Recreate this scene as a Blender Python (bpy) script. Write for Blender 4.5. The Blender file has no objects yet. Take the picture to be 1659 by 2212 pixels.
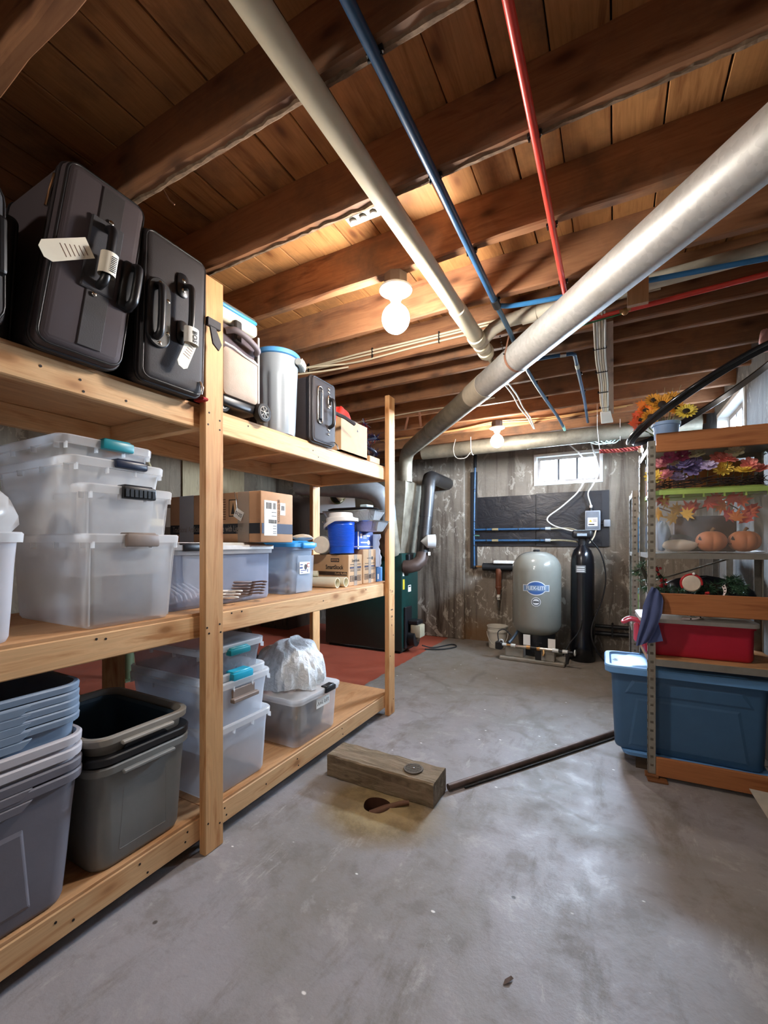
import bpy, bmesh, math, random
from mathutils import Vector, Matrix, Euler
random.seed(7)
SC = bpy.context.scene
COL = SC.collection
PI = math.pi

# ------------------------------------------------------------------ camera, world, light, exposure
cam_d = bpy.data.cameras.new('camera')
cam = bpy.data.objects.new('camera', cam_d)
COL.objects.link(cam)
SC.camera = cam
cam.location = (0, 0, 1.3)
cam.rotation_euler = (PI / 2, 0, math.atan(497.5 / 930.0))
cam_d.sensor_width = 36.0
cam_d.lens = 36.0 * 930.0 / 2212.0
cam_d.shift_y = 69.0 / 2212.0
cam_d.clip_start = 0.02

world = bpy.data.worlds.new('overcast_sky')
SC.world = world
world.use_nodes = True
wb = world.node_tree.nodes['Background']
wb.inputs[0].default_value = (0.70, 0.84, 1.0, 1)
wb.inputs[1].default_value = 900.0

BULB_STRENGTH = 320.0
BULB_COLOR = (1.0, 0.92, 0.84, 1)
def portal(name, loc, rot, sx, sy):
    # sampling guide only: marks the window openings, gives off no light of its own
    d = bpy.data.lights.new(name, 'AREA')
    d.shape = 'RECTANGLE'
    d.size, d.size_y = sx, sy
    d.cycles.is_portal = True
    o = bpy.data.objects.new(name, d)
    COL.objects.link(o)
    o.location = loc
    o.rotation_euler = rot
portal('window_portal', (-0.51, 5.98, 2.232), (-PI / 2, 0, 0), 0.78, 0.40)
portal('window_portal', (1.07, 4.29, 2.23), (PI / 2, 0, PI / 2), 0.92, 0.42)
vs = SC.view_settings
vs.view_transform = 'Standard'
vs.look = 'None'
vs.exposure = 0.2
vs.gamma = 1.0
vs.use_curve_mapping = False
try:
    SC.cycles.transparent_max_bounces = 24
    SC.cycles.max_bounces = 8
    SC.cycles.diffuse_bounces = 5
    SC.cycles.use_denoising = True
    SC.cycles.use_light_tree = False
    SC.cycles.adaptive_threshold = 0.1
    SC.cycles.sample_clamp_indirect = 6.0
except Exception:
    pass

# ------------------------------------------------------------------ small helpers
def lin(c):
    """sRGB 0-255 triple or hex -> linear rgba"""
    if isinstance(c, str):
        c = tuple(int(c[i:i + 2], 16) for i in (0, 2, 4))
    out = []
    for v in c[:3]:
        v /= 255.0
        out.append(v / 12.92 if v <= 0.04045 else ((v + 0.055) / 1.055) ** 2.4)
    return (*out, 1.0)

class Nodes:
    def __init__(self, name):
        self.m = bpy.data.materials.new(name)
        self.m.use_nodes = True
        self.t = self.m.node_tree
        self.bsdf = self.t.nodes['Principled BSDF']
        self.out = self.t.nodes['Material Output']
    def n(self, kind, ins=None, **attrs):
        nd = self.t.nodes.new('ShaderNode' + kind)
        for k, v in attrs.items():
            setattr(nd, k, v)
        for k, v in (ins or {}).items():
            self.set(nd, k, v)
        return nd
    def set(self, nd, k, v):
        s = nd.inputs[k]
        if isinstance(v, bpy.types.NodeSocket):
            self.t.links.new(v, s)
        else:
            s.default_value = v
    def coord(self, scale=(1, 1, 1), rand=0.0, which='Object', loc=(0, 0, 0)):
        tc = self.n('TexCoord')
        mp = self.n('Mapping', {'Vector': tc.outputs[which], 'Scale': scale, 'Location': loc})
        if rand:
            oi = self.n('ObjectInfo')
            mul = self.n('VectorMath', {0: oi.outputs['Random'], 1: (rand, rand * 1.7, rand * 2.3)}, operation='MULTIPLY')
            ad = self.n('VectorMath', {0: mp.outputs[0], 1: mul.outputs[0]}, operation='ADD')
            return ad.outputs[0]
        return mp.outputs[0]
    def noise(self, vec, scale=5, detail=4, rough=0.55, dist=0.0):
        return self.n('TexNoise', {'Vector': vec, 'Scale': scale, 'Detail': detail, 'Roughness': rough, 'Distortion': dist}).outputs['Fac']
    def ramp(self, fac, stops):
        r = self.n('ValToRGB', {'Fac': fac})
        el = r.color_ramp.elements
        while len(el) < len(stops):
            el.new(0.5)
        for e, (p, c) in zip(el, stops):
            e.position = p
            e.color = c if len(c) == 4 else (*c, 1)
        return r.outputs['Color']
    def mask(self, fac, a, b):
        return self.n('MapRange', {'Value': fac, 'From Min': a, 'From Max': b}, clamp=True).outputs[0]
    def math(self, op, a, b=0.0):
        return self.n('Math', {0: a, 1: b}, operation=op).outputs[0]
    def mix(self, fac, a, b, blend='MIX'):
        nd = self.n('Mix', data_type='RGBA', blend_type=blend)
        for i, v in ((0, fac), (6, a), (7, b)):
            if isinstance(v, bpy.types.NodeSocket):
                self.t.links.new(v, nd.inputs[i])
            else:
                nd.inputs[i].default_value = v
        return nd.outputs[2]
    def bump(self, h, strength=0.3, dist=0.01):
        b = self.n('Bump', {'Height': h, 'Strength': strength, 'Distance': dist})
        self.set(self.bsdf, 'Normal', b.outputs[0])
    def p(self, **kw):
        for k, v in kw.items():
            self.set(self.bsdf, {'color': 'Base Color', 'rough': 'Roughness', 'metal': 'Metallic', 'spec': 'Specular IOR Level',
                                 'coat': 'Coat Weight', 'sheen': 'Sheen Weight'}[k], v)
        return self.m

MATS = {}
def plain(name, color, rough=0.5, metal=0.0, spec=0.5, var=0.12, scale=14.0, bump=0.0, bscale=None, coat=0.0):
    """one colour with a little noise-driven variation and optional fine relief"""
    if name in MATS:
        return MATS[name]
    g = Nodes(name)
    c = lin(color)
    v = g.coord(rand=3.0)
    f = g.noise(v, scale, 4)
    lo = tuple(x * (1 - var) for x in c[:3])
    hi = tuple(min(1, x * (1 + var)) for x in c[:3])
    g.p(color=g.ramp(f, [(0.3, lo), (0.7, hi)]), rough=rough, metal=metal, spec=spec, coat=coat)
    if bump:
        g.bump(g.noise(v, bscale or scale * 6, 3), bump, 0.004)
    MATS[name] = g.m
    return g.m

def wood(name, light, dark, axis='y', rough=0.6, knots=True, grain=1.0, rand=5.0, dirt=None):
    if name in MATS:
        return MATS[name]
    g = Nodes(name)
    ai = 'xyz'.index(axis)
    sc = [11 * grain] * 3
    sc[ai] = 0.9
    v = g.coord(tuple(sc), rand)
    f = g.noise(v, 2.2, 6, 0.6, 0.8)
    fine_sc = [90 * grain] * 3
    fine_sc[ai] = 2.5
    fine = g.noise(g.coord(tuple(fine_sc), rand), 2.0, 3, 0.6)
    L, D = lin(light), lin(dark)
    col = g.ramp(f, [(0.30, D), (0.46, L), (0.56, tuple(x * 0.88 for x in L[:3])), (0.70, tuple(min(1, x * 1.10) for x in L[:3]))])
    col = g.mix(g.math('MULTIPLY', g.mask(fine, 0.45, 0.75), 0.35), col, D)
    oi = g.n('ObjectInfo')
    col = g.mix(g.math('MULTIPLY', oi.outputs['Random'], 0.30), col, tuple(x * 0.62 for x in L[:3]) + (1,))
    if knots:
        ks = [9.0] * 3
        ks[ai] = 4.2
        vo = g.n('TexVoronoi', {'Vector': g.coord(tuple(ks), rand), 'Scale': 1.0})
        k = g.mask(vo.outputs['Distance'], 0.16, 0.07)
        col = g.mix(k, col, tuple(x * 0.30 for x in D[:3]) + (1,))
        halo = g.math('MULTIPLY', g.mask(vo.outputs['Distance'], 0.34, 0.14), 0.6)
        col = g.mix(halo, col, D)
    if dirt:
        dn = g.noise(g.coord((1.3, 1.3, 1.3), rand), 2.4, 6, 0.65)
        col = g.mix(g.mask(dn, 0.50, 0.72), col, lin(dirt))
    g.p(color=col, rough=rough, spec=0.3)
    MATS[name] = g.m
    return g.m

def clear(name, tint, opacity, rough=0.25, trans=0.35):
    """cloudy see-through plastic: part milky surface, part clear"""
    if name in MATS:
        return MATS[name]
    g = Nodes(name)
    c = lin(tint)
    n = g.noise(g.coord((3, 3, 3), 4), 3, 4)
    g.p(color=c, rough=rough, spec=0.6)
    tl = g.n('BsdfTranslucent', {'Color': c})
    m1 = g.n('MixShader', {0: trans, 1: g.bsdf.outputs[0], 2: tl.outputs[0]})
    tr = g.n('BsdfTransparent', {'Color': tuple(0.75 + 0.25 * x for x in c[:3]) + (1,)})
    lw = g.n('LayerWeight', {'Blend': 0.35})
    fac = g.math('MULTIPLY', g.mask(n, 0.2, 0.8), 0.08)
    fac = g.math('ADD', fac, opacity - 0.04)
    fac = g.math('ADD', fac, g.math('MULTIPLY', lw.outputs['Facing'], 0.35))
    fac = g.n('Clamp', {'Value': fac}).outputs[0]
    m2 = g.n('MixShader', {0: fac, 1: tr.outputs[0], 2: m1.outputs[0]})
    g.t.links.new(m2.outputs[0], g.out.inputs[0])
    MATS[name] = g.m
    return g.m

def glow(name, color, strength):
    g = Nodes(name)
    e = g.n('Emission', {'Color': color, 'Strength': strength})
    g.t.links.new(e.outputs[0], g.out.inputs[0])
    return g.m

# ---- mesh builder
def rrect(hx, hy, r, n=4, cx=0.0, cy=0.0):
    r = max(1e-4, min(r, hx * 0.98, hy * 0.98))
    pts = []
    for (sx, sy, a0) in ((1, 1, 0), (-1, 1, PI / 2), (-1, -1, PI), (1, -1, 1.5 * PI)):
        for i in range(n + 1):
            a = a0 + i * PI / 2 / n
            pts.append((cx + sx * (hx - r) + r * math.cos(a), cy + sy * (hy - r) + r * math.sin(a)))
    return pts

class MB:
    def __init__(self):
        self.v, self.f = [], []
    def add(self, verts, faces, mat=None):
        o = len(self.v)
        if mat is not None:
            verts = [tuple(mat @ Vector(p)) for p in verts]
        self.v += [tuple(p) for p in verts]
        self.f += [tuple(i + o for i in f) for f in faces]
        return self
    def box(self, x0, x1, y0, y1, z0, z1, mat=None):
        v = [(x0, y0, z0), (x1, y0, z0), (x1, y1, z0), (x0, y1, z0), (x0, y0, z1), (x1, y0, z1), (x1, y1, z1), (x0, y1, z1)]
        return self.add(v, [(0, 3, 2, 1), (4, 5, 6, 7), (0, 1, 5, 4), (1, 2, 6, 5), (2, 3, 7, 6), (3, 0, 4, 7)], mat)
    def rbox(self, x0, x1, y0, y1, z0, z1, b=0.01, seg=2, mat=None):
        bm = bmesh.new()
        bmesh.ops.create_cube(bm, size=1.0)
        for v in bm.verts:
            v.co = Vector(((x0 + x1) / 2 + v.co.x * (x1 - x0), (y0 + y1) / 2 + v.co.y * (y1 - y0), (z0 + z1) / 2 + v.co.z * (z1 - z0)))
        bmesh.ops.bevel(bm, geom=list(bm.edges), offset=b, segments=seg, profile=0.5, affect='EDGES')
        bm.verts.index_update()
        self.add([v.co[:] for v in bm.verts], [[v.index for v in f.verts] for f in bm.faces], mat)
        bm.free()
        return self
    def loft(self, rings, cap0=True, cap1=True, closed=True, mat=None):
        n = len(rings[0])
        v = [p for r in rings for p in r]
        f = []
        for i in range(len(rings) - 1):
            for j in range(n if closed else n - 1):
                a, b = i * n + j, i * n + (j + 1) % n
                f.append((a, b, b + n, a + n))
        if cap0:
            f.append(tuple(reversed(range(n))))
        if cap1:
            f.append(tuple(range((len(rings) - 1) * n, len(rings) * n)))
        return self.add(v, f, mat)
    def rloft(self, levels, n=4, cap0=True, cap1=True, mat=None):
        rings = []
        for L in levels:
            z, hx, hy, r = L[:4]
            cx, cy = (L[4], L[5]) if len(L) > 4 else (0, 0)
            rings.append([(x, y, z) for x, y in rrect(hx, hy, r, n, cx, cy)])
        return self.loft(rings, cap0, cap1, True, mat)
    def lathe(self, prof, seg=28, cap0=True, cap1=True, mat=None):
        rings = [[(r * math.cos(2 * PI * k / seg), r * math.sin(2 * PI * k / seg), z) for k in range(seg)] for r, z in prof]
        return self.loft(rings, cap0, cap1, True, mat)
    def tube(self, path, r, seg=10, caps=True, loop=False):
        P = [Vector(p) for p in path]
        n = len(P)
        rad = r if isinstance(r, (list, tuple)) else [r] * n
        rings, up = [], None
        for i in range(n):
            if loop:
                t = (P[(i + 1) % n] - P[i - 1]).normalized()
            else:
                t = (P[min(i + 1, n - 1)] - P[max(i - 1, 0)]).normalized()
            if up is None:
                up = Vector((0, 0, 1)) if abs(t.z) < 0.9 else Vector((1, 0, 0))
            s = t.cross(up)
            if s.length < 1e-6:
                s = t.orthogonal()
            s.normalize()
            up = s.cross(t).normalized()
            rings.append([tuple(P[i] + rad[i] * (math.cos(2 * PI * k / seg) * s + math.sin(2 * PI * k / seg) * up)) for k in range(seg)])
        if loop:
            rings.append(rings[0])
        return self.loft(rings, caps and not loop, caps and not loop)
    def cyl(self, p0, p1, r, seg=20, r1=None):
        return self.tube([p0, p1], [r, r if r1 is None else r1], seg)
    def sphere(self, c, r, seg=16, rings=10, sq=(1, 1, 1)):
        prof = []
        for i in range(rings + 1):
            a = -PI / 2 + PI * i / rings
            prof.append((max(1e-4, math.cos(a)) * r, math.sin(a) * r))
        m = Matrix.Translation(c) @ Matrix.Diagonal((*sq, 1))
        return self.lathe(prof, seg, True, True, m)
    def quad(self, a, b, c, d):
        return self.add([a, b, c, d], [(0, 1, 2, 3)])
    def xform(self, m):
        self.v = [tuple(m @ Vector(p)) for p in self.v]
        return self
    def obj(self, name, mat, parent=None, smooth=None, bevel=0.0, loc=None, rot=None):
        me = bpy.data.meshes.new(name)
        me.from_pydata(self.v, [], self.f)
        bm = bmesh.new()
        bm.from_mesh(me)
        bmesh.ops.recalc_face_normals(bm, faces=bm.faces)
        if bevel:
            ed = [e for e in bm.edges if len(e.link_faces) == 2 and e.calc_face_angle(0) > 0.6]
            bmesh.ops.bevel(bm, geom=ed, offset=bevel, segments=1, affect='EDGES')
        bm.to_mesh(me)
        bm.free()
        if smooth is not None:
            for p in me.polygons:
                p.use_smooth = True
            me.set_sharp_from_angle(angle=math.radians(smooth))
        if mat is not None:
            me.materials.append(mat)
        o = bpy.data.objects.new(name, me)
        COL.objects.link(o)
        if parent is not None:
            o.parent = parent
        if loc is not None:
            o.location = loc
        if rot is not None:
            o.rotation_euler = rot
        return o

def tag(o, label=None, cat=None, group=None, kind=None):
    for k, v in (('label', label), ('category', cat), ('group', group), ('kind', kind)):
        if v:
            o[k] = v
    return o
def thing(name, label, cat, loc=(0, 0, 0), rz=0.0, group=None, rot=None):
    o = bpy.data.objects.new(name, None)
    o.empty_display_size = 0.05
    COL.objects.link(o)
    o.location = loc
    o.rotation_euler = rot if rot else (0, 0, rz)
    return tag(o, label, cat, group)
def share(src, parent, loc=None, rot=None, scale=None):
    o = src.copy()
    COL.objects.link(o)
    o.parent = parent
    if loc is not None:
        o.location = loc
    if rot is not None:
        o.rotation_euler = rot
    if scale is not None:
        o.scale = scale
    return o
def arc(c, r, a0, a1, n, plane='xz', z=0.0):
    out = []
    for i in range(n + 1):
        a = a0 + (a1 - a0) * i / n
        x, y = r * math.cos(a), r * math.sin(a)
        if plane == 'xz':
            out.append((c[0] + x, c[1], c[2] + y))
        elif plane == 'yz':
            out.append((c[0], c[1] + x, c[2] + y))
        else:
            out.append((c[0] + x, c[1] + y, c[2]))
    return out
def curve(pts, n=8):
    """Catmull-Rom through the points"""
    P = [Vector(p) for p in pts]
    P = [P[0] * 2 - P[1]] + P + [P[-1] * 2 - P[-2]]
    out = []
    for i in range(1, len(P) - 2):
        for k in range(n):
            t = k / n
            a, b, c, d = P[i - 1], P[i], P[i + 1], P[i + 2]
            out.append(tuple(0.5 * ((2 * b) + (c - a) * t + (2 * a - 5 * b + 4 * c - d) * t * t + (3 * b - a - 3 * c + d) * t ** 3)))
    out.append(tuple(P[-2]))
    return out
_tmp = {}
def text(body, size, mat, parent, loc, rot, name='lettering', align='CENTER', sx=1.0, bold=0.0):
    cu = bpy.data.curves.new('text', 'FONT')
    cu.body = body
    cu.size = size
    cu.align_x = align
    cu.align_y = 'CENTER'
    cu.extrude = 0.0004
    cu.offset = bold
    cu.resolution_u = 3
    t = bpy.data.objects.new('text', cu)
    COL.objects.link(t)
    dg = bpy.context.evaluated_depsgraph_get()
    me = bpy.data.meshes.new_from_object(t.evaluated_get(dg))
    bpy.data.objects.remove(t)
    bpy.data.curves.remove(cu)
    me.materials.clear()
    me.materials.append(mat)
    o = bpy.data.objects.new(name, me)
    COL.objects.link(o)
    o.parent = parent
    o.location = loc
    o.rotation_euler = rot
    o.scale = (sx, 1, 1)
    return o
RX = (PI / 2, 0, PI / 2)      # lettering on a face that looks along +X
RY = (PI / 2, 0, 0)           # lettering on a face that looks along -Y

# ------------------------------------------------------------------ setting: materials
X_L, X_R, Y_F, Y_B, Z_J, Z_S = -5.2, 0.81, -2.4, 5.72, 2.51, 2.70

def floor_mat():
    g = Nodes('concrete_floor')
    v = g.coord()
    sep = g.n('SeparateXYZ', {0: v})
    x, y = sep.outputs[0], sep.outputs[1]
    big = g.noise(v, 1.1, 7, 0.62, 0.6)
    mid = g.noise(v, 4.5, 8, 0.70, 0.25)
    fine = g.noise(v, 45, 6, 0.7)
    col = g.ramp(big, [(0.25, lin('787269')), (0.45, lin('8e8a88')), (0.55, lin('989496')), (0.75, lin('a5a1a3'))])
    col = g.mix(g.math('MULTIPLY', g.mask(mid, 0.52, 0.62), 0.5), col, lin('746e68'))
    col = g.mix(g.math('MULTIPLY', g.mask(mid, 0.44, 0.36), 0.5), col, lin('b0acaa'))
    # pale scaled streaks running along the aisle
    st = g.noise(g.coord((5.0, 1.6, 1)), 1.7, 10, 0.8, 0.3)
    col = g.mix(g.math('MULTIPLY', g.mask(st, 0.58, 0.66), 0.42), col, lin('c4bfbb'))
    st2 = g.noise(g.coord((3.4, 1.0, 1), loc=(4, 2, 0)), 1.5, 8, 0.7, 0.3)
    col = g.mix(g.math('MULTIPLY', g.mask(st2, 0.55, 0.66), 0.65), col, lin('6f6860'))
    col = g.mix(g.math('MULTIPLY', g.mask(fine, 0.55, 0.8), 0.25), col, lin('7d7873'))
    # browner concrete towards the far wall
    far = g.math('MULTIPLY', g.mask(g.math('ADD', y, g.math('MULTIPLY', big, 1.6)), 3.6, 4.9), 0.7)
    col = g.mix(far, col, lin('7a6f60'))
    # hair cracks
    wob = g.n('VectorMath', {0: v, 1: g.n('VectorMath', {0: g.n('TexNoise', {'Vector': v, 'Scale': 2.5, 'Detail': 6.0}).outputs['Color'], 1: (0.55, 0.55, 0)}, operation='MULTIPLY').outputs[0]}, operation='ADD').outputs[0]
    vo = g.n('TexVoronoi', {'Vector': wob, 'Scale': 1.15}, feature='DISTANCE_TO_EDGE')
    ck = g.math('MULTIPLY', g.mask(vo.outputs['Distance'], 0.035, 0.008), g.mask(g.noise(v, 1.6, 2), 0.44, 0.56))
    ck = g.math('MULTIPLY', ck, g.mask(y, 1.6, 2.4))
    col = g.mix(g.math('MULTIPLY', ck, 0.65), col, lin('6d665e'))
    # white chips and dark specks
    ch = g.n('TexVoronoi', {'Vector': g.coord((1, 1.6, 1)), 'Scale': 9.0})
    chm = g.math('MULTIPLY', g.mask(ch.outputs['Distance'], 0.085, 0.05), g.mask(g.n('SeparateColor', {0: ch.outputs['Color']}).outputs[0], 0.80, 0.84))
    col = g.mix(chm, col, lin('f0eeec'))
    dk = g.n('TexVoronoi', {'Vector': g.coord(loc=(3.3, 1.7, 0)), 'Scale': 6.0})
    dkm = g.math('MULTIPLY', g.mask(dk.outputs['Distance'], 0.06, 0.035), g.mask(g.n('SeparateColor', {0: dk.outputs['Color']}).outputs[1], 0.72, 0.76))
    col = g.mix(dkm, col, lin('55504c'))
    # rusty water stain at the open drain, with the timber's shadow painted in
    dx = g.math('ADD', x, 1.02)
    dy = g.math('ADD', y, -1.86)
    rr = g.math('SQRT', g.math('ADD', g.math('MULTIPLY', dx, dx), g.math('MULTIPLY', g.math('MULTIPLY', dy, dy), 1.3)))
    rr = g.math('ADD', rr, g.math('MULTIPLY', mid, 0.32))
    sm = g.math('MULTIPLY', g.mask(rr, 0.52, 0.36), 0.85)
    col = g.mix(sm, col, g.mix(g.mask(mid, 0.40, 0.60), lin('6f5a30'), lin('a08a5c')))
    # terracotta floor paint around the boiler and behind the shelving
    e = g.math('MULTIPLY', g.noise(v, 14, 5), 0.06)
    red = g.math('MULTIPLY', g.mask(g.math('ADD', x, e), -1.995, -2.005), g.mask(y, 1.6, 1.61))
    col = g.mix(red, col, g.mix(g.mask(mid, 0.35, 0.7), lin('9c4a36'), lin('b05d46')))
    g.p(color=col, rough=g.ramp(mid, [(0.3, (0.42,) * 3), (0.7, (0.68,) * 3)]), spec=0.35)
    g.bump(g.noise(v, 30, 3, 0.7), 0.22, 0.008)
    return g.m

def wall_mat(name, base, pale, dark, streak=0.5, back=False):
    g = Nodes(name)
    v = g.coord()
    sep = g.n('SeparateXYZ', {0: v})
    x, z = sep.outputs[0], sep.outputs[2]
    big = g.noise(v, 1.5, 6, 0.6, 0.4)
    fine = g.noise(v, 30, 5, 0.65)
    col = g.ramp(big, [(0.28, tuple(c * 0.72 for c in lin(base)[:3])), (0.5, lin(base)), (0.75, tuple(c * 1.2 for c in lin(base)[:3]))])
    # vertical runs of damp
    run = g.noise(g.coord((9, 9, 0.55)), 1.3, 7, 0.65, 0.6)
    rm = g.math('MULTIPLY', g.mask(run, 0.50, 0.66), streak)
    if back:
        band = g.math('MULTIPLY', g.mask(x, -2.75, -2.35), g.mask(x, -1.72, -2.02))
        band = g.math('MULTIPLY', band, g.mask(z, 2.05, 1.7))
        rm = g.math('ADD', rm, g.math('MULTIPLY', band, 0.45))
        rm = g.math('MULTIPLY', rm, g.mask(run, 0.34, 0.52))
    col = g.mix(g.n('Clamp', {'Value': rm}).outputs[0], col, lin(dark))
    # flaked paint showing pale patches
    fl = g.noise(g.coord((4.5, 4.5, 2.6)), 2.0, 9, 0.72, 1.0)
    fm = g.mask(fl, 0.55, 0.58)
    zz = g.mask(g.noise(v, 1.1, 2), 0.42, 0.56)
    col = g.mix(g.math('MULTIPLY', g.math('MULTIPLY', fm, zz), 0.75), col, lin(pale))
    if back:
        rust = g.math('MULTIPLY', g.mask(g.math('ADD', z, g.math('MULTIPLY', big, 0.35)), 0.52, 0.30), g.math('MULTIPLY', g.mask(x, -1.86, -1.80), g.mask(x, -1.2, -1.5)))
        col = g.mix(g.math('MULTIPLY', rust, 0.7), col, lin('7d5a34'))
    g.p(color=col, rough=0.85, spec=0.2)
    g.bump(g.noise(v, 14, 3, 0.7), 0.4, 0.014)
    return g.m

M_floor = floor_mat()
M_wall_b = wall_mat('stained_concrete', '82776a', 'b9b0a1', '382c23', 0.55, True)
M_wall_s = wall_mat('grey_concrete', '8b857b', 'aaa498', '5d564d', 0.4)
M_pine_x = wood('pine_x', 'e3b684', 'b97f4c', 'x')
M_pine_y = wood('pine_y', 'e3b684', 'bb8250', 'y')
M_pine_z = wood('pine_z', 'dba873', 'b1733f', 'z')
M_ply = wood('plywood', 'd3a172', 'a8703f', 'y', knots=False, grain=0.5)
M_joist = wood('joist_wood', 'a07251', '694430', 'x', dirt='6a5444', grain=0.6)
M_board = wood('subfloor_wood', 'b98553', '7c4d2b', 'y', dirt='74553c', grain=0.8)
M_orange = wood('stained_plank', 'bb7a4c', '8d5330', 'x', knots=False)
M_white_paint = plain('white_paint', 'dcdcd8', 0.5)
M_dark = plain('dark_gap', '1a1512', 0.9)

# ------------------------------------------------------------------ floor with the open drain
HX, HY, HR = -1.042, 1.872, 0.068
f = MB()
seg = 32
sq = []
for k in range(seg):
    a = 2 * PI * k / seg
    c, s = math.cos(a), math.sin(a)
    m = max(abs(c), abs(s))
    sq.append((HX + 0.25 * c / m, HY + 0.25 * s / m, 0.0))
ci = [(HX + HR * (1 + 0.06 * math.sin(3 * a)) * math.cos(a), HY + HR * (1 + 0.06 * math.cos(2 * a)) * math.sin(a), 0.0) for a in (2 * PI * k / seg for k in range(seg))]
f.loft([sq, ci], False, False)
x0, x1, y0, y1 = HX - 0.25, HX + 0.25, HY - 0.25, HY + 0.25
for (a, b, c, d) in ((X_L, X_R, Y_F, y0), (X_L, X_R, y1, Y_B), (X_L, x0, y0, y1), (x1, X_R, y0, y1)):
    f.quad((a, c, 0), (b, c, 0), (b, d, 0), (a, d, 0))
floor = tag(f.obj('floor', M_floor), kind='structure')
pit = MB()
pit.loft([ci, [(x, y, -0.09) for x, y, z in ci], [(HX, HY, -0.10)] * seg], False, False)
pit.obj('drain_pit', plain('rusty_pit', '4a2c1c', 0.8, bump=0.3), floor)

# ------------------------------------------------------------------ walls (openings for the two windows)
def wall_y(name, mat, y0, y1, hole=None):
    m = MB()
    if hole:
        a, b, c, d = hole
        m.box(X_L - 0.25, a, y0, y1, 0, Z_S).box(b, X_R + 0.25, y0, y1, 0, Z_S).box(a, b, y0, y1, 0, c).box(a, b, y0, y1, d, Z_S)
    else:
        m.box(X_L - 0.25, X_R + 0.25, y0, y1, 0, Z_S)
    return tag(m.obj(name, mat), kind='structure')
def wall_x(name, mat, x0, x1, hole=None):
    m = MB()
    if hole:
        a, b, c, d = hole
        m.box(x0, x1, Y_F, a, 0, Z_S).box(x0, x1, b, Y_B, 0, Z_S).box(x0, x1, a, b, 0, c).box(x0, x1, a, b, d, Z_S)
    else:
        m.box(x0, x1, Y_F, Y_B, 0, Z_S)
    return tag(m.obj(name, mat), kind='structure')
W1 = (-0.90, -0.12, 2.035, 2.43)
W2 = (3.83, 4.75, 2.02, 2.44)
wall_y('wall_back', M_wall_b, Y_B, Y_B + 0.25, W1)
wall_y('wall_front', M_wall_s, Y_F - 0.25, Y_F)
wall_x('wall_left', wall_mat('tan_concrete', '7f7261', '9a8d79', '4e4336', 0.5), X_L - 0.25, X_L)
wall_x('wall_right', wall_mat('cool_concrete', '6c6a67', '8b8984', '45423e', 0.6), X_R, X_R + 0.25, W2)

# poured-wall buttress where the chimney meets the back wall, with a vertical form joint
tr = MB()
tr.rbox(-2.75, -1.80, Y_B - 0.045, Y_B + 0.01, 0, Z_J, 0.008, 1)
tag(tr.obj('trim_1', M_wall_b), kind='structure')

M_pane = clear('hazy_pane', 'e6f2ff', 0.14, 0.2, 0.5)
M_sheet = clear('plastic_sheet', 'eef6ff', 0.20, 0.3, 0.6)
def window(name, size, depth, npanes, loc, rz, bars=False):
    """local x = width, local -y looks into the room"""
    w, h = size
    o = bpy.data.objects.new(name, None)
    COL.objects.link(o)
    o.location = loc
    o.rotation_euler = (0, 0, rz)
    o['kind'] = 'structure'
    fr = MB()
    t = 0.035
    fr.box(-w / 2, w / 2, -0.012, depth, h - t, h).box(-w / 2, w / 2, -0.012, depth, 0, t)
    fr.box(-w / 2, -w / 2 + t, -0.012, depth, t, h - t).box(w / 2 - t, w / 2, -0.012, depth, t, h - t)
    fr.obj('window_frame', M_white_paint, o, bevel=0.003)
    s = MB()
    a, b = w / 2 - t, 0.036
    ysh = depth * 0.45
    s.box(-a, a, ysh, ysh + 0.03, h - t - b, h - t).box(-a, a, ysh, ysh + 0.03, t, t + b)
    s.box(-a, -a + b, ysh, ysh + 0.03, t + b, h - t - b).box(a - b, a, ysh, ysh + 0.03, t + b, h - t - b)
    s.obj('sash', plain('weathered_sash', '9a8f88', 0.6), o)
    iw = 2 * (a - b)
    for k in range(npanes):
        xa = -iw / 2 + iw * k / npanes + 0.004
        xb = -iw / 2 + iw * (k + 1) / npanes - 0.004
        MB().box(xa, xb, ysh + 0.012, ysh + 0.016, t + b, h - t - b).obj('pane', M_pane, o)
        if k:
            MB().box(xa - 0.018, xa + 0.010, ysh + 0.002, ysh + 0.026, t + b, h - t - b).obj('muntin', plain('dark_muntin', '3e3d40', 0.6), o)
    # crumpled plastic film behind the glass
    pl = MB()
    nx, nz = 26, 12
    for i in range(nx + 1):
        for j in range(nz + 1):
            pl.v.append((-iw / 2 + iw * i / nx, ysh + 0.045 + 0.012 * math.sin(i * 1.7 + j * 0.9) * math.sin(j * 1.3 + i * 0.4), t + b + (h - 2 * t - 2 * b) * j / nz))
    for i in range(nx):
        for j in range(nz):
            q = i * (nz + 1) + j
            pl.f.append((q, q + 1, q + nz + 2, q + nz + 1))
    pl.obj('plastic_film', M_sheet, o, smooth=60)
    return o
window('window_1', (W1[1] - W1[0], W1[3] - W1[2]), 0.16, 3, ((W1[0] + W1[1]) / 2, Y_B, W1[2]), 0)
window('window_2', (W2[1] - W2[0], W2[3] - W2[2]), 0.16, 4, (X_R, (W2[0] + W2[1]) / 2, W2[2]), -PI / 2)

M_earth = plain('earth', '6f6a58', 0.95)
tag(MB().box(X_L - 4, X_R + 5, Y_B + 0.26, Y_B + 6, 1.80, 1.94).obj('ground', M_earth), kind='structure')
tag(MB().box(X_R + 0.26, X_R + 5, Y_F - 3, Y_B + 0.25, 1.80, 1.94).obj('ground', M_earth), kind='structure')

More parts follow.
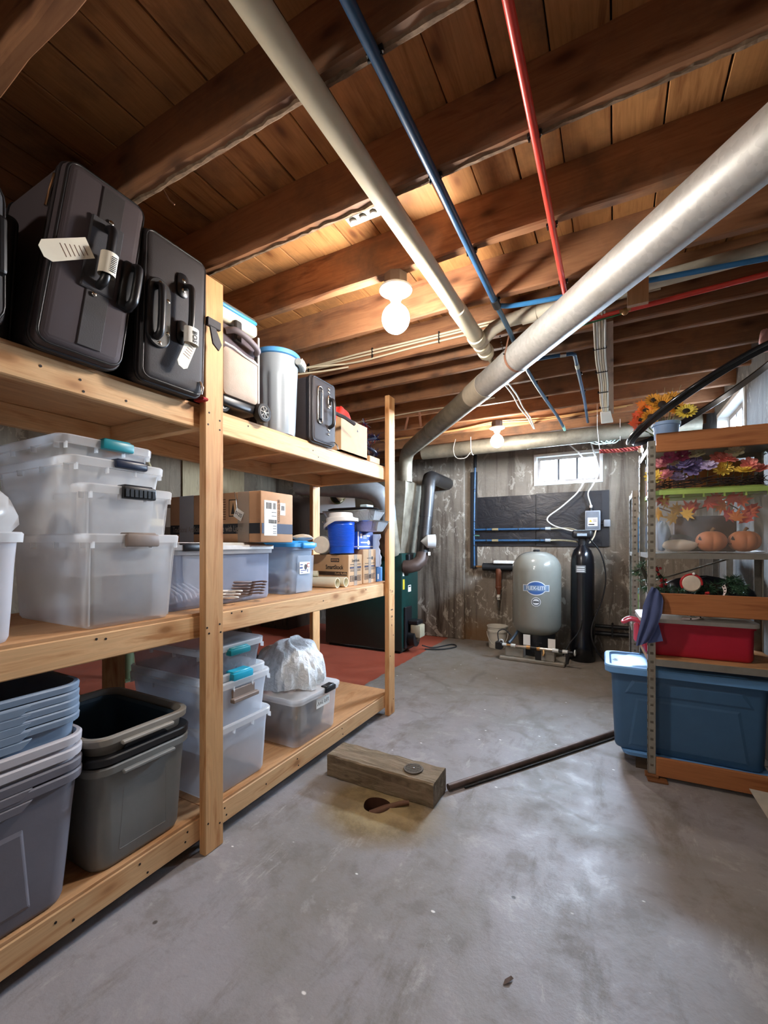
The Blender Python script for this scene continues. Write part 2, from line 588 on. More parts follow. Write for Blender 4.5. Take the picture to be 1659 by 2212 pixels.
# ------------------------------------------------------------------ ceiling: slab, subfloor boards, joists
ce = MB().box(X_L - 0.25, X_R + 0.25, Y_F - 0.25, Y_B + 0.25, Z_S + 0.024, Z_S + 0.12)
ceiling = tag(ce.obj('ceiling', M_dark), kind='structure')
bw = 0.154
k0 = int((X_R + 0.47) / bw) + 1
brd = None
nb = int((X_R - X_L) / bw) + 2
for k in range(nb):
    xa = -0.47 + bw * (k0 - k)
    if xa < X_L:
        break
    if brd is None:
        brd = MB().box(-bw + 0.0035, -0.0015, 0, Y_B - Y_F, 0, 0.022).obj('board', M_board, ceiling, bevel=0.002, loc=(xa, Y_F, Z_S))
    else:
        share(brd, ceiling, (xa + random.uniform(-.001, .001), Y_F, Z_S + random.uniform(-0.002, 0.0015)))
JT = 0.044
def joist(yfar, zb=Z_J, t=JT):
    """rough-sawn: long box with a slightly waney underside"""
    m = MB()
    n = 60
    rings = []
    ph = yfar * 7.3
    for i in range(n + 1):
        x = X_L + (X_R - X_L) * i / n
        w1 = 0.004 * math.sin(x * 5 + ph) + 0.003 * math.sin(x * 17 + ph * 2)
        w2 = 0.003 * math.sin(x * 7 + ph * 3) + 0.002 * math.sin(x * 23 + ph)
        rings.append([(x, -t + w2, zb + 0.006), (x, -t + w2 + 0.006, zb), (x, -0.005 + w1, zb + 0.001), (x, w1, zb + 0.010), (x, 0, Z_S), (x, -t, Z_S)])
    m.loft(rings)
    return m.obj('joist', M_joist, ceiling, loc=(0, yfar, 0))
JY = [-2.26, -1.86, -1.46, -1.06, -0.66, -0.26, 0.14, 0.54, 0.94, 1.345, 1.75, 2.15, 2.55, 2.72, 2.95, 3.35, 3.75, 4.15, 4.55, 4.95, 5.35, 5.70]
for y in JY:
    joist(y)
M_bark = plain('bark_edge', '7d6650', 0.9, var=0.35, scale=40, bump=0.6, bscale=60)
rb_ = random.Random(3)
for yj_ in (0.94, 1.345):
    m = MB()
    n = 220
    rings = []
    for i in range(n + 1):
        x = X_L + 0.2 + (X_R - X_L - 0.4) * i / n
        w_ = 0.014 + rb_.uniform(0, 0.012)
        d_ = 0.002 + rb_.uniform(0, 0.005)
        rings.append([(x, -w_, Z_J + 0.002), (x, -w_ * 0.7, Z_J - d_), (x, -0.004, Z_J - d_ * 0.6), (x, 0.0045 + rb_.uniform(0, 0.003), Z_J + 0.008), (x, 0.001, Z_J + 0.02)])
    m.loft(rings)
    m.obj('bark_edge', M_bark, ceiling, loc=(0, yj_, 0))
# solid blocking between joists near the cable drop
MB().box(-0.08, -0.02, 3.76, 4.10, Z_J, Z_S).obj('blocking', M_joist, ceiling)
MB().box(0.05, 0.13, 2.16, 2.185, 2.34, Z_S).obj('hanger_block', wood('pale_block', 'c9986a', '9a6a41', 'z'), ceiling)

# ------------------------------------------------------------------ lamps on the joists
M_porcelain = plain('porcelain', 'cdc9bc', 0.3, var=0.03)
M_bulb = glow('lit_bulb', BULB_COLOR, BULB_STRENGTH)
M_box_dark = plain('octagon_box', '5b4c42', 0.6)
M_blk = plain('black_plastic', '17171a', 0.38, var=0.2)
M_rubber = plain('black_rubber', '141416', 0.7, var=0.2)
def bulb_lamp(loc, label):
    t = thing('ceiling_bulb', label, 'light bulb', loc, 0, 'bare globe bulbs on the joists')
    MB().lathe([(0.052, 0), (0.054, -0.004), (0.054, -0.052), (0.050, -0.056)], 8).obj('junction_box', M_box_dark, t)
    MB().lathe([(0.030, -0.056), (0.070, -0.058), (0.075, -0.064), (0.073, -0.071), (0.055, -0.080), (0.034, -0.086), (0.030, -0.104), (0.026, -0.110)], 32).obj('lampholder', M_porcelain, t, smooth=40)
    MB().lathe([(0.022, -0.106), (0.024, -0.112), (0.022, -0.128), (0.018, -0.13)], 20).obj('bulb_collar', plain('brass_cap', 'cfc8b8', 0.3, 0.6), t, smooth=40)
    prof = []
    for i in range(15):
        a = PI / 2 - PI * i / 14
        prof.append((max(0.0005, 0.062 * math.cos(a)), -0.196 + 0.064 * math.sin(a)))
    prof = [(0.021, -0.126), (0.026, -0.136)] + [p for p in prof if p[1] < -0.141]
    MB().lathe(prof, 28, False, True).obj('globe', M_bulb, t, smooth=60)
    return t
bulb_lamp((-0.868, 1.735, Z_J), 'bare lit globe bulb in a white porcelain holder, nearest the camera')
bulb_lamp((-1.02, 4.27, Z_J), 'bare lit globe bulb in front of the round duct on the far wall')
bulb_lamp((-1.10, -1.48, Z_J), 'bare lit globe bulb on the joist behind the camera')

# ------------------------------------------------------------------ wooden shelving
SX, SXB = -1.535, -2.21            # front face of the beams, rear face
DECK = (0.162, 1.010, 1.887)
BEAMZ = ((0.055, 0.150), (0.906, 0.998), (1.785, 1.875))
sh = thing('storage_shelf', 'long three-tier shelving unit built from pale two-by-four lumber', 'shelf', (SX, 0, 0))
Y0s, Y1s = -0.42, 2.975
POSTY = (-0.42, 1.225, 2.88)
for k, y in enumerate(POSTY):
    MB().box(0, 0.038, y, y + 0.096, 0.0, 2.425).obj('post', M_pine_z, sh, bevel=0.004)
    MB().box(SXB - SX - 0.038, SXB - SX, y, y + 0.096, 0.0, 2.425).obj('post', M_pine_z, sh, bevel=0.004)
for (za, zb), dz in zip(BEAMZ, DECK):
    MB().box(-0.038, 0, Y0s, Y1s, za, zb).obj('front_beam', M_pine_y, sh, bevel=0.004)
    MB().box(SXB - SX, SXB - SX + 0.038, Y0s, Y1s, za, zb).obj('rear_beam', M_pine_y, sh, bevel=0.004)
    for y in (Y0s, 0.40, 1.225, 1.78, 2.34, Y1s - 0.04):
        MB().box(SXB - SX + 0.038, -0.038, y, y + 0.04, za + 0.002, zb).obj('cross_brace', M_pine_x, sh, bevel=0.003)
    # two sheets of plywood per deck
    for (ya, yb) in ((Y0s, 1.272), (1.274, Y1s)):
        MB().box(SXB - SX + 0.001, -0.004, ya, yb, zb, dz).obj('deck', M_ply, sh, bevel=0.001)
# nail heads along the beams
M_nail = plain('nail_head', '2c2420', 0.6, 0.5)
nh = MB().cyl((0, 0, 0), (0.0012, 0, 0), 0.0042, 10).obj('nail', M_nail, sh, loc=(0.0, 0.7, 0.12))
for (y, z) in ((0.75, 0.09), (0.97, 0.125), (1.0, 0.075), (1.16, 0.09), (1.17, 0.125), (1.36, 0.12), (1.37, 0.085), (1.62, 0.10), (1.86, 0.12), (1.87, 0.08), (2.3, 0.12), (2.31, 0.08),
               (0.82, 0.98), (0.85, 0.975), (1.40, 0.985), (1.46, 0.985), (2.1, 0.96), (2.6, 0.98), (0.66, 1.84), (0.77, 1.835), (0.78, 1.80), (0.92, 1.81), (1.5, 1.86), (2.0, 1.84), (2.05, 1.81)):
    share(nh, sh, (0.0, y, z))
for (y, z) in ((1.235, 0.95), (1.30, 0.955), (1.245, 0.925), (1.305, 0.92), (1.24, 1.80), (1.30, 1.83), (1.245, 1.85), (1.30, 1.79), (1.24, 0.13), (1.30, 0.10), (2.90, 0.95), (2.94, 1.82), (2.95, 0.11), (2.95, 0.6), (2.90, 0.45)):
    share(nh, sh, (0.038, y, z))
M_ink = plain('brown_ink', '3a2a22', 0.7)
for (z, b) in ((0.925, '1 23\n -  -'), (0.80, 'man'), (0.735, 'DA\n--'), (0.68, '0.')):
    text(b, 0.022, M_ink, sh, (0.0386, 2.925, z), RX, 'grade_stamp')

# ------------------------------------------------------------------ storage totes
def tote(name, label, cat, loc, L, W, H, mat, rim_mat=None, rz=0.0, taper=0.90, lip=0.016, rimh=0.030, group=None, r=0.04, shell=True, rot=None, panel=0.0):
    """open plastic tub, x = long axis; +x end carries the handle. Returns the empty."""
    t = thing(name, label, cat, loc, rz, group, rot)
    hx, hy = L / 2, W / 2
    bx, by = hx * taper, hy * taper
    m = MB()
    lv = [(0.0, bx - 0.016, by - 0.016, r * 0.7), (0.004, bx - 0.006, by - 0.006, r * 0.9), (0.018, bx, by, r)]
    for q in (0.35, 0.7):
        lv.append((H * q, bx + (hx - lip - bx) * q, by + (hy - lip - by) * q, r))
    lv.append((H - rimh, hx - lip, hy - lip, r))
    m.rloft(lv, 6, True, False)
    if shell:
        th = 0.004
        li = [(H - rimh, hx - lip - th, hy - lip - th, r)] + [(z, a - th, b - th, c) for (z, a, b, c) in reversed(lv[2:-1])] + [(0.008, bx - 0.02, by - 0.02, r * 0.7)]
        m.rloft(li, 6, False, True)
    m.obj('body', mat, t, smooth=50)
    rm = MB()
    rm.rloft([(H - rimh, hx - lip - 0.001, hy - lip - 0.001, r), (H - rimh, hx - 0.002, hy - 0.002, r + 0.012), (H - 0.005, hx, hy, r + 0.014), (H, hx - 0.004, hy - 0.004, r + 0.012),
              (H, hx - lip + 0.001, hy - lip + 0.001, r), (H - 0.012, hx - lip - 0.004, hy - lip - 0.004, r), (H - rimh, hx - lip - 0.004, hy - lip - 0.004, r)], 6, False, False)
    rm.obj('rim', rim_mat or mat, t, smooth=40)
    if panel:
        # raised embossed panel on the two end faces and sides
        for s in (1, -1):
            pm = MB()
            z0, z1 = H * 0.14, H * 0.74
            def xe(z): return s * (bx + (hx - lip - bx) * z / H + 0.0005)
            w0 = by * 0.52
            pm.loft([[(xe(z0), -w0, z0), (xe(z0), w0, z0), (xe(z1), w0 * 0.9, z1), (xe(z1), -w0 * 0.9, z1)],
                     [(xe(z0) + s * panel, -w0 + 0.01, z0 + 0.01), (xe(z0) + s * panel, w0 - 0.01, z0 + 0.01), (xe(z1) + s * panel, w0 * 0.9 - 0.01, z1 - 0.01), (xe(z1) + s * panel, -w0 * 0.9 + 0.01, z1 - 0.01)]], False, True)
            pm.obj('end_panel', mat, t, bevel=0.002)
    return t
def latch(t, x, z, w, mat, h=0.035, d=0.022, y=0.0, ridges=0, name='latch', axis='x'):
    m = MB()
    m.rbox(x - 0.004, x + d, y - w / 2, y + w / 2, z - h, z, min(0.007, h * 0.25), 2)
    m.rbox(x - 0.03, x + d * 0.7, y - w / 2 + 0.008, y + w / 2 - 0.008, z - 0.006, z + 0.006, 0.004, 1)
    for k in range(ridges):
        yy = y - w / 2 + w * (k + 0.8) / (ridges + 0.6)
        m.box(x + d, x + d + 0.0025, yy - 0.006, yy + 0.006, z - h * 0.85, z - h * 0.25)
    o = m.obj(name, mat, t, smooth=40)
    if axis == 'y':
        o.rotation_euler = (0, 0, PI / 2)
    return o
def lid(t, L, W, z, mat, h=0.025, r=0.05, name='lid', dome=0.012):
    m = MB()
    m.rloft([(z - h, L / 2, W / 2, r), (z - 0.003, L / 2, W / 2, r), (z, L / 2 - 0.004, W / 2 - 0.004, r), (z, L / 2 - 0.03, W / 2 - 0.03, r * 0.8),
             (z + dome, L / 2 - 0.045, W / 2 - 0.045, r * 0.7), (z + dome, 0.02, 0.02, 0.01)], 6, False, True)
    return m.obj(name, mat, t, smooth=40)
def ribs(t, L, W, H, z, mat, n=4, end='+x', h=0.022, inset=0.0):
    """little stiffening webs below the rim"""
    hx, hy = L / 2, W / 2
    web = MB().box(-0.018, -0.001, -0.0025, 0.0025, -h, 0).obj('rim_web', mat, t, loc=(hx, -hy * 0.86, z))
    for k in range(1, n):
        share(web, t, (hx, -hy * 0.86 + 2 * hy * 0.86 * k / (n - 1), z))
    for k in range(n):
        share(web, t, (-hx * 0.86 + 2 * hx * 0.86 * k / (n - 1), -hy, z), (0, 0, -PI / 2))

M_clear = clear('clear_tub', 'fbfcfd', 0.38, 0.2, 0.28)
M_clear2 = clear('clear_tub_b', 'f0f2f8', 0.26, 0.2, 0.4)
M_milky = clear('milky_tub', 'f2f2f8', 0.78, 0.3, 0.45)
M_rimc = clear('clear_rim', 'fafbfc', 0.52, 0.25, 0.5)
M_cloud = clear('cloudy_tub', 'f2f5fb', 0.48, 0.25, 0.35)
M_taupe = plain('taupe_handle', '86766c', 0.45)
M_navy = plain('navy_handle', '1b2740', 0.35)
M_teal = plain('teal_handle', '17808c', 0.35)
M_cyan = plain('cyan_handle', '22a6c6', 0.35)

GN = 'clear totes nested on the middle shelf'
zc = DECK[1]
yA = 0.955
a = tote('clear_tote', 'big clear tote with a taupe handle at the bottom of the nested stack', 'storage bin', (-1.80, yA, zc), 0.57, 0.355, 0.325, M_clear, M_rimc, shell=False, group=GN, taper=0.86, r=0.022)
latch(a, 0.268, 0.325, 0.125, M_taupe, 0.045, 0.028, 0.012); ribs(a, 0.57, 0.355, 0.325, 0.298, M_rimc)
b = tote('clear_tote', 'clear tote with a ridged black handle, nested second from the bottom', 'storage bin', (-1.815, yA - 0.005, zc + 0.175), 0.56, 0.335, 0.32, M_clear, M_rimc, shell=False, group=GN, taper=0.84, r=0.022)
latch(b, 0.262, 0.322, 0.125, M_blk, 0.045, 0.028, 0.018, 7); ribs(b, 0.56, 0.335, 0.32, 0.292, M_rimc)
c = tote('clear_tote', 'clear tote with a navy blue handle, nested below the teal-handled one', 'storage bin', (-1.86, yA - 0.02, zc + 0.275), 0.56, 0.35, 0.315, M_clear, M_rimc, shell=False, group=GN, taper=0.80, r=0.022)
latch(c, 0.268, 0.318, 0.12, M_navy, 0.028, 0.024, 0.03); ribs(c, 0.56, 0.35, 0.315, 0.288, M_rimc)
d = tote('clear_tote', 'clear tote with a teal handle, topmost of the nested stack', 'storage bin', (-1.925, yA - 0.02, zc + 0.355), 0.55, 0.345, 0.315, M_clear, M_rimc, shell=False, group=GN, taper=0.78, r=0.022)
latch(d, 0.262, 0.318, 0.115, M_teal, 0.036, 0.03, 0.02); ribs(d, 0.55, 0.345, 0.315, 0.288, M_rimc)

# moulded corner ridges of the two big clear totes
for t_, L_, W_, H_, tp in ((a, 0.57, 0.355, 0.325, 0.86), (b, 0.56, 0.335, 0.32, 0.84)):
    hx_, hy_ = L_ / 2, W_ / 2
    for (sx_, sy_) in ((1, -1), (1, 1), (-1, -1)):
        MB().tube([(sx_ * (hx_ * tp - 0.008), sy_ * (hy_ * tp - 0.008), 0.012), (sx_ * (hx_ - 0.022), sy_ * (hy_ - 0.022), H_ - 0.03)], 0.0032, 6).obj('corner_ridge', M_rimc, t_, smooth=60)

# frosted bin at the left edge, with folded cloth and paper inside and a bag on top
wbn = tote('frosted_bin', 'frosted white bin with rolled paper inside, left end of middle shelf', 'storage bin', (-1.80, 0.445, zc), 0.58, 0.37, 0.325, M_milky, M_rimc, r=0.05, taper=0.86, shell=False)
wrl = MB().cyl((0.08, -0.13, 0.055), (0.22, 0.02, 0.14), 0.05, 20)
tag(wrl.obj('paper_roll', plain('white_paper', 'e6e2e0', 0.7), None, smooth=40, loc=(-1.80, 0.50, zc)), 'white paper roll lying inside the frosted bin', 'paper roll')
bg = MB()
rings = []
for i in range(9):
    q = i / 8
    rad = 0.11 * math.sin(PI * min(1, 0.25 + q * 0.72)) + 0.02
    rings.append([(rad * math.cos(2 * PI * k / 22) * (1 + 0.12 * math.sin(5 * k + i)), rad * math.sin(2 * PI * k / 22) * (1 + 0.12 * math.cos(3 * k + 2 * i)), 0.20 * q) for k in range(22)])
bg.loft(rings)
tag(bg.obj('plastic_bag', clear('grey_film', 'd9d6d4', 0.7, 0.3), None, smooth=60, loc=(-1.64, 0.50, zc + 0.30)), 'crumpled clear plastic bag stuffed into the frosted bin', 'plastic bag')
# folded lamp frame hung behind the tote stack
lf = MB().tube(curve([(0, 0.0, 0.27), (0.01, 0.025, 0.20), (0.0, 0.05, 0.04), (0, 0.055, 0.0)], 5), 0.004, 6).box(-0.02, 0.02, 0.0, 0.075, -0.03, 0.0)
tag(lf.obj('folding_lamp', plain('cream_enamel', 'd8c89a', 0.4), None, loc=(-1.80, 1.165, 1.41)), 'thin cream metal lamp arm standing behind the clear tote stack', 'lamp')
tag(MB().rbox(-0.02, 0.03, -0.02, 0.05, 0, 0.37, 0.006).obj('carton', plain('grey_carton', '77726c', 0.8), None, loc=(-1.80, 1.175, zc)), 'narrow grey carton wedged behind the clear tote stack', 'box')

# ---- tote with the clothes hangers, white lid
ht = tote('hanger_tote', 'long frosted tote of clothes hangers with a white lid and black latch', 'storage bin', (-1.835, 1.475, zc), 0.655, 0.40, 0.272, clear('frost_blue', 'd4dcf2', 0.42), M_rimc, rz=PI / 2, taper=0.93, shell=False)
lid(ht, 0.665, 0.41, 0.285, plain('white_lid', 'e9e9e6', 0.4), 0.022, 0.05)
latch(ht, 0.19, 0.288, 0.11, M_blk, 0.03, 0.022, -0.2, axis='x').rotation_euler = (0, 0, -PI / 2)
M_hang = plain('white_hanger', 'e9e3dc', 0.35)
M_hangb = plain('brown_hanger', '6d5a55', 0.45)
ORD = ['first', 'second', 'third', 'fourth', 'fifth', 'sixth']
def hanger(loc, rot, mat, lab):
    t = thing('clothes_hanger', lab, 'hanger', loc, 0, 'hangers in the frosted tote', rot)
    MB().tube([(-0.17, 0, 0), (-0.165, 0, 0.02), (0, 0, 0.10), (0.165, 0, 0.02), (0.17, 0, 0), (0.16, 0, -0.008), (-0.16, 0, -0.008), (-0.17, 0, 0)], 0.006, 8).obj('bar', mat, t, smooth=60)
    MB().tube([(0, 0, 0.10), (0, 0, 0.135)] + arc((0.022, 0, 0.145), 0.022, PI, -0.5, 10), 0.004, 8).obj('hook', mat, t, smooth=60)
for k in range(6):
    hanger((-1.835, 1.195 + 0.024 * k, zc + 0.040 + 0.003 * k), (0.10, 0.0, 0.12), M_hang, ORD[k] + ' white clothes hanger from the left in the standing row')
for k in range(5):
    hanger((-1.72, 1.575 + 0.006 * k, zc + 0.028 + 0.014 * k), (PI / 2 - 0.12, 0.12, PI / 2 + 0.12), M_hangb, ORD[k] + ' brown clothes hanger from the bottom of the flat pile')
for k in range(3):
    hanger((-1.73, 1.46 + 0.012 * k, zc + 0.026 + 0.014 * k), (PI / 2 - 0.1, 0.1, PI / 2 - 0.2), M_hang, ORD[k] + ' white clothes hanger from the bottom of the flat pile')

# ---- long carton of an artificial tree
M_card = plain('cardboard', 'b98f6b', 0.8, var=0.08, bump=0.08)
M_card2 = plain('cardboard_light', 'c19a72', 0.8, var=0.08, bump=0.08)
M_tape = clear('packing_tape', 'cfc2b4', 0.35, 0.12, 0.1)
M_bandk = plain('black_band', '20232c', 0.6)
M_lab = plain('paper_label', 'efece4', 0.6, var=0.03)
M_prt = plain('print_black', '241f1d', 0.7)
M_prt2 = plain('print_brown', '6b4a33', 0.8)
tb = thing('tree_carton', 'long brown carton printed Tree with Lights on top of the hanger tote', 'box', (-1.565, 1.615, zc + 0.298))
MB().rbox(-0.775, 0, 0, 0.245, 0, 0.262, 0.007, 2).obj('carton', M_card, tb, smooth=40)
MB().box(-0.770, -0.006, -0.0012, 0.0, 0.045, 0.098).obj('printed_band', M_bandk, tb)
MB().box(0.0, 0.0012, 0.006, 0.239, 0.045, 0.098).obj('printed_band', plain('navy_band', '242c46', 0.6), tb)
text('Traditional Artificial Christmas Tree with Lights', 0.046, plain('grey_print', '8b8178', 0.7), tb, (-0.125, -0.0016, 0.071), RY, align='RIGHT', sx=0.62)
MB().box(-0.225, -0.165, -0.0012, 0, 0.135, 0.225).obj('picture_frame_print', M_prt, tb)
MB().box(-0.220, -0.170, -0.0018, 0, 0.140, 0.220).obj('picture_print', M_card2, tb)
MB().add([(-0.208, -0.0022, 0.148), (-0.182, -0.0022, 0.148), (-0.192, -0.0022, 0.212)], [(0, 1, 2)]).obj('tree_print', M_prt, tb)
for k in range(9):
    MB().box(-0.31, -0.25, -0.0014, 0, 0.12 + 0.013 * k, 0.125 + 0.013 * k).obj('text_line', M_prt2, tb)
tg = MB().box(-0.03, 0.03, -0.003, -0.001, -0.025, 0.025).obj('price_tag', M_lab, tb, loc=(-0.150, -0.002, 0.145), rot=(0, 0.5, 0))
text('0125', 0.026, M_prt, tg, (0, -0.0036, 0), RY)
MB().tube([(-0.18, -0.004, 0.262), (-0.165, -0.006, 0.22), (-0.16, -0.004, 0.165)], 0.003, 6).obj('foil_tie', plain('foil', 'b8bcc0', 0.2, 0.9), tb)
MB().box(0.0, 0.0016, 0.022, 0.115, 0.035, 0.215).obj('shipping_label', M_lab, tb)
def barcode(parent, y0, y1, z0, z1, n, x=0.0022, seed=1):
    r = random.Random(seed)
    m = MB()
    y = y0
    while y < y1:
        w = (y1 - y0) / n * r.choice((0.5, 0.8, 1.2))
        m.box(x - 0.0006, x, y, min(y1, y + w), z0, z1)
        y += w + (y1 - y0) / n * r.choice((0.5, 0.9))
    return m.obj('barcode', M_prt, parent)
barcode(tb, 0.035, 0.075, 0.172, 0.205, 14)
barcode(tb, 0.085, 0.105, 0.172, 0.205, 5, seed=3)
barcode(tb, 0.052, 0.112, 0.098, 0.118, 30, seed=4)
for z in (0.155, 0.135, 0.083, 0.07, 0.055, 0.045):
    MB().box(0.0016, 0.0022, 0.075 if z > 0.1 else 0.085, 0.11, z, z + 0.003).obj('text_line', M_prt, tb)
MB().box(0.0, 0.0016, 0.14, 0.18, 0.145, 0.21).obj('small_label', M_lab, tb)
barcode(tb, 0.15, 0.172, 0.17, 0.195, 7, seed=6)
text('09-10101-CCCCCA', 0.024, M_prt2, tb, (0.0014, 0.127, 0.165), (PI / 2, PI / 2, PI / 2), sx=0.6)
MB().box(-0.16, -0.08, -0.0016, -0.0004, 0.0, 0.262).obj('tape_strip', M_tape, tb)
MB().box(-0.62, -0.50, -0.0016, -0.0004, 0.0, 0.262).obj('tape_strip', clear('grey_tape', 'b9bcc4', 0.75, 0.2, 0.1), tb)
MB().box(-0.775, -0.70, -0.0016, -0.0004, 0.0, 0.262).obj('tape_strip', M_tape, tb)
MB().box(-0.74, -0.70, -0.0022, -0.0016, 0.09, 0.2).obj('shipping_label', M_lab, tb)

# ---- clear tote with the bright blue lid
bt = tote('blue_lid_tote', 'small clear tote with a bright blue lid and a printed label', 'storage bin', (-1.83, 2.005, zc), 0.46, 0.255, 0.285, clear('clear_bluish', 'd6e2f0', 0.40), None, taper=0.88, shell=False, r=0.035)
M_blue = plain('bright_blue', '2f92dc', 0.4, var=0.06)
lid(bt, 0.475, 0.27, 0.297, M_blue, 0.024, 0.045)
latch(bt, 0.232, 0.296, 0.115, M_blue, 0.032, 0.02, 0.02)
MB().rbox(0.206, 0.2125, -0.055, 0.095, 0.02, 0.235, 0.003, 1, Matrix.Rotation(0.06, 4, 'Y')).obj('end_panel', clear('clear_panel', 'dfe8f2', 0.25), bt)
lb = MB().box(0.224, 0.2255, -0.04, 0.055, 0.115, 0.185).obj('label', M_lab, bt)
for (ya, yb, za, zb) in ((-0.034, -0.012, 0.166, 0.172), (-0.038, -0.012, 0.146, 0.156), (-0.03, 0.02, 0.133, 0.137), (0.03, 0.036, 0.124, 0.142), (-0.03, -0.01, 0.122, 0.125)):
    MB().box(0.2255, 0.2262, ya, yb, za, zb).obj('print_mark', plain('navy_print', '3a4a86', 0.6), lb)
MB().sphere((0.2258, 0.015, 0.155), 0.014, 10, 6, (0.05, 1, 1.2)).obj('picture_print', plain('dark_print', '3a2c2e', 0.6), lb)
MB().tube(arc((0.2262, 0.04, 0.165), 0.012, 0.6, 5.6, 10, 'yz'), 0.0018, 5).obj('picture_print', plain('red_print', 'c8402e', 0.6), lb)
tag(MB().tube(curve([(-0.1, -0.06, 0.03), (0.0, 0.05, 0.05), (0.12, -0.03, 0.09), (0.14, 0.06, 0.05)], 6), 0.035, 12).obj('toy_track', plain('pale_toy', 'c9ccd6', 0.4), None, smooth=60, loc=(-1.83, 2.005, zc + 0.02)), 'pale plastic toy piece inside the blue-lidded tote', 'toy')

# ---- tan plumbing tubes
M_pvc = plain('pvc', 'e6dfc4', 0.4, var=0.04)
def open_pipe(name, p0, p1, r, mat, label, cat, th=0.004, group=None):
    t = Vector(p1) - Vector(p0)
    L = t.length
    m = MB()
    m.lathe([(r, 0), (r, L), (r - th, L), (r - th, 0.0), (r, 0)], 24, False, False)
    q = Vector((0, 0, 1)).rotation_difference(t.normalized())
    o = m.obj(name, mat, None, smooth=50, loc=p0)
    o.rotation_mode = 'QUATERNION'
    o.rotation_quaternion = q
    return tag(o, label, cat, group)
open_pipe('pipe_offcut', (-2.02, 2.31, zc + 0.034), (-1.60, 2.345, zc + 0.034), 0.033, M_pvc, 'cream plastic pipe offcut lying nearest the blue-lidded tote', 'pipe', group='pipe offcuts')
open_pipe('pipe_offcut', (-2.00, 2.40, zc + 0.034), (-1.585, 2.425, zc + 0.034), 0.033, M_pvc, 'cream plastic pipe offcut lying against the fork refill carton', 'pipe', group='pipe offcuts')
open_pipe('pipe_offcut', (-2.05, 2.26, zc + 0.085), (-1.78, 2.375, zc + 0.088), 0.020, M_pvc, 'thin cream pipe offcut lying on top of the two thicker ones', 'pipe', group='pipe offcuts')

# ---- refill cartons
def carton(name, label, loc, dx, dy, dz, mat=None):
    t = thing(name, label, 'box', loc)
    MB().rbox(-dx, 0, 0, dy, 0, dz, 0.004, 1).obj('carton', mat or M_card2, t)
    return t
sb = carton('refill_carton', 'brown SmartStock fork refill carton behind the pipe offcuts', (-1.60, 2.475, zc), 0.30, 0.185, 0.215)
text('SmartStock', 0.042, M_prt, sb, (-0.115, -0.0012, 0.128), RY, sx=0.75, bold=0.0008)
MB().box(-0.145, -0.075, -0.001, 0, 0.165, 0.190).obj('logo_bar', M_prt, sb)
MB().box(-0.139, -0.081, -0.0016, 0, 0.171, 0.184).obj('logo_ground', M_card, sb)
MB().box(-0.133, -0.087, -0.0022, 0, 0.1745, 0.1805).obj('logo_mark', M_prt2, sb)
MB().box(-0.295, -0.01, -0.001, 0, 0.072, 0.098).obj('printed_band', plain('dark_brown_band', '3d2a1c', 0.7), sb)
text('Fork Refills', 0.022, M_card2, sb, (-0.06, -0.0016, 0.085), RY)
MB().box(-0.12, -0.03, -0.001, 0, 0.055, 0.058).obj('text_line', M_prt2, sb)
sb2 = carton('refill_carton', 'brown spoon refill carton under the blue spoon box', (-1.605, 2.68, zc), 0.30, 0.19, 0.250)
for t_, w_, h_ in ((sb, 0.185, 0.215), (sb2, 0.19, 0.250)):
    MB().box(0, 0.0012, 0.02, w_ - 0.02, 0.03, 0.07).obj('barcode_frame', M_prt, t_)
    MB().box(0.0012, 0.0016, 0.024, w_ - 0.024, 0.034, 0.066).obj('barcode_ground', M_card2, t_)
    barcode(t_, 0.03, w_ - 0.03, 0.036, 0.064, 16, 0.0022, 9)
    MB().box(0, 0.0012, 0.02, w_ - 0.02, 0.118, 0.132).obj('printed_band', plain('violet_band', '3a3346', 0.7), t_)
    for z in (0.145, 0.108, 0.1):
        MB().box(0, 0.0012, 0.025, w_ - 0.025, z, z + 0.004).obj('text_line', M_prt, t_)
    MB().box(0.0004, 0.0016, w_ / 2 - 0.02, w_ / 2 + 0.02, 0, h_).obj('tape_strip', M_tape, t_)
text('SmartStock', 0.03, M_prt, sb, (0.0022, 0.0925, 0.175), RX, sx=0.7)
m = MB().sphere((0.0015, 0.13, 0.185), 0.013, 12, 6, (0.05, 1, 1)).box(0.0005, 0.002, 0.055, 0.12, 0.183, 0.187)
m.obj('spoon_print', M_prt, sb2)

# blue box of spoons
M_bbox = plain('blue_card', '1f4fb4', 0.45, var=0.05)
bb = thing('spoon_box', 'blue box printed with white spoons under the foil pans', 'box', (-1.63, 2.645, zc + 0.252))
MB().rbox(-0.20, 0, 0, 0.225, 0, 0.128, 0.003, 1).obj('carton', M_bbox, bb)
M_wh = plain('white_print', 'f1f0ee', 0.5, var=0.02)
MB().box(0, 0.001, 0.0, 0.225, 0.014, 0.022).obj('white_band', M_wh, bb)
MB().box(-0.20, 0, -0.001, 0, 0.014, 0.022).obj('white_band', M_wh, bb)
MB().box(0, 0.001, 0.0, 0.014, 0.0, 0.128).obj('white_band', M_wh, bb)
m = MB().sphere((0.001, 0.155, 0.048), 0.018, 14, 8, (0.05, 1.1, 1)).box(0.0003, 0.0016, 0.04, 0.145, 0.044, 0.053)
m.obj('spoon_print', M_wh, bb)
m = MB().sphere((-0.085, -0.001, 0.09), 0.02, 14, 8, (0.9, 0.05, 1.4)).box(-0.090, -0.080, -0.0016, -0.0003, 0.02, 0.075)
m.obj('spoon_print', M_wh, bb)
MB().box(0, 0.0012, 0.035, 0.06, 0.08, 0.112).obj('logo_square', M_wh, bb)
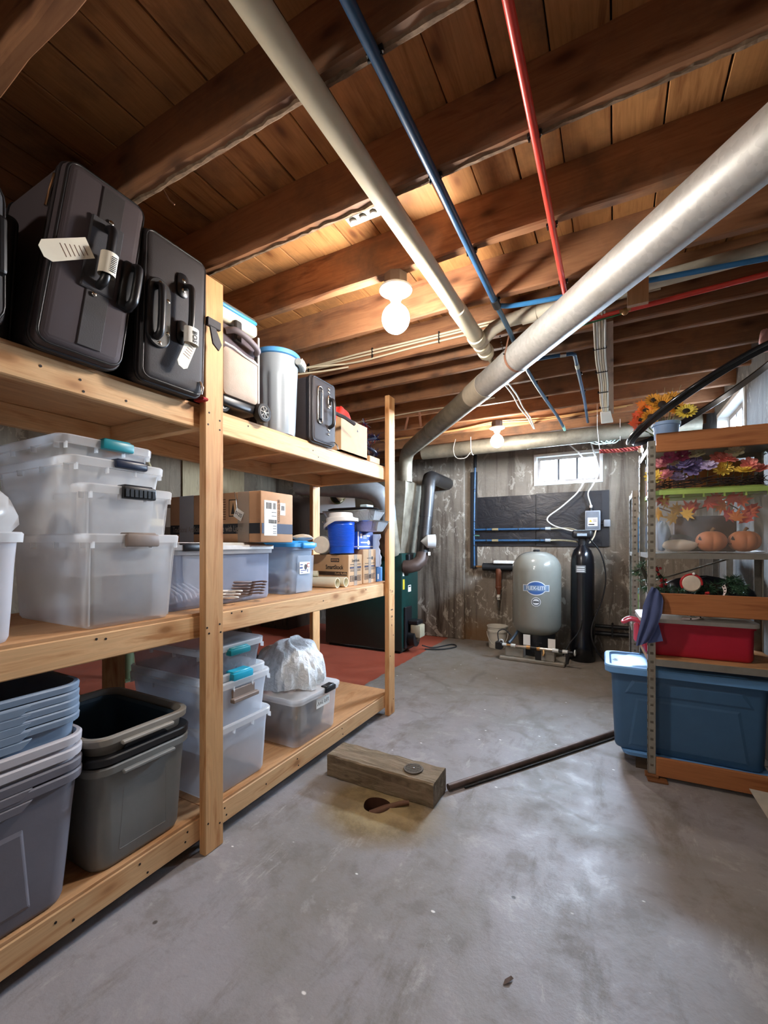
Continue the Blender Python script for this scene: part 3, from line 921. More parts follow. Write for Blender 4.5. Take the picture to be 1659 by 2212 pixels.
for (ya, yb, za, zb) in ((0.075, 0.118, 0.092, 0.104), (0.126, 0.175, 0.092, 0.104), (0.075, 0.125, 0.080, 0.084)):
    MB().box(0, 0.0012, ya, yb, za, zb).obj('print_mark', M_wh, bb)

# ---- blue beverage jug, leaning a little
jg = thing('beverage_jug', 'ribbed blue drink jug with a white lid and white bail handle', 'jug', (-1.70, 2.545, zc + 0.220), 0, None, (0.0, -0.05, -0.45))
M_jblue = plain('jug_blue', '1e59d0', 0.3, var=0.05)
prof = [(0.078, 0), (0.086, 0.004), (0.086, 0.045)]
for k in range(16):
    z = 0.05 + 0.0095 * k
    r = 0.088 + 0.008 * k / 15
    prof += [(r, z), (r + 0.0025, z + 0.004), (r, z + 0.008)]
prof += [(0.098, 0.21), (0.098, 0.232)]
MB().lathe(prof, 36).obj('body', M_jblue, jg, smooth=50)
MB().lathe([(0.100, 0.222), (0.105, 0.225), (0.105, 0.250), (0.098, 0.255), (0.086, 0.258), (0.084, 0.283), (0.078, 0.288), (0.01, 0.289)], 36, False, True).obj('lid', M_wh, jg, smooth=40)
hp = [(0.118 * math.cos(a), 0.118 * math.sin(a), 0.236 - 0.05 * max(0, math.sin(a + PI / 2 + 2.4)) ) for a in [2 * PI * k / 36 for k in range(36)]]
hm = MB()
hm.loft([[(p[0] * 1.0, p[1] * 1.0, p[2] - 0.011) for p in hp], [(p[0] * 1.05, p[1] * 1.05, p[2] - 0.011) for p in hp], [(p[0] * 1.05, p[1] * 1.05, p[2] + 0.011) for p in hp], [(p[0], p[1], p[2] + 0.011) for p in hp], [(p[0] * 1.0, p[1] * 1.0, p[2] - 0.011) for p in hp]], False, False)
hm.obj('bail_handle', M_wh, jg, smooth=30)

# ---- glass jar lying on its side
gj = thing('glass_jar', 'clear glass jar lying on its side with a cream lid', 'jar', (-1.82, 2.49, zc + 0.217 + 0.066), 0, None, (PI / 2, 0, 0.35))
MB().lathe([(0.055, -0.10), (0.064, -0.09), (0.065, 0.02), (0.058, 0.04), (0.052, 0.05)], 26, True, False).obj('glass', clear('jar_glass', 'dfe8ea', 0.22, 0.05, 0.1), gj, smooth=40)
MB().lathe([(0.055, 0.045), (0.060, 0.047), (0.060, 0.066), (0.056, 0.070)], 26).obj('lid', plain('cream_lid', 'e8dfcc', 0.45), gj, smooth=40)

# ---- foil roasting pans
g = Nodes('foil_pan')
fn = g.noise(g.coord((60, 60, 8)), 2.0, 4)
g.p(color=lin('d2d4d6'), rough=0.38, metal=0.7)
g.bump(fn, 0.5, 0.01)
M_foil = g.m
def foil_pan(loc, L, W, H, label, rz=0.0):
    t = thing('foil_pan', label, 'baking pan', loc, rz, 'foil roasting pans')
    n = 96
    def ring(hx, hy, z, amp):
        pts = rrect(hx, hy, 0.03, 23)
        return [(x * (1 + amp * (k % 2)), y * (1 + amp * 1.5 * (k % 2)), z) for k, (x, y) in enumerate(pts)]
    MB().loft([ring(L / 2 - 0.05, W / 2 - 0.05, 0.0, 0), ring(L / 2 - 0.045, W / 2 - 0.045, 0.004, 0.02), ring(L / 2 - 0.015, W / 2 - 0.015, H - 0.003, 0.02), ring(L / 2 - 0.012, W / 2 - 0.012, H, 0)], True, False).obj('pan_wall', M_foil, t)
    MB().rloft([(H - 0.002, L / 2 - 0.014, W / 2 - 0.014, 0.05), (H, L / 2, W / 2, 0.06), (H + 0.005, L / 2 + 0.002, W / 2 + 0.002, 0.06), (H + 0.005, L / 2 - 0.004, W / 2 - 0.004, 0.06), (H + 0.002, L / 2 - 0.014, W / 2 - 0.014, 0.05)], 8, False, False).obj('rim', plain('foil_rim', 'cdd4d6', 0.25, 0.9), t, smooth=40)
    return t
foil_pan((-1.72, 2.757, zc + 0.381), 0.50, 0.232, 0.072, 'lower foil roasting pan resting on the spoon box')
foil_pan((-1.735, 2.757, zc + 0.459), 0.47, 0.228, 0.072, 'upper foil roasting pan below the black tray lid')
bl = MB()
bl.rloft([(0, 0.20, 0.10, 0.095), (0.012, 0.21, 0.108, 0.10), (0.016, 0.205, 0.104, 0.10), (0.022, 0.18, 0.08, 0.075)], 10)
tag(bl.obj('tray_lid', M_blk, None, smooth=40, loc=(-1.735, 2.757, zc + 0.537)), 'black oval tray lid lying on the foil pans', 'lid')
sq_ = MB().rbox(-0.03, 0.03, -0.05, 0.05, 0, 0.02, 0.006)
tag(sq_.obj('sponge_pack', plain('pale_blue_pack', 'b9d4e2', 0.5), None, loc=(-1.62, 2.757, zc + 0.560)), 'small pale blue pack lying on the black tray lid', 'packet')
# netting sack and a blue carton by the end post
ns = MB()
rings = []
for i in range(11):
    q = i / 10
    rad = 0.05 + 0.025 * math.sin(q * 7) * 0.4
    rings.append([((rad + 0.006 * math.sin(6 * k + 3 * i)) * math.cos(2 * PI * k / 24), (rad * 0.55 + 0.004 * math.cos(5 * k + i)) * math.sin(2 * PI * k / 24), 0.25 * q) for k in range(24)])
ns.loft(rings)
tag(ns.obj('netting_sack', clear('white_net', 'dfe4ee', 0.75, 0.5), None, smooth=50, loc=(-1.64, 2.908, zc + 0.115)), 'white plastic netting sack on the blue carton by the end post', 'bag')
bc = carton('blue_carton', 'small blue carton at the end of the middle shelf', (-1.60, 2.875, zc), 0.2, 0.09, 0.112, plain('mid_blue_card', '3d76b8', 0.5))
MB().box(0, 0.001, 0.01, 0.03, 0.02, 0.06).obj('label', M_lab, bc)
# loose cloth bundle beside the jar
def lump(name, loc, size, mat, label, cat, seed=1, n=14, amp=0.18, smooth=60, group=None, freq=3.0):
    r = random.Random(seed)
    ph = [r.uniform(0, 6) for _ in range(6)]
    m = MB()
    rings = []
    N = 10
    for i in range(N + 1):
        a = -PI / 2 + PI * i / N
        ring = []
        for k in range(n * 2):
            b = PI * k / n
            w = 1 + amp * (math.sin(freq * b + ph[0] + 2 * a) * 0.5 + math.sin(2 * freq * b + ph[1] - 3 * a) * 0.35 + math.sin(5 * a + ph[2] + b) * 0.3)
            ring.append((size[0] * math.cos(a) * math.cos(b) * w + 1e-4 * math.cos(b), size[1] * math.cos(a) * math.sin(b) * w + 1e-4 * math.sin(b), size[2] * (1 + math.sin(a) * (1 + (0.3 * (w - 1) if a > 0 else 0)))))
        rings.append(ring)
    m.loft(rings)
    return tag(m.obj(name, mat, None, smooth=smooth, loc=loc), label, cat, group)
lump('cloth_bundle', (-1.74, 2.16, zc + 0.308), (0.07, 0.05, 0.022), plain('cream_cloth', 'e3d6c2', 0.9), 'cream cloth bundle lying behind the blue lid', 'cloth', 3)

# ------------------------------------------------------------------ bottom shelf: nested grey totes
z0 = DECK[0]
def side_panel(t, L, W, H, mat, taper=0.90, lip=0.016, depth=-0.006, frac=0.6, z=(0.12, 0.72)):
    """embossed panel on the local -y face"""
    hx, hy = L / 2, W / 2
    bx, by = hx * taper, hy * taper
    def ye(q): return -(by + (hy - lip - by) * q / H) - 0.0008
    za, zb = H * z[0], H * z[1]
    w = bx * frac
    m = MB()
    p = [(-w, za), (w, za), (w * 0.86, zb), (-w * 0.86, zb)]
    m.loft([[(x, ye(q), q) for x, q in p], [(x * 0.95, ye(q) + depth, q + (0.012 if q == za else -0.012)) for x, q in p]], False, True)
    return m.obj('side_panel', mat, t, bevel=0.002)
def grip(t, L, W, H, mat, w=0.26):
    """handle overhang in the middle of the local -y rim"""
    hy = W / 2
    m = MB()
    m.loft([[(-w / 2 - 0.03, -hy - 0.001, H - 0.030), (w / 2 + 0.03, -hy - 0.001, H - 0.030), (w / 2, -hy - 0.001, H - 0.056), (-w / 2, -hy - 0.001, H - 0.056)],
            [(-w / 2 - 0.03, -hy + 0.014, H - 0.030), (w / 2 + 0.03, -hy + 0.014, H - 0.030), (w / 2, -hy + 0.014, H - 0.056), (-w / 2, -hy + 0.014, H - 0.056)]])
    return m.obj('grip', mat, t, bevel=0.003)
M_g1 = plain('mauve_grey_plastic', '6d6a72', 0.5, var=0.05, bump=0.06)
M_g2 = plain('pale_grey_plastic', 'c5c1c6', 0.45, var=0.04)
M_g3 = plain('blue_grey_plastic', '7f92a8', 0.45, var=0.05)
M_g4 = plain('stone_grey_plastic', '7b7b78', 0.5, var=0.05, bump=0.06)
M_g5 = plain('taupe_plastic', '989288', 0.5, var=0.05)
M_g6 = plain('inner_shade_blue', '2f4656', 0.5, var=0.05)
GG = 'grey totes nested on the bottom shelf'
rims = [(0.575, M_g1, 'mauve grey tote at the bottom of the tall nested stack'),
        (0.610, M_g1, 'mauve grey tote nested second from the bottom of the tall stack'),
        (0.650, M_g2, 'pale grey tote with a whitish rim, the lower of two in the tall stack'),
        (0.690, M_g2, 'pale grey tote with a whitish rim, the upper of two in the tall stack'),
        (0.750, M_g3, 'blue-grey tote nested fifth from the top of the tall stack'),
        (0.776, M_g3, 'blue-grey tote nested fourth from the top of the tall stack'),
        (0.800, M_g3, 'blue-grey tote nested third from the top of the tall stack'),
        (0.824, M_g3, 'blue-grey tote nested second from the top of the tall stack'),
        (0.850, M_g3, 'blue-grey open tote on top of the tall nested stack')]
for k, (zr, mt, lb_) in enumerate(rims):
    Hh = 0.413
    L_, W_ = (0.64, 0.44) if k < 4 else (0.63, 0.43)
    xoff = 0.0 if k < 4 else -0.012
    t = tote('grey_tote', lb_, 'storage bin', (-1.735 + xoff, 0.475 + (0.006 if k >= 4 else 0), zr - Hh), L_, W_, Hh, mt, None, PI / 2, 0.85, 0.016, 0.022 if k >= 4 else 0.028, GG, 0.06)
    if k in (0, 1) or k >= 4:
        grip(t, L_, W_, Hh, mt)
    if k == 0:
        side_panel(t, L_, W_, Hh, mt, 0.85)
GH = 'grey totes nested beside the wooden post'
t = tote('grey_tote', 'stone grey tote at the bottom of the short stack by the post', 'storage bin', (-1.795, 0.995, z0), 0.56, 0.40, 0.375, M_g4, None, 0.0, 0.86, 0.016, 0.028, GH, 0.06, panel=-0.006)
MB().rbox(0.266, 0.292, -0.10, 0.10, 0.335, 0.349, 0.004, 1).obj('grip', M_g4, t)
t = tote('grey_tote', 'black tote nested between two grey ones by the post', 'storage bin', (-1.795, 0.995, z0 + 0.034), 0.562, 0.402, 0.375, M_blk, None, 0.0, 0.80, 0.030, 0.026, GH, 0.06)
t = tote('grey_tote', 'taupe tote with a light rim on top of the short stack', 'storage bin', (-1.80, 0.995, z0 + 0.098), 0.556, 0.396, 0.375, M_g5, None, 0.0, 0.78, 0.020, 0.026, GH, 0.06)
MB().rbox(0.266, 0.290, -0.10, 0.10, 0.337, 0.351, 0.004, 1).obj('grip', M_g5, t)
MB().loft([[(0.262, y, z) for y, z in rrect(0.085, 0.022, 0.02, 5, 0, 0.305)], [(0.2665, y, z) for y, z in rrect(0.085, 0.022, 0.02, 5, 0, 0.305)]]).obj('recess_shade', M_blk, t)  # black plate paints the shade of a grip recess onto the tote
tote('grey_tote', 'slate blue tote added for the dark shade inside the taupe one', 'storage bin', (-1.80, 0.995, z0 + 0.118), 0.49, 0.335, 0.335, M_g6, None, 0.0, 0.84, 0.010, 0.012, GH, 0.05)  # added liner, its dark colour stands for shade inside the taupe tote

# ---- clear tote stack behind the post
GC = 'clear totes stacked on the bottom shelf'
t = tote('clear_tote', 'open cloudy tote at the bottom of the stack behind the post', 'storage bin', (-1.83, 1.475, z0), 0.60, 0.40, 0.318, M_cloud, M_rimc, taper=0.88, shell=False, group=GC)
ribs(t, 0.60, 0.40, 0.318, 0.292, M_rimc)
t = tote('clear_tote', 'clear tote with a folded-down taupe handle, second in the stack behind the post', 'storage bin', (-1.835, 1.475, z0 + 0.185), 0.60, 0.40, 0.325, M_cloud, M_rimc, taper=0.84, shell=False, group=GC)
ribs(t, 0.60, 0.40, 0.325, 0.298, M_rimc)
MB().rbox(0.288, 0.315, -0.075, 0.085, 0.225, 0.245, 0.004, 1).rbox(0.284, 0.296, -0.065, 0.075, 0.235, 0.285, 0.004, 1).obj('latch', M_taupe, t)
t = tote('clear_tote', 'clear tote with a bright cyan handle in the stack behind the post', 'storage bin', (-1.85, 1.475, z0 + 0.215), 0.58, 0.385, 0.325, M_cloud, M_rimc, taper=0.80, shell=False, group=GC)
latch(t, 0.282, 0.325, 0.125, M_cyan, 0.038, 0.032, 0.0)
t = tote('clear_tote', 'smoky clear tote with a dark teal handle on top of the stack behind the post', 'storage bin', (-1.86, 1.47, z0 + 0.365), 0.58, 0.39, 0.305, clear('smoky_tub', 'b9b7bc', 0.30), M_rimc, taper=0.82, shell=False, group=GC)
latch(t, 0.282, 0.285, 0.125, M_teal, 0.03, 0.03, 0.0); ribs(t, 0.58, 0.39, 0.305, 0.278, M_rimc)
lid(t, 0.575, 0.385, 0.306, clear('smoky_lid', 'cfd0d6', 0.25), 0.012, 0.045)

# ---- tote of keepsakes with the bag on top
t = tote('keepsake_tote', 'clear tote of crumpled keepsakes with a black latch and handwritten label', 'storage bin', (-1.765, 2.055, z0), 0.50, 0.43, 0.275, M_clear2, M_rimc, taper=0.88, shell=False)
lid(t, 0.505, 0.435, 0.282, M_rimc, 0.02, 0.05)
latch(t, 0.245, 0.284, 0.10, M_blk, 0.032, 0.02, 0.08)
lb2 = MB().box(0.2345, 0.2365, -0.03, 0.10, 0.175, 0.228).obj('label', M_lab, t)
for (pts) in (((-0.02, 0.19), (-0.012, 0.212), (-0.003, 0.19)), ((0.004, 0.192), (0.006, 0.206), (0.015, 0.204), (0.016, 0.192)), ((0.024, 0.212), (0.026, 0.192), (0.033, 0.192)), ((0.045, 0.2), (0.052, 0.21), (0.060, 0.2), (0.052, 0.19), (0.045, 0.2)), ((0.07, 0.214), (0.07, 0.191)), ((0.078, 0.21), (0.088, 0.212), (0.084, 0.2), (0.09, 0.191))):
    MB().tube([(0.2372, y, z) for y, z in pts], 0.0011, 5).obj('pen_stroke', M_prt, lb2)
M_news = plain('crumpled_paper', '8a7a63', 0.85, var=0.35, scale=20)
for k in range(10):
    lump('paper_wad', (-1.90 + 0.068 * (k % 5), 1.972 + 0.155 * (k // 5) + 0.008 * (k % 2), z0 + 0.012), (0.045, 0.062, 0.085 + 0.016 * (k % 3)), M_news,
         ['crumpled brown paper wad at the back left of the keepsake tote', 'crumpled brown paper wad left of the tote middle', 'crumpled brown paper wad near the left wall of the keepsake tote', 'crumpled brown paper wad at the near left of the keepsake tote', 'crumpled brown paper wad at the near left front of the keepsake tote',
          'crumpled brown paper wad at the back right of the keepsake tote', 'crumpled brown paper wad right of the tote middle', 'crumpled brown paper wad near the right wall of the keepsake tote', 'crumpled brown paper wad below the black latch', 'crumpled brown paper wad behind the handwritten label'][k], 'paper wad', 20 + k, amp=0.22, smooth=40, group='paper wads in the keepsake tote')
def draped_bag(name, loc, sx, sy, sz, mat, label, seed):
    r = random.Random(seed)
    n, N = 72, 26
    ph = [r.uniform(0, 6.28) for _ in range(12)]
    rings = []
    for i in range(N + 1):
        q = i / N
        a = q * PI * 0.5
        prof = (math.cos(a) ** 0.55) if q < 1 else 0.001
        ring = []
        for k in range(n):
            b = 2 * PI * k / n
            w = 1 + 0.05 * math.sin(3 * b + ph[0]) + 0.045 * math.sin(9 * b + ph[1] + 4 * q) * (1 - q) + 0.028 * math.sin(17 * b + ph[2] - 7 * q) + 0.022 * math.sin(29 * b + ph[3] + 11 * q)
            zz = sz * math.sin(a) * (1 + 0.10 * math.sin(2 * b + ph[4]) + 0.03 * math.sin(7 * b + 9 * q))
            fold = 0.012 * math.sin(14 * q + 5 * b + ph[5]) * (1 - q)
            ring.append((sx * prof * w * math.cos(b) + 1e-4 * math.cos(b), sy * prof * w * math.sin(b) + 1e-4 * math.sin(b), zz + fold + (0.0 if i else 0)))
        rings.append(ring)
    m = MB().loft(rings)
    return tag(m.obj(name, mat, None, smooth=35, loc=loc), label, 'plastic bag')
g = Nodes('crinkled_bag')
nn = g.noise(g.coord((1, 1, 1)), 22, 6, 0.65, 1.6)
g.p(color=g.ramp(nn, [(0.3, lin('d2d5d2')), (0.6, lin('f2f4f5'))]), rough=0.25, spec=0.6)
g.bump(nn, 0.6, 0.02)
M_bag = g.m
draped_bag('plastic_bag', (-1.765, 2.07, z0 + 0.300), 0.225, 0.205, 0.235, M_bag, 'stuffed white plastic bag sitting on the keepsake tote', 5)
draped_bag('plastic_bag', (-2.03, 1.90, z0 + 0.002), 0.12, 0.15, 0.60, clear('brown_film', '6f675f', 0.8, 0.15), 'dark glossy plastic bag standing behind the white one', 8)

# ------------------------------------------------------------------ top shelf: luggage
zt = DECK[2]
g = Nodes('suitcase_fabric')
wv = g.n('TexWave', {'Vector': g.coord((1, 1, 1)), 'Scale': 160.0, 'Distortion': 1.0})
g.p(color=lin('4b4346'), rough=0.75, spec=0.25)
g.bump(wv.outputs['Fac'], 0.15, 0.002)
M_fab = g.m
M_fab2 = plain('black_fabric', '2e292b', 0.7, var=0.15, bump=0.15, bscale=300)
M_fab3 = plain('charcoal_fabric', '3a383b', 0.8, var=0.12, bump=0.15, bscale=300)
M_pipe = plain('piping', '1a191c', 0.4)
M_chrome = plain('chrome', 'd6d2ca', 0.18, 1.0, var=0.03)
def suitcase(label, loc, dx, dy, dz, mat, shear=0.0, bev=0.03):
    t = thing('suitcase', label, 'suitcase', loc, 0, 'luggage on the top shelf')
    S = Matrix.Identity(4)
    S[1][2] = shear
    m = MB().rbox(-dx, 0, 0, dy, 0, dz, bev, 4).xform(S)
    m.obj('shell', mat, t, smooth=50)
    # raised front panel, piping loops, zip track
    def loop(x, inset, r, name, mt):
        pts = [(x, y, z) for y, z in rrect(dy / 2 - inset, dz / 2 - inset, max(0.01, bev * 1.1 - inset * 0.5), 5, dy / 2, dz / 2)]
        MB().tube([tuple(S @ Vector(p)) for p in pts], r, 8, loop=True).obj(name, mt, t, smooth=60)
    loop(-bev * 0.35, bev * 0.22, 0.0045, 'piping', M_pipe)
    loop(-bev * 1.6, -0.001, 0.0045, 'piping', M_pipe)
    loop(-bev * 1.15, -0.001, 0.006, 'zip_track', plain('zip_tape', '2a282c', 0.5))
    loop(-dx * 0.62, -0.001, 0.0045, 'piping', M_pipe)
    return t, S
def rivets(t, S, pts, x=0.002):
    rv = None
    for (y, z) in pts:
        p = tuple(S @ Vector((x, y, z)))
        if rv is None:
            rv = MB().sphere((0, 0, 0), 0.0085, 12, 8, (0.5, 1, 1)).obj('rivet', M_chrome, t, smooth=60, loc=p)
        else:
            share(rv, t, p)
def grip_handle(t, S, y, z, ln, r, mat, out=0.035, name='carry_handle'):
    pts = curve([(0.0, y, z - ln / 2), (out * 0.8, y, z - ln / 2 + 0.012), (out, y, z - ln / 4), (out, y, z + ln / 4), (out * 0.8, y, z + ln / 2 - 0.012), (0.0, y, z + ln / 2)], 5)
    return MB().tube([tuple(S @ Vector(p)) for p in pts], r, 12).obj(name, mat, t, smooth=60)
def paper_tag(t, p, rot, w, h, lines=True, code=None, loopy=True):
    tg = MB().add([(0.0008 * s, y, z) for s in (-1, 1) for (y, z) in ((-w / 2, 0), (w / 2, 0), (w / 2, h - w * 0.3), (w * 0.25, h), (-w * 0.25, h), (-w / 2, h - w * 0.3))],
                  [(0, 1, 2, 3, 4, 5), (11, 10, 9, 8, 7, 6), (0, 6, 7, 1), (1, 7, 8, 2), (2, 8, 9, 3), (3, 9, 10, 4), (4, 10, 11, 5), (5, 11, 6, 0)]).obj('paper_tag', plain('tag_paper', 'ece3cf', 0.6, var=0.04), t, loc=p, rot=rot)
    if lines:
        for k in range(6):
            MB().box(0.0008, 0.0014, -w * 0.34, w * (0.1 + 0.04 * k), h * (0.12 + 0.09 * k), h * (0.12 + 0.09 * k) + 0.002).obj('tag_line', M_prt2, tg)
    if code:
        text(code, w * 0.62, M_prt, tg, (0.0018, 0, h * 0.45), (0, PI / 2, 0) if False else (PI / 2, PI / 2, PI / 2))
    return tg

s1, S = suitcase('large charcoal suitcase leaning right on the top shelf with a paper airline tag', (-1.462, 0.612, zt), 0.60, 0.255, 0.605, M_fab, 0.15, 0.035)
MB().rbox(0.0, 0.004, 0.105, 0.175, 0.03, 0.575, 0.002, 1).xform(S).obj('webbing_strap', M_fab2, s1)
MB().rbox(-0.001, 0.010, 0.085, 0.185, 0.215, 0.46, 0.004, 1).xform(S).obj('handle_plate', M_fab3, s1)
grip_handle(s1, S, 0.135, 0.335, 0.20, 0.013, M_blk, 0.045)
rivets(s1, S, ((0.142, 0.465), (0.138, 0.435), (0.132, 0.235), (0.128, 0.205)), 0.008)
MB().rbox(0.0, 0.016, 0.196, 0.252, 0.20, 0.37, 0.012, 3).xform(S).obj('pull_cup', M_blk, s1, smooth=50)
grip_handle(s1, S, 0.232, 0.285, 0.15, 0.014, M_blk, 0.042, 'pull_handle')
paper_tag(s1, tuple(S @ Vector((0.030, 0.085, 0.33))), (2.15, 0.1, 0.0), 0.055, 0.15)
wr = MB()
wr.loft([[(0.045 + 0.022 * math.cos(a), 0.138 + 0.003 * math.sin(a) + 0.15 * z, z) for a in [2 * PI * k / 14 for k in range(14)]] for z in (0.275, 0.345)], False, False)
wr = MB()
wr.loft([[tuple(S @ Vector((0.045 + 0.020 * math.cos(a), 0.135 + 0.026 * math.sin(a), z))) for a in [2 * PI * k / 18 for k in range(18)]] for z in (0.262, 0.335)], False, False)
wr.obj('tag_wrap', plain('tag_paper', 'ece3cf', 0.6), s1, smooth=60)
cb_ = MB()
for k in range(9):
    zz = 0.27 + 0.006 * k
    cb_.box(0.0655, 0.0662, 0.132, 0.150, zz, zz + 0.003)
cb_.xform(S).obj('barcode', M_prt, s1)
for (p0, p1, nm) in (((-0.055, -0.004, 0.55), (-0.06, -0.010, 0.44), 'zip_pull'), ((-0.05, 0.02, 0.612), (-0.045, 0.075, 0.61), 'zip_pull')):
    MB().tube([tuple(S @ Vector(p0)), tuple(S @ (Vector(p0) * 0.5 + Vector(p1) * 0.5 + Vector((0.004, -0.003, 0)))), tuple(S @ Vector(p1))], [0.006, 0.004, 0.005], 8).obj(nm, M_chrome, s1, smooth=60)

s2, S = suitcase('black suitcase beside the wooden post with a paper tag reading BOS', (-1.452, 0.925, zt), 0.60, 0.262, 0.545, M_fab2, 0.03, 0.03)
def plate(t, S, y, z, hy, hz, r, d, name, mat):
    m = MB()
    m.loft([[tuple(S @ Vector((x, a, b))) for a, b in rrect(hy - i, hz - i, r, 6, y, z)] for x, i in ((-0.001, 0), (d * 0.7, 0), (d, 0.004))], True, True)
    return m.obj(name, mat, t, smooth=40)
plate(s2, S, 0.052, 0.245, 0.045, 0.125, 0.044, 0.012, 'pull_cup', M_blk)
grip_handle(s2, S, 0.042, 0.245, 0.19, 0.013, M_blk, 0.038, 'pull_handle')
rivets(s2, S, ((0.052, 0.352), (0.083, 0.30), (0.085, 0.18), (0.055, 0.135)), 0.012)
plate(s2, S, 0.146, 0.395, 0.024, 0.045, 0.022, 0.010, 'handle_plate', M_blk)
rivets(s2, S, ((0.146, 0.412), (0.146, 0.375)), 0.010)
plate(s2, S, 0.150, 0.215, 0.024, 0.045, 0.022, 0.010, 'handle_plate', M_blk)
grip_handle(s2, S, 0.158, 0.30, 0.19, 0.012, M_blk, 0.045)
MB().loft([[tuple(S @ Vector((0.045 + 0.018 * math.cos(a), 0.158 + 0.030 * math.sin(a), z))) for a in [2 * PI * k / 18 for k in range(18)]] for z in (0.165, 0.225)], False, False).obj('tag_wrap', M_lab, s2, smooth=60)
text('BOS', 0.024, M_prt, s2, tuple(S @ Vector((0.0645, 0.160, 0.190))), (PI / 2, PI / 2, PI / 2), bold=0.0006)
paper_tag(s2, tuple(S @ Vector((0.036, 0.170, 0.185))), (2.75, 0.0, 0.0), 0.045, 0.125)
MB().rbox(-0.012, 0.006, 0.262, 0.330, 0.30, 0.335, 0.003, 1).xform(S).obj('side_strap', M_fab2, s2)
MB().loft([[(-0.004, 0.285, 0.30), (-0.004, 0.315, 0.30), (-0.004, 0.345, 0.245), (-0.004, 0.33, 0.215), (-0.004, 0.30, 0.235)], [(0.004, 0.285, 0.30), (0.004, 0.315, 0.30), (0.004, 0.345, 0.245), (0.004, 0.33, 0.215), (0.004, 0.30, 0.235)]]).obj('strap_end', M_fab2, s2, bevel=0.001)
MB().tube([(0.004, 0.235, 0.055), (0.012, 0.24, 0.03), (0.010, 0.238, 0.005)], [0.004, 0.007, 0.003], 8).obj('zip_pull', M_chrome, s2, smooth=60)
tag(MB().rbox(-0.06, 0.0, 0, 0.10, 0, 0.012, 0.004, 1).obj('red_cloth', plain('red_cloth', 'a3282a', 0.9), None, loc=(-1.50, 1.0, zt - 0.0)), 'scrap of red cloth pinched under the suitcase by the post', 'cloth')
bpy.data.objects['red_cloth'].location = (-1.47, 1.195, zt)
bpy.data.objects['red_cloth'].scale = (1, 0.25, 1)

s0, S = suitcase('grey soft suitcase cut off by the left edge of the photo', (-1.475, 0.285, zt), 0.58, 0.285, 0.43, M_fab3, 0.0, 0.06)
MB().rbox(0.0, 0.018, 0.04, 0.235, 0.04, 0.30, 0.015, 3).obj('front_pocket', M_fab3, s0, smooth=50)
MB().rbox(-0.03, 0.008, 0.244, 0.272, 0.15, 0.31, 0.01, 2).obj('side_strap', M_blk, s0)
s0b, S = suitcase('narrow black case in the gap left of the big charcoal suitcase', (-1.60, 0.575, zt), 0.45, 0.036, 0.40, M_blk, 0.05, 0.012)

# ---- wheeled cooler bag
cb = thing('cooler_bag', 'wheeled soft cooler with beige pocket, cream lid and blue trim', 'cooler', (-1.50, 1.315, zt))
MB().rbox(-0.36, -0.02, 0, 0.225, 0.055, 0.40, 0.025, 3).obj('body', plain('plum_grey_fabric', '4b4046', 0.8), cb, smooth=50)
pk = MB()
rings = []
for (x, i) in ((-0.025, 0.0), (-0.004, 0.004), (0.004, 0.02)):
    rings.append([(x, y, z) for y, z in rrect(0.105 - i, 0.108 - i, 0.02, 5, 0.1125, 0.178)])
pk.loft(rings)
pk.obj('front_pocket', plain('beige_fabric', 'a59486', 0.85, var=0.08, bump=0.2, bscale=200), cb, smooth=50)
MB().tube([(0.002, 0.01, 0.292), (0.006, 0.06, 0.288), (0.008, 0.12, 0.272), (0.004, 0.215, 0.262)], 0.005, 8).obj('piping', M_wh, cb, smooth=60)
MB().tube([(-0.006, 0.222, 0.08), (-0.006, 0.222, 0.29), (-0.006, 0.222, 0.40)], 0.005, 8).obj('piping', M_wh, cb, smooth=60)
MB().rbox(-0.37, -0.012, -0.01, 0.232, 0.405, 0.465, 0.02, 3).obj('lid', plain('cream_plastic', 'ece5cf', 0.4), cb, smooth=50)
MB().rbox(-0.365, -0.016, -0.006, 0.228, 0.463, 0.480, 0.007, 2).obj('lid_trim', plain('trim_blue', '3f9bd8', 0.4), cb, smooth=50)
MB().rbox(-0.360, -0.022, 0.0, 0.222, 0.479, 0.492, 0.006, 2).obj('lid_panel', plain('dark_olive', '4c4b45', 0.6), cb, smooth=50)
MB().rbox(-0.015, 0.002, 0.075, 0.115, 0.33, 0.425, 0.008, 2).obj('lid_buckle', M_blk, cb)
MB().tube(curve([(-0.01, 0.03, 0.355), (0.02, 0.06, 0.36), (0.03, 0.12, 0.345), (0.02, 0.19, 0.325), (-0.01, 0.21, 0.32)], 5), 0.014, 10).obj('carry_handle', plain('grey_grip', '6d6469', 0.6), cb, smooth=60)
MB().rbox(-0.34, -0.01, 0.01, 0.235, 0.028, 0.075, 0.012, 2).obj('base', M_blk, cb, smooth=50)
def wheel(y, xw):
    w = MB().lathe([(0.022, -0.02), (0.042, -0.018), (0.046, -0.010), (0.046, 0.010), (0.042, 0.018), (0.032, 0.020), (0.031, 0.016)], 28).obj('wheel', M_rubber, cb, smooth=40, loc=(xw, y, 0.046), rot=(0, PI / 2, 0))
    hb = MB().lathe([(0.031, 0.014), (0.031, 0.0185), (0.027, 0.0185), (0.027, 0.014)], 28, False, False)
    hb.obj('rim_ring', M_chrome, w)
    for k in range(7):
        a = 2 * PI * k / 7
        MB().box(0.005, 0.028, -0.0028, 0.0028, 0.0155, 0.019, Matrix.Rotation(a, 4, 'Z')).obj('spoke', M_chrome, w)
    MB().lathe([(0.007, 0.014), (0.007, 0.021), (0.004, 0.022)], 14).obj('hub', M_chrome, w)
wheel(0.245, -0.005)
wheel(0.035, -0.05)

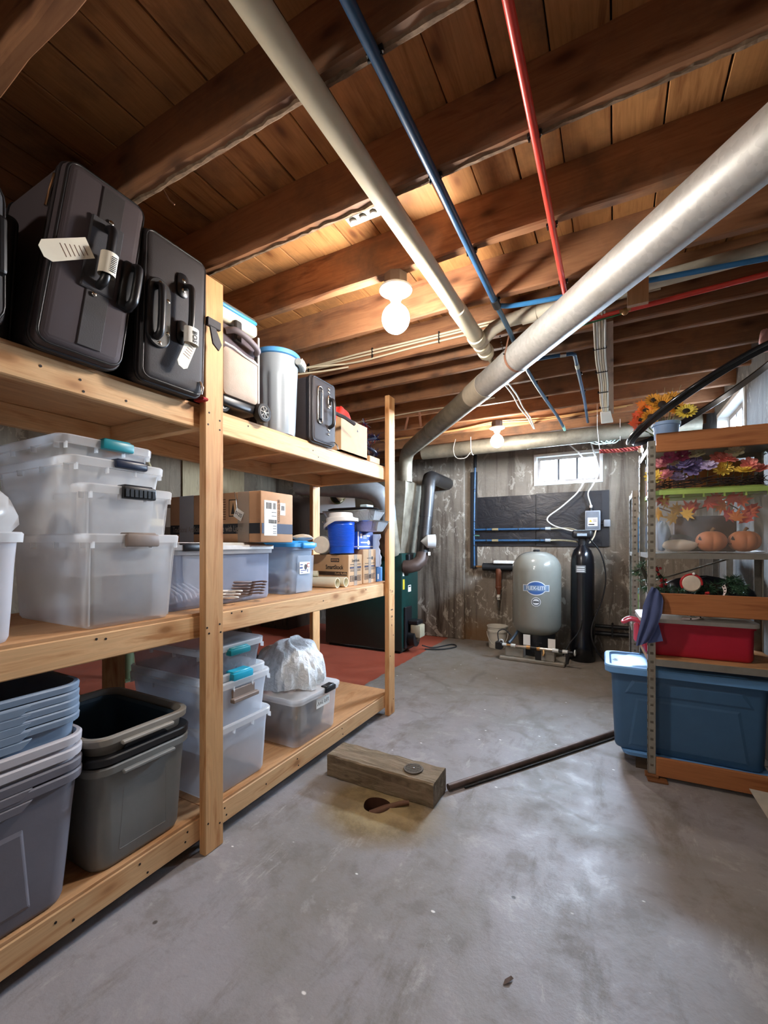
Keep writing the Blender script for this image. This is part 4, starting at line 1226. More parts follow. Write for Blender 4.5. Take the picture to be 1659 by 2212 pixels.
# ---- grey fluted bin with blue lid
tc = thing('waste_bin', 'grey fluted plastic waste bin with a blue lid and side grips', 'bin', (-1.63, 1.80, zt))
n = 72
def fl(r, z, amp):
    out = []
    for k in range(n):
        q = k % 8
        w = amp if q in (0, 1, 2) else 0.0
        out.append(((r - w) * math.cos(2 * PI * k / n), (r - w) * math.sin(2 * PI * k / n), z))
    return out
MB().loft([fl(0.098, 0, 0), fl(0.100, 0.01, 0.0), fl(0.102, 0.03, 0.005), fl(0.112, 0.30, 0.005), fl(0.113, 0.325, 0.0), fl(0.118, 0.425, 0.0)], True, False).obj('body', plain('bin_grey', '8d979f', 0.42, var=0.04), tc, smooth=35)
MB().lathe([(0.118, 0.412), (0.127, 0.416), (0.128, 0.435), (0.121, 0.442), (0.09, 0.446), (0.01, 0.447)], 48, True, True).obj('lid', plain('lid_blue', '4e97d6', 0.4), tc, smooth=40)
for a in (0.55, 0.55 + PI):
    c, s = math.cos(a), math.sin(a)
    pts = [(0.137 * math.cos(a + q), 0.137 * math.sin(a + q), 0.392) for q in (-0.42, -0.2, 0, 0.2, 0.42)]
    MB().tube(pts, 0.019, 10).obj('side_grip', plain('grip_grey', 'a4aaa8', 0.45), tc, smooth=50)
    for q in (-0.3, -0.15, 0, 0.15, 0.3):
        MB().tube([(0.150 * math.cos(a + q), 0.150 * math.sin(a + q), 0.374), (0.158 * math.cos(a + q), 0.158 * math.sin(a + q), 0.392), (0.150 * math.cos(a + q), 0.150 * math.sin(a + q), 0.41)], 0.004, 6).obj('grip_rib', plain('grip_grey', 'a4aaa8', 0.45), tc, smooth=60)

s3, S = suitcase('small black suitcase standing between the waste bin and the carton', (-1.50, 1.955, zt), 0.50, 0.225, 0.375, M_fab2, 0.0, 0.022)
MB().tube([(0.006, y, z) for y, z in rrect(0.022, 0.105, 0.02, 5, 0.06, 0.215)], 0.0045, 8, loop=True).obj('pull_frame', M_chrome, s3, smooth=60)
MB().rbox(0.0, 0.014, 0.045, 0.078, 0.13, 0.295, 0.008, 2).obj('pull_cup', M_blk, s3)
rivets(s3, S, ((0.15, 0.335), (0.15, 0.315), (0.15, 0.225), (0.15, 0.09), (0.15, 0.065)))
MB().tube([(0.003, y, z) for y, z in rrect(0.012, 0.03, 0.01, 4, 0.155, 0.265)], 0.004, 8, loop=True).obj('handle_ring', M_chrome, s3, smooth=60)
grip_handle(s3, S, 0.155, 0.19, 0.17, 0.011, M_blk, 0.035)
MB().rbox(-0.30, -0.22, -0.006, 0.004, 0.12, 0.22, 0.004, 1).obj('foot_plate', M_blk, s3)
MB().tube([(0.02, 0.17, 0.20), (0.05, 0.25, 0.185), (0.07, 0.33, 0.16)], 0.011, 6).obj('luggage_strap', M_fab2, s3)
MB().tube([(0.004, 0.20, 0.03), (0.014, 0.215, 0.012), (0.012, 0.235, -0.01)], [0.004, 0.006, 0.003], 8).obj('zip_pull', M_chrome, s3, smooth=60)

# ---- open carton with clothes, tinsel, little carton
oc = thing('open_carton', 'open brown carton holding red and grey cloth on the top shelf', 'box', (-1.525, 2.275, zt))
MB().box(-0.36, 0, 0, 0.325, 0, 0.012).obj('bottom', M_card2, oc)
MB().box(-0.006, 0, 0, 0.325, 0.0, 0.225).obj('side', M_card2, oc)
MB().box(-0.36, -0.354, 0, 0.325, 0.0, 0.225).obj('side', M_card2, oc)
MB().box(-0.354, -0.006, 0, 0.006, 0.0, 0.225).obj('side', M_card2, oc)
MB().box(-0.354, -0.006, 0.319, 0.325, 0.0, 0.225).obj('side', M_card2, oc)
lump('red_garment', (-1.60, 2.36, zt + 0.14), (0.062, 0.095, 0.085), plain('red_satin', 'd3352c', 0.5), 'red crumpled garment sticking out of the open carton', 'cloth', 31, amp=0.35, smooth=50)
lump('white_cloth', (-1.585, 2.295 + 0.02, zt + 0.14), (0.04, 0.03, 0.06), plain('offwhite_cloth', 'cfc6c0', 0.8), 'off-white cloth beside the red garment in the carton', 'cloth', 32, amp=0.3, smooth=50)
lump('grey_cloth', (-1.60, 2.51, zt + 0.12), (0.07, 0.075, 0.07), plain('grey_cloth', '6d7076', 0.85), 'grey cloth at the right end of the open carton', 'cloth', 33, amp=0.35, smooth=50)
sc_ = carton('small_carton', 'tiny brown carton at the end of the top shelf', (-1.535, 2.655, zt), 0.12, 0.15, 0.045)
# dark tinsel garland: a core wire with thin foil blades
tn = thing('tinsel_garland', 'dark blue tinsel garland with red and silver glints by the end post', 'garland', (-1.60, 2.72, zt + 0.045))
rr_ = random.Random(5)
core = [(0.05 * math.sin(k * 1.3), 0.07 * math.cos(k * 0.9), 0.02 + 0.021 * k) for k in range(11)]
MB().tube(curve(core, 4), 0.012, 8).obj('core', plain('tinsel_core', '151a2c', 0.4), tn)
for nm, colr, cnt in (('navy_tinsel', '1c2452', 260), ('silver_tinsel', 'b9c0d0', 60), ('red_tinsel', 'b3202a', 70)):
    m = MB()
    for q in range(cnt):
        b = Vector(core[rr_.randrange(11)])
        dv = Vector((rr_.gauss(0, 1), rr_.gauss(0, 1), rr_.gauss(0, 1))).normalized()
        e = b + dv * rr_.uniform(0.03, 0.055)
        wv_ = dv.orthogonal().normalized() * 0.0022
        m.add([b - wv_, b + wv_, e + wv_ * 0.4, e - wv_ * 0.4], [(0, 1, 2, 3)])
    tag(m.obj(nm, plain(nm, colr, 0.2, 0.8, var=0.1), tn), kind='stuff')

# ------------------------------------------------------------------ pipes, ducts and cables under the joists
g = Nodes('galvanised')
sp = g.n('TexVoronoi', {'Vector': g.coord((1, 1, 1)), 'Scale': 60.0})
nz = g.noise(g.coord((1, 1, 1)), 3.0, 5)
bs = g.mix(g.math('MULTIPLY', g.n('SeparateColor', {0: sp.outputs['Color']}).outputs[0], 0.45), lin('cfcfcb'), lin('a9aaa8'))
g.p(color=g.mix(g.mask(nz, 0.45, 0.75), bs, lin('a39e92')), rough=0.5, metal=0.5)
g.bump(g.noise(g.coord((1, 1, 1)), 90, 2), 0.10, 0.002)
M_galv = g.m
g = Nodes('dull_galvanised')
nz = g.noise(g.coord((1, 1, 1)), 5.0, 7, 0.65)
g.p(color=g.ramp(nz, [(0.3, lin('5c554a')), (0.5, lin('7f7869')), (0.7, lin('958e7d'))]), rough=0.55, metal=0.35)
M_galv2 = g.m
M_strap = plain('copper_strap', 'b98a72', 0.45, 0.5)
M_band = plain('mastic_band', 'b5ab97', 0.7)
def duct(name, label, pts, r, mat, seg=28):
    t = thing(name, label, 'duct', pts[0])
    return t
DZ = 2.38
d0, d1 = Vector((0.72, 1.085, DZ)), Vector((-2.06, 4.475, DZ))
t = thing('round_duct', 'shiny galvanised round duct crossing the ceiling diagonally above the aisle', 'duct', d0)
ax = (d1 - d0)
def dp(q): return ax * q
MB().cyl(dp(0), dp(0.545), 0.0835, 36).obj('duct_section', M_galv, t, smooth=40)
MB().cyl(dp(0.535), dp(0.585), 0.0855, 36).obj('tape_band', M_band, t, smooth=40)
MB().cyl(dp(0.575), dp(0.80), 0.081, 36).obj('duct_section', M_galv2, t, smooth=40)
MB().cyl(dp(0.798), dp(0.805), 0.0835, 36).obj('seam_ring', M_galv2, t, smooth=40)
MB().cyl(dp(0.80), dp(1.0), 0.0815, 36).obj('duct_section', M_galv2, t, smooth=40)
MB().tube([tuple(dp(0.995)), tuple(dp(1.0) + Vector((-0.07, 0.085, -0.02))), tuple(dp(1.0) + Vector((-0.12, 0.145, -0.09))), tuple(dp(1.0) + Vector((-0.13, 0.16, -0.20))), tuple(dp(1.0) + Vector((-0.13, 0.16, -0.345)))], 0.080, 24).obj('elbow', M_galv2, t, smooth=50)
# perforated hanger strap round the duct
def strap(parent, c, axis, r, ztop, w=0.019, dx=(0, 0)):
    u = Vector((axis.x, axis.y, 0)).normalized()
    s = Vector((u.y, -u.x, 0))
    pts = [s * (r + dx[0]) + Vector((0, 0, ztop - c.z))]
    for i in range(19):
        a = PI * i / 18
        pts.append(s * (math.cos(a) * r) + Vector((0, 0, -math.sin(a) * r)))
    pts.append(s * (-r + dx[1]) + Vector((0, 0, ztop - c.z)))
    m = MB()
    m.loft([[tuple(c + p + u * (-w / 2)) for p in pts], [tuple(c + p + u * (w / 2)) for p in pts]], False, False, False)
    m.loft([[tuple(c + p * 1.012 + u * (-w / 2)) for p in pts], [tuple(c + p * 1.012 + u * (w / 2)) for p in pts]], False, False, False)
    return m.obj('hanger_strap', M_strap, parent)
hs = strap(t, dp(0.435), ax, 0.0855, Z_J - d0.z + 0.0, dx=(0.01, 0.03))
hl = None
c0 = dp(0.435)
u_ = Vector((ax.x, ax.y, 0)).normalized()
s_ = Vector((u_.y, -u_.x, 0))
for side in (1, -1):
    for k in range(7):
        z = 0.01 + 0.0165 * k
        p = c0 + s_ * side * (0.0885 + (0.01 if side > 0 else -0.03 * -1) * (z / 0.13)) + Vector((0, 0, z))
        MB().sphere(tuple(p), 0.0042, 8, 5).obj('strap_hole', M_dark, t)
# duct along the far wall
t = thing('round_duct', 'dull grey round duct running along the far wall below the joists', 'duct', (-2.05, 4.835, 2.405))
MB().cyl((0, 0, 0), (1.25, 0, 0), 0.080, 32).obj('duct_section', M_galv2, t, smooth=40)
MB().cyl((1.22, 0, 0), (2.75, -0.02, 0), 0.0775, 32).obj('duct_section', M_galv2, t, smooth=40)
MB().cyl((1.21, 0, 0), (1.225, 0, 0), 0.0825, 32).obj('seam_ring', M_galv2, t, smooth=40)
for x in (0.62, 2.1):
    MB().tube([(x, -0.083, 0.105)] + arc((x, 0, 0), 0.083, PI, 2 * PI, 12, 'yz') + [(x, 0.083, 0.105)], 0.003, 6).obj('wire_hanger', M_wh, t)
MB().tube(curve([(0.44, -0.08, 0.10), (0.42, -0.10, -0.02), (0.46, -0.11, -0.12), (0.56, -0.10, -0.13), (0.62, -0.09, -0.07)], 6), 0.004, 6).obj('loose_wire', plain('grey_wire', 'b8b2a4', 0.5), t)
# small straps hanging by the dark corner
for k, (x, y) in enumerate(((-1.93, 4.04), (-1.80, 4.0))):
    tag(MB().box(-0.011, 0.011, -0.001, 0.001, -0.14, 0, Matrix.Rotation(0.25 if k == 0 else -0.12, 4, 'Y')).obj('metal_strap', M_strap, None, loc=(x + 0.2, y - 0.31, Z_J + 0.02)), ['copper strap slanting down from a joist, left of the pair', 'copper strap slanting down from a joist, right of the pair'][k], 'strap', 'copper straps over the duct')

# cream drain pipe with tee
PX = -0.685
t = thing('drain_pipe', 'cream plastic drain pipe running straight away below the joists', 'pipe', (PX, -2.3, 2.462))
MB().cyl((0, 0, 0), (0, 4.42, 0), 0.036, 28).obj('pipe_run', M_pvc, t, smooth=40)
MB().lathe([(0.037, 0), (0.042, 0.002), (0.042, 0.10), (0.041, 0.30), (0.037, 0.302)], 28, mat=Matrix.Rotation(-PI / 2, 4, 'X')).obj('coupling', M_pvc, t, smooth=40, loc=(0, 4.34, 0))
MB().cyl((0, 4.6, 0), (0, 4.93, 0), 0.038, 28).obj('wye_body', plain('pvc_grey', 'cfc8b4', 0.4), t, smooth=40)
for y, w, r in ((4.66, 0.05, 0.048), (4.77, 0.03, 0.046), (4.86, 0.035, 0.047)):
    MB().cyl((0, y, 0), (0, y + w, 0), r, 28).obj('hub_ring', M_pvc, t, smooth=40)
MB().tube([(0, 4.76, 0), (0.09, 4.70, 0.035), (0.16, 4.715, 0.07), (0.24, 4.74, 0.084)], 0.035, 20).obj('wye_branch', plain('pvc_grey', 'cfc8b4', 0.4), t, smooth=50)
MB().cyl((0.20, 4.735, 0.083), (1.49, 4.66, 0.083), 0.036, 24).obj('branch_run', plain('pvc_aged', 'd9d2bd', 0.45), t, smooth=40)
MB().cyl((0.24, 4.737, 0.083), (0.32, 4.732, 0.083), 0.042, 24).obj('coupling', plain('pvc_grey', 'cfc8b4', 0.4), t, smooth=40)
MB().cyl((0, 4.90, 0), (0, 5.03, -0.005), 0.016, 12).obj('end_stub', M_pvc, t, smooth=40)

# blue water tube with branches
M_pexb = plain('blue_pex', '2c5276', 0.35, var=0.06)
M_pexr = plain('red_pex', 'dc4438', 0.35, var=0.06)
M_clip = plain('pipe_clip', '17181a', 0.5)
def clip(parent, x, y, z, r, axis='y'):
    m = MB().tube(arc((0, 0, 0), r + 0.003, -0.3, PI + 0.3, 10, 'xz'), 0.0035, 6).box(-r - 0.008, r + 0.008, -0.006, 0.006, r * 0.6, r + 0.006)
    o = m.obj('pipe_clip', M_clip, parent, loc=(x, y, z), rot=(0, 0, 0 if axis == 'y' else PI / 2))
    MB().sphere((r + 0.006, 0, r * 0.2), 0.004, 8, 5).obj('nail', M_chrome, o)
BX, BZ = -0.517, 2.493
t = thing('water_tube', 'blue plastic water tube clipped under the joists beside the cream pipe', 'pipe', (BX, -2.3, BZ))
MB().tube([(0, 0, 0), (0, 2.9, 0), (0.004, 3.65, -0.002), (0, 4.43, -0.004)], 0.0148, 16).obj('tube_run', M_pexb, t, smooth=60)
MB().tube(curve([(0, 4.43, -0.004), (0.004, 4.75, -0.012), (-0.01, 5.1, -0.006), (0.0, 5.6, -0.006), (0.025, 6.1, -0.01), (0.05, 6.6, -0.004), (0.07, 6.90, -0.03)], 6), 0.0125, 14).obj('tube_run', plain('dark_pex', '33536b', 0.4), t, smooth=60)
MB().cyl((0, 4.40, -0.004), (0, 4.47, -0.004), 0.019, 16).obj('fitting', M_clip, t, smooth=40)
MB().tube(curve([(0, 4.48, 0.004), (0.12, 4.53, 0.008), (0.6, 4.60, 0.012), (1.32, 4.69, 0.01)], 6), 0.0118, 14).obj('branch_tube', plain('blue_pex_light', '3b7db4', 0.35), t, smooth=60)
MB().tube([(0.0, 5.20, -0.006), (0.16, 5.215, -0.002), (0.28, 5.235, 0.0), (0.297, 5.26, 0.0), (0.297, 5.5, 0.0), (0.30, 6.2, -0.002), (0.29, 6.92, -0.01)], 0.0118, 14).obj('branch_tube', M_pexb, t, smooth=60)
MB().cyl((0.215, 5.226, 0.0), (0.25, 5.231, 0.0), 0.015, 12).obj('fitting', M_chrome, t, smooth=40)
MB().cyl((0.297, 5.42, 0), (0.298, 5.49, 0), 0.014, 12).obj('fitting', plain('pale_fitting', 'c7cfbf', 0.4), t, smooth=40)
MB().cyl((0.07, 6.88, -0.026), (0.075, 7.0, -0.04), 0.014, 12).obj('fitting', plain('mint_end', '9fd8c8', 0.4), t, smooth=40)
for y in (0.12, 0.52, 0.92, 1.325, 1.73, 2.13, 3.32, 4.12):
    if y < 3:
        clip(t, 0, y + 2.3, 0, 0.0148)
for y in (5.63, 6.03):
    clip(t, 0.0 if y < 6 else 0.022, y, -0.008, 0.0125)
    clip(t, 0.298, y, 0, 0.0118)
RX0 = -0.207
t = thing('water_tube', 'red plastic water tube clipped under the joists', 'pipe', (RX0, -2.3, BZ))
MB().tube([(0, 0, 0), (0, 3.0, 0), (0.003, 3.65, -0.001), (0, 4.50, 0.0), (0.004, 4.78, 0.0), (0.03, 4.825, 0.0), (0.15, 4.83, 0), (0.42, 4.81, 0.0), (1.01, 4.755, 0.0)], 0.0122, 14).obj('tube_run', M_pexr, t, smooth=60)
for y in (0.14, 0.54, 0.94, 1.325, 1.73, 2.13):
    clip(t, 0, y + 2.3, 0, 0.0122)
MB().sphere((0.255, 4.805, -0.012), 0.018, 10, 6).cyl((0.23, 4.80, -0.012), (0.28, 4.80, -0.006), 0.010, 10).obj('brass_fitting', plain('brass', 'b58a58', 0.35, 0.8), t, smooth=50)
MB().tube([(0.05, 4.84, -0.02), (0.15, 4.82, -0.02), (0.24, 4.81, -0.018)], 0.0045, 8).obj('ground_wire', plain('green_wire', '3d7a4a', 0.5), t)

# cables
M_nm = plain('cream_cable', 'd9cdb2', 0.5, var=0.05)
M_nmy = plain('tan_cable', 'cfa670', 0.5, var=0.05)
M_nmw = plain('white_cable', 'e4e6e0', 0.4, var=0.03)
def cable(name, label, pts, r, mat, group=None, n=6):
    return tag(MB().tube(curve(pts, n), r, 8).obj(name, mat, None, smooth=60), label, 'cable', group)
yj = 2.495
for k, (zz, w) in enumerate(((2.588, 0.0), (2.572, 0.006), (2.546, 0.014))):
    cable('house_cable', ['topmost of three cream cables stapled along the joist', 'middle one of three cream cables stapled along the joist', 'lowest of three cream cables stapled along the joist'][k],
          [(-2.9, yj, zz + 0.01), (-2.35, yj - 0.003, zz - w), (-1.90, yj, zz - 0.006 + w), (-1.5, yj - 0.004, zz - w * 0.8), (-1.1, yj, zz), (-0.6, yj, zz + 0.002), (0.2, yj, zz + 0.004)], 0.0062, M_nm, 'cables stapled to the joist')
for x in (-1.95, -1.42, -0.95):
    tag(MB().box(-0.003, 0.003, -0.004, 0.008, -0.03, 0.04).obj('cable_staple', M_clip, None, loc=(x, yj - 0.006, 2.565)), ['black staple at the left of the stapled cables', 'black staple near the globe bulb end of the cables', 'black staple on the cables right of the globe bulb'][(-1.95, -1.42, -0.95).index(x)], 'staple', 'cable staples')
cable('house_cable', 'cream cable slanting from the cooler to the stapled cables, upper one', [(-2.28, 2.16, 2.44), (-2.05, 2.20, 2.46), (-1.90, 2.32, 2.50), (-1.62, 2.47, 2.53)], 0.006, M_nm, 'cables slanting to the joist')
cable('house_cable', 'cream cable slanting to the stapled cables, lower one', [(-2.2, 2.2, 2.42), (-1.95, 2.30, 2.455), (-1.75, 2.42, 2.49), (-1.60, 2.478, 2.508)], 0.006, M_nm, 'cables slanting to the joist')
for k in range(2):
    cable('house_cable', ['cream cable running away behind the duct, left one of the pair', 'cream cable running away behind the duct, right one of the pair'][k],
          [(-0.73 + 0.03 * k, 3.15, 2.497), (-0.715 + 0.035 * k, 3.5, 2.49 - 0.012 * k), (-0.735 + 0.03 * k, 3.9, 2.498), (-0.72 + 0.022 * k, 4.2, 2.49), (-0.735 + 0.01 * k, 4.66, 2.492)], 0.0062, M_nmw, 'cables behind the duct')
for k, (p, mt, lb_) in enumerate((([(-2.6, 4.492, 2.53), (-1.6, 4.49, 2.528), (-1.06, 4.488, 2.555), (-0.6, 4.488, 2.525), (0.1, 4.49, 2.55)], M_nmy, 'tan cable looping over the far bulb along the joist'),
                                  ([(-2.4, 4.488, 2.51), (-1.5, 4.486, 2.54), (-1.06, 4.484, 2.57), (-0.5, 4.484, 2.54), (0.15, 4.486, 2.56)], M_nmy, 'upper tan cable along the joist over the far bulb'),
                                  ([(-2.3, 3.69, 2.52), (-1.6, 3.688, 2.535), (-1.2, 3.688, 2.53), (-0.9, 3.688, 2.55)], M_nm, 'short pale cable on the joist before the far bulb'))):
    cable('house_cable', lb_, p, 0.0058, mt)
tag(MB().tube([(-0.10, 1.462, 2.655), (0.25, 1.468, 2.645), (0.6, 1.460, 2.655), (0.80, 1.462, 2.66)], 0.007, 8).obj('black_cable', M_rubber, None, smooth=60), 'thin black cable strung between the joists at the upper right', 'cable')
# running board with bundled cables near the far window
rb = thing('cable_run', 'bundle of house cables on a board running away towards the far wall', 'cable run', (-0.06, 2.46, 2.49))
MB().box(0.005, 0.055, 0.14, 1.98, 0.0, 0.019).obj('running_board', wood('grey_board', 'a08066', '6e543f', 'y'), rb)
for k in range(5):
    x = -0.040 + 0.013 * k
    MB().tube(curve([(x, 0.04, 0.05 - 0.02 * (k % 2)), (x + 0.004, 0.12, -0.004), (x - 0.003, 0.6, -0.006), (x + 0.004, 1.1, -0.004), (x, 1.6, -0.006), (x * 0.6, 2.0, -0.012)], 6), 0.0058, 8).obj('cable', [M_nm, M_nmw, M_nm, M_nm, M_nmw][k], rb, smooth=60)
for y in (0.45, 0.85, 1.30, 1.72):
    MB().box(-0.055, 0.02, -0.004, 0.004, -0.014, 0.002).obj('cable_tie', M_clip, rb, loc=(0, y, 0))
MB().loft([[(-0.05, 1.85, -0.005), (0.03, 1.85, -0.005), (0.03, 1.85, -0.02), (-0.05, 1.85, -0.02)], [(-0.05, 2.12, -0.03), (0.05, 2.12, -0.03), (0.05, 2.12, -0.05), (-0.05, 2.12, -0.05)]]).obj('white_sheathing', M_nmw, rb, bevel=0.004)
for k in range(4):
    MB().tube(curve([(-0.12 + 0.06 * k, 2.34, -0.12), (-0.16 + 0.05 * k, 2.36, -0.16), (-0.06 + 0.04 * k, 2.38, -0.19), (0.02 + 0.03 * k, 2.36, -0.14), (0.0 + 0.02 * k, 2.3, -0.09)], 6), 0.005, 6).obj('cable_coil', plain('mint_cable', 'bfe0dc', 0.4), rb, smooth=60)
# metal connector plate with three knockouts on the joist
cp = thing('connector_plate', 'galvanised metal plate with three round knockouts on the joist', 'plate', (-0.80, 1.352, 2.515))
MB().box(-0.09, 0.05, 0, 0.045, 0, 0.0025).obj('plate', plain('zinc', 'b4b4ac', 0.4, 0.7), cp)
for k in range(3):
    MB().lathe([(0.014, 0), (0.014, -0.004), (0.010, -0.006)], 16).obj('knockout', plain('zinc', 'b4b4ac', 0.4, 0.7), cp, loc=(-0.065 + 0.043 * k, 0.022, 0))
lump('insulation_tuft', (0.70, 2.92, 2.30), (0.03, 0.03, 0.06), plain('pink_fluff', 'd9a99f', 0.95, bump=0.5), 'tuft of pink insulation hanging at the right edge', 'insulation', 44, amp=0.4)
nl = MB().tube([(-1.38, 0.955, 2.53), (-1.375, 0.975, 2.505), (-1.36, 0.985, 2.49)], 0.003, 6)
tag(nl.obj('bent_nail', plain('rusty_nail', '6d4a35', 0.6, 0.5), None), 'bent rusty nail sticking out of the joist above the suitcases', 'nail')

# ------------------------------------------------------------------ furnace and flue
M_green = plain('green_enamel', '12302c', 0.3, var=0.08)
fu = thing('furnace', 'dark green oil furnace with sheet metal plenum beside the far wall', 'furnace', (-2.2, 4.56, 0))
MB().rbox(-1.1, 0, 0, 0.47, 0.03, 1.19, 0.012, 2).obj('cabinet', M_green, fu, smooth=40)
MB().box(-1.06, -0.04, 0.03, 0.44, 0.0, 0.03).obj('plinth', M_dark, fu)
MB().loft([[(-0.62, 0.03, 1.19), (-0.03, 0.03, 1.19), (-0.03, 0.44, 1.19), (-0.62, 0.44, 1.19)], [(-0.66, 0.0, 1.95), (0.05, 0.0, 1.95), (0.05, 0.46, 1.95), (-0.66, 0.46, 1.95)], [(-0.66, 0.0, 2.05), (0.05, 0.0, 2.05), (0.05, 0.46, 2.05), (-0.66, 0.46, 2.05)]]).obj('plenum', M_galv2, fu, bevel=0.004)
MB().rbox(0.0, 0.05, 0.10, 0.22, 1.06, 1.18, 0.008, 1).obj('control_box', M_blk, fu)
MB().box(0.0, 0.002, 0.02, 0.06, 0.92, 0.98).obj('label', M_lab, fu)
MB().box(0.0, 0.002, 0.02, 0.07, 0.76, 0.88).obj('label', plain('yellow_label', 'b8a52c', 0.5), fu)
lbf = MB().box(0.0, 0.002, 0.17, 0.25, 0.72, 0.80).obj('label', M_lab, fu)
MB().box(0.002, 0.003, 0.18, 0.24, 0.775, 0.79).obj('print_mark', M_prt, lbf)
bu = MB().rbox(0.0, 0.03, 0.04, 0.22, 0.06, 0.55, 0.006, 1).obj('burner_plate', M_blk, fu)
MB().lathe([(0.09, 0), (0.095, 0.01), (0.095, 0.09), (0.07, 0.10)], 24, mat=Matrix.Rotation(PI / 2, 4, 'Y')).obj('blower_housing', M_blk, fu, smooth=40, loc=(0.03, 0.16, 0.17))
MB().rbox(0.06, 0.19, 0.10, 0.25, 0.19, 0.34, 0.015, 2).obj('burner_motor', plain('cream_enamel_dirty', 'a79d84', 0.5), fu, smooth=40)
MB().cyl((0.08, 0.26, 0.25), (0.08, 0.36, 0.25), 0.055, 20).obj('pump', plain('pump_grey', '8a8578', 0.45, 0.5), fu, smooth=40)
MB().rbox(0.03, 0.16, 0.10, 0.26, 0.34, 0.39, 0.01, 1).obj('transformer', M_blk, fu)
MB().cyl((0.125, 0.16, 0.17), (0.145, 0.16, 0.17), 0.04, 18).obj('filter_cap', M_chrome, fu, smooth=40)
MB().tube(curve([(0.13, 0.30, 0.06), (0.22, 0.45, 0.012), (0.36, 0.72, 0.012), (0.45, 0.62, 0.012), (0.34, 0.42, 0.012), (0.15, 0.33, 0.012)], 6), 0.008, 8).obj('oil_line', M_rubber, fu, smooth=60)
M_flue = plain('flue_black', '211f1f', 0.4, 0.1, var=0.15)
fl_ = thing('flue_pipe', 'black stove pipe rising from the furnace and bending into the wall', 'flue', (-2.2, 4.62, 1.03))
MB().tube([(0, 0, 0), (0.06, 0.01, 0), (0.13, 0.06, 0.02), (0.165, 0.12, 0.08), (0.175, 0.15, 0.16)], 0.078, 24).obj('elbow', plain('rusty_flue', '4a3a33', 0.5, 0.3, var=0.25), fl_, smooth=50)
MB().tube([(0.172, 0.15, 0.14), (0.19, 0.19, 0.48)], 0.079, 24).obj('pipe_section', M_flue, fl_, smooth=50)
MB().tube([(0.19, 0.19, 0.47), (0.198, 0.205, 0.62)], 0.0765, 24).obj('pipe_section', M_flue, fl_, smooth=50)
MB().tube([(0.197, 0.205, 0.60), (0.212, 0.23, 0.90), (0.214, 0.235, 0.96)], 0.080, 24).obj('pipe_section', M_flue, fl_, smooth=50)
MB().tube([(0.214, 0.235, 0.94), (0.212, 0.245, 1.02), (0.205, 0.29, 1.075), (0.195, 0.37, 1.095), (0.18, 0.5, 1.10)], 0.081, 24).obj('elbow', M_flue, fl_, smooth=50)
MB().tube([(0.18, 0.48, 1.10), (0.165, 1.04, 1.10)], 0.083, 24).obj('pipe_section', M_flue, fl_, smooth=50)
for (a, b) in (((0.188, 0.187, 0.465), (0.189, 0.189, 0.485)), ((0.196, 0.203, 0.595), (0.197, 0.205, 0.612))):
    MB().tube([a, b], 0.083, 24).obj('joint_ring', M_flue, fl_, smooth=50)
dm = MB().lathe([(0.004, -0.03), (0.03, -0.005), (0.078, 0.045), (0.082, 0.14), (0.076, 0.142), (0.01, 0.12)], 28, mat=Matrix.Translation((0.215, 0.075, 0.30)) @ Matrix.Rotation(0.49, 4, 'Z') @ Matrix.Rotation(PI / 2, 4, 'Y'))
dm.obj('draft_damper', plain('bright_tin', 'dfe2e2', 0.3, 0.3), fl_, smooth=40)
MB().box(0.263, 0.266, 0.10, 0.17, 0.135, 0.175).obj('label', M_lab, fl_)
rd = thing('return_duct', 'grey round duct elbowing down to the furnace behind the end post', 'duct', (-3.6, 4.40, 2.05))
MB().tube(curve([(0, 0, 0), (0.55, -0.03, -0.06), (0.95, -0.05, -0.10), (1.16, -0.02, -0.16), (1.24, 0.03, -0.30), (1.25, 0.06, -0.50)], 6), 0.115, 24).obj('pipe', plain('duct_paint', '8f9498', 0.45, 0.4), rd, smooth=50)
MB().tube([(1.25, 0.06, -0.48), (1.25, 0.12, -0.70), (1.25, 0.20, -0.86)], 0.116, 24).obj('boot', M_galv2, rd, smooth=50)
# things beyond the shelving
wbp = thing('wall_board', 'white wall board with a round black opening behind the foil pans', 'board', (-3.95, 5.69, 1.80))
MB().rbox(-0.42, 0.42, -0.02, 0.02, 0, 0.45, 0.004, 1).obj('board', M_wh, wbp)
MB().cyl((0.1, -0.03, 0.28), (0.1, -0.022, 0.28), 0.14, 28).obj('round_opening', M_blk, wbp)
MB().tube(arc((0.1, -0.035, 0.28), 0.14, 0, 2 * PI, 28, 'xz'), 0.012, 8).obj('opening_rim', plain('olive_rim', '5a6238', 0.5), wbp)
open_pipe('vent_elbow', (-4.15, 5.45, 2.52), (-3.72, 5.60, 1.98), 0.055, M_pvc, 'short cream pipe slanting down behind the shelf', 'pipe')
tag(wood('old_ply', 'b9a784', '8d7a5c', 'z', knots=False) and MB().box(-0.012, 0.0, 0, 1.1, 0, 2.0).obj('plywood_sheet', wood('old_ply', 'b9a784', '8d7a5c', 'z', knots=False), None, loc=(-5.16, 3.86, 0.48)), 'pale plywood sheet fixed on the left wall behind the shelving', 'plywood sheet')
gp = thing('steel_column', 'green painted steel column standing behind the shelving', 'column', (-4.12, 2.50, 0))
MB().lathe([(0.045, 0), (0.045, Z_J)], 20).obj('shaft', plain('green_paint', '4f5b40', 0.5), gp, smooth=40)
MB().box(-0.09, 0.09, -0.09, 0.09, 0, 0.012).obj('base_plate', plain('green_paint', '4f5b40', 0.5), gp)
dk_ = thing('tall_cabinet', 'dark brown tall cabinet at the back behind the tree carton', 'cabinet', (-4.9, 5.05, 0))
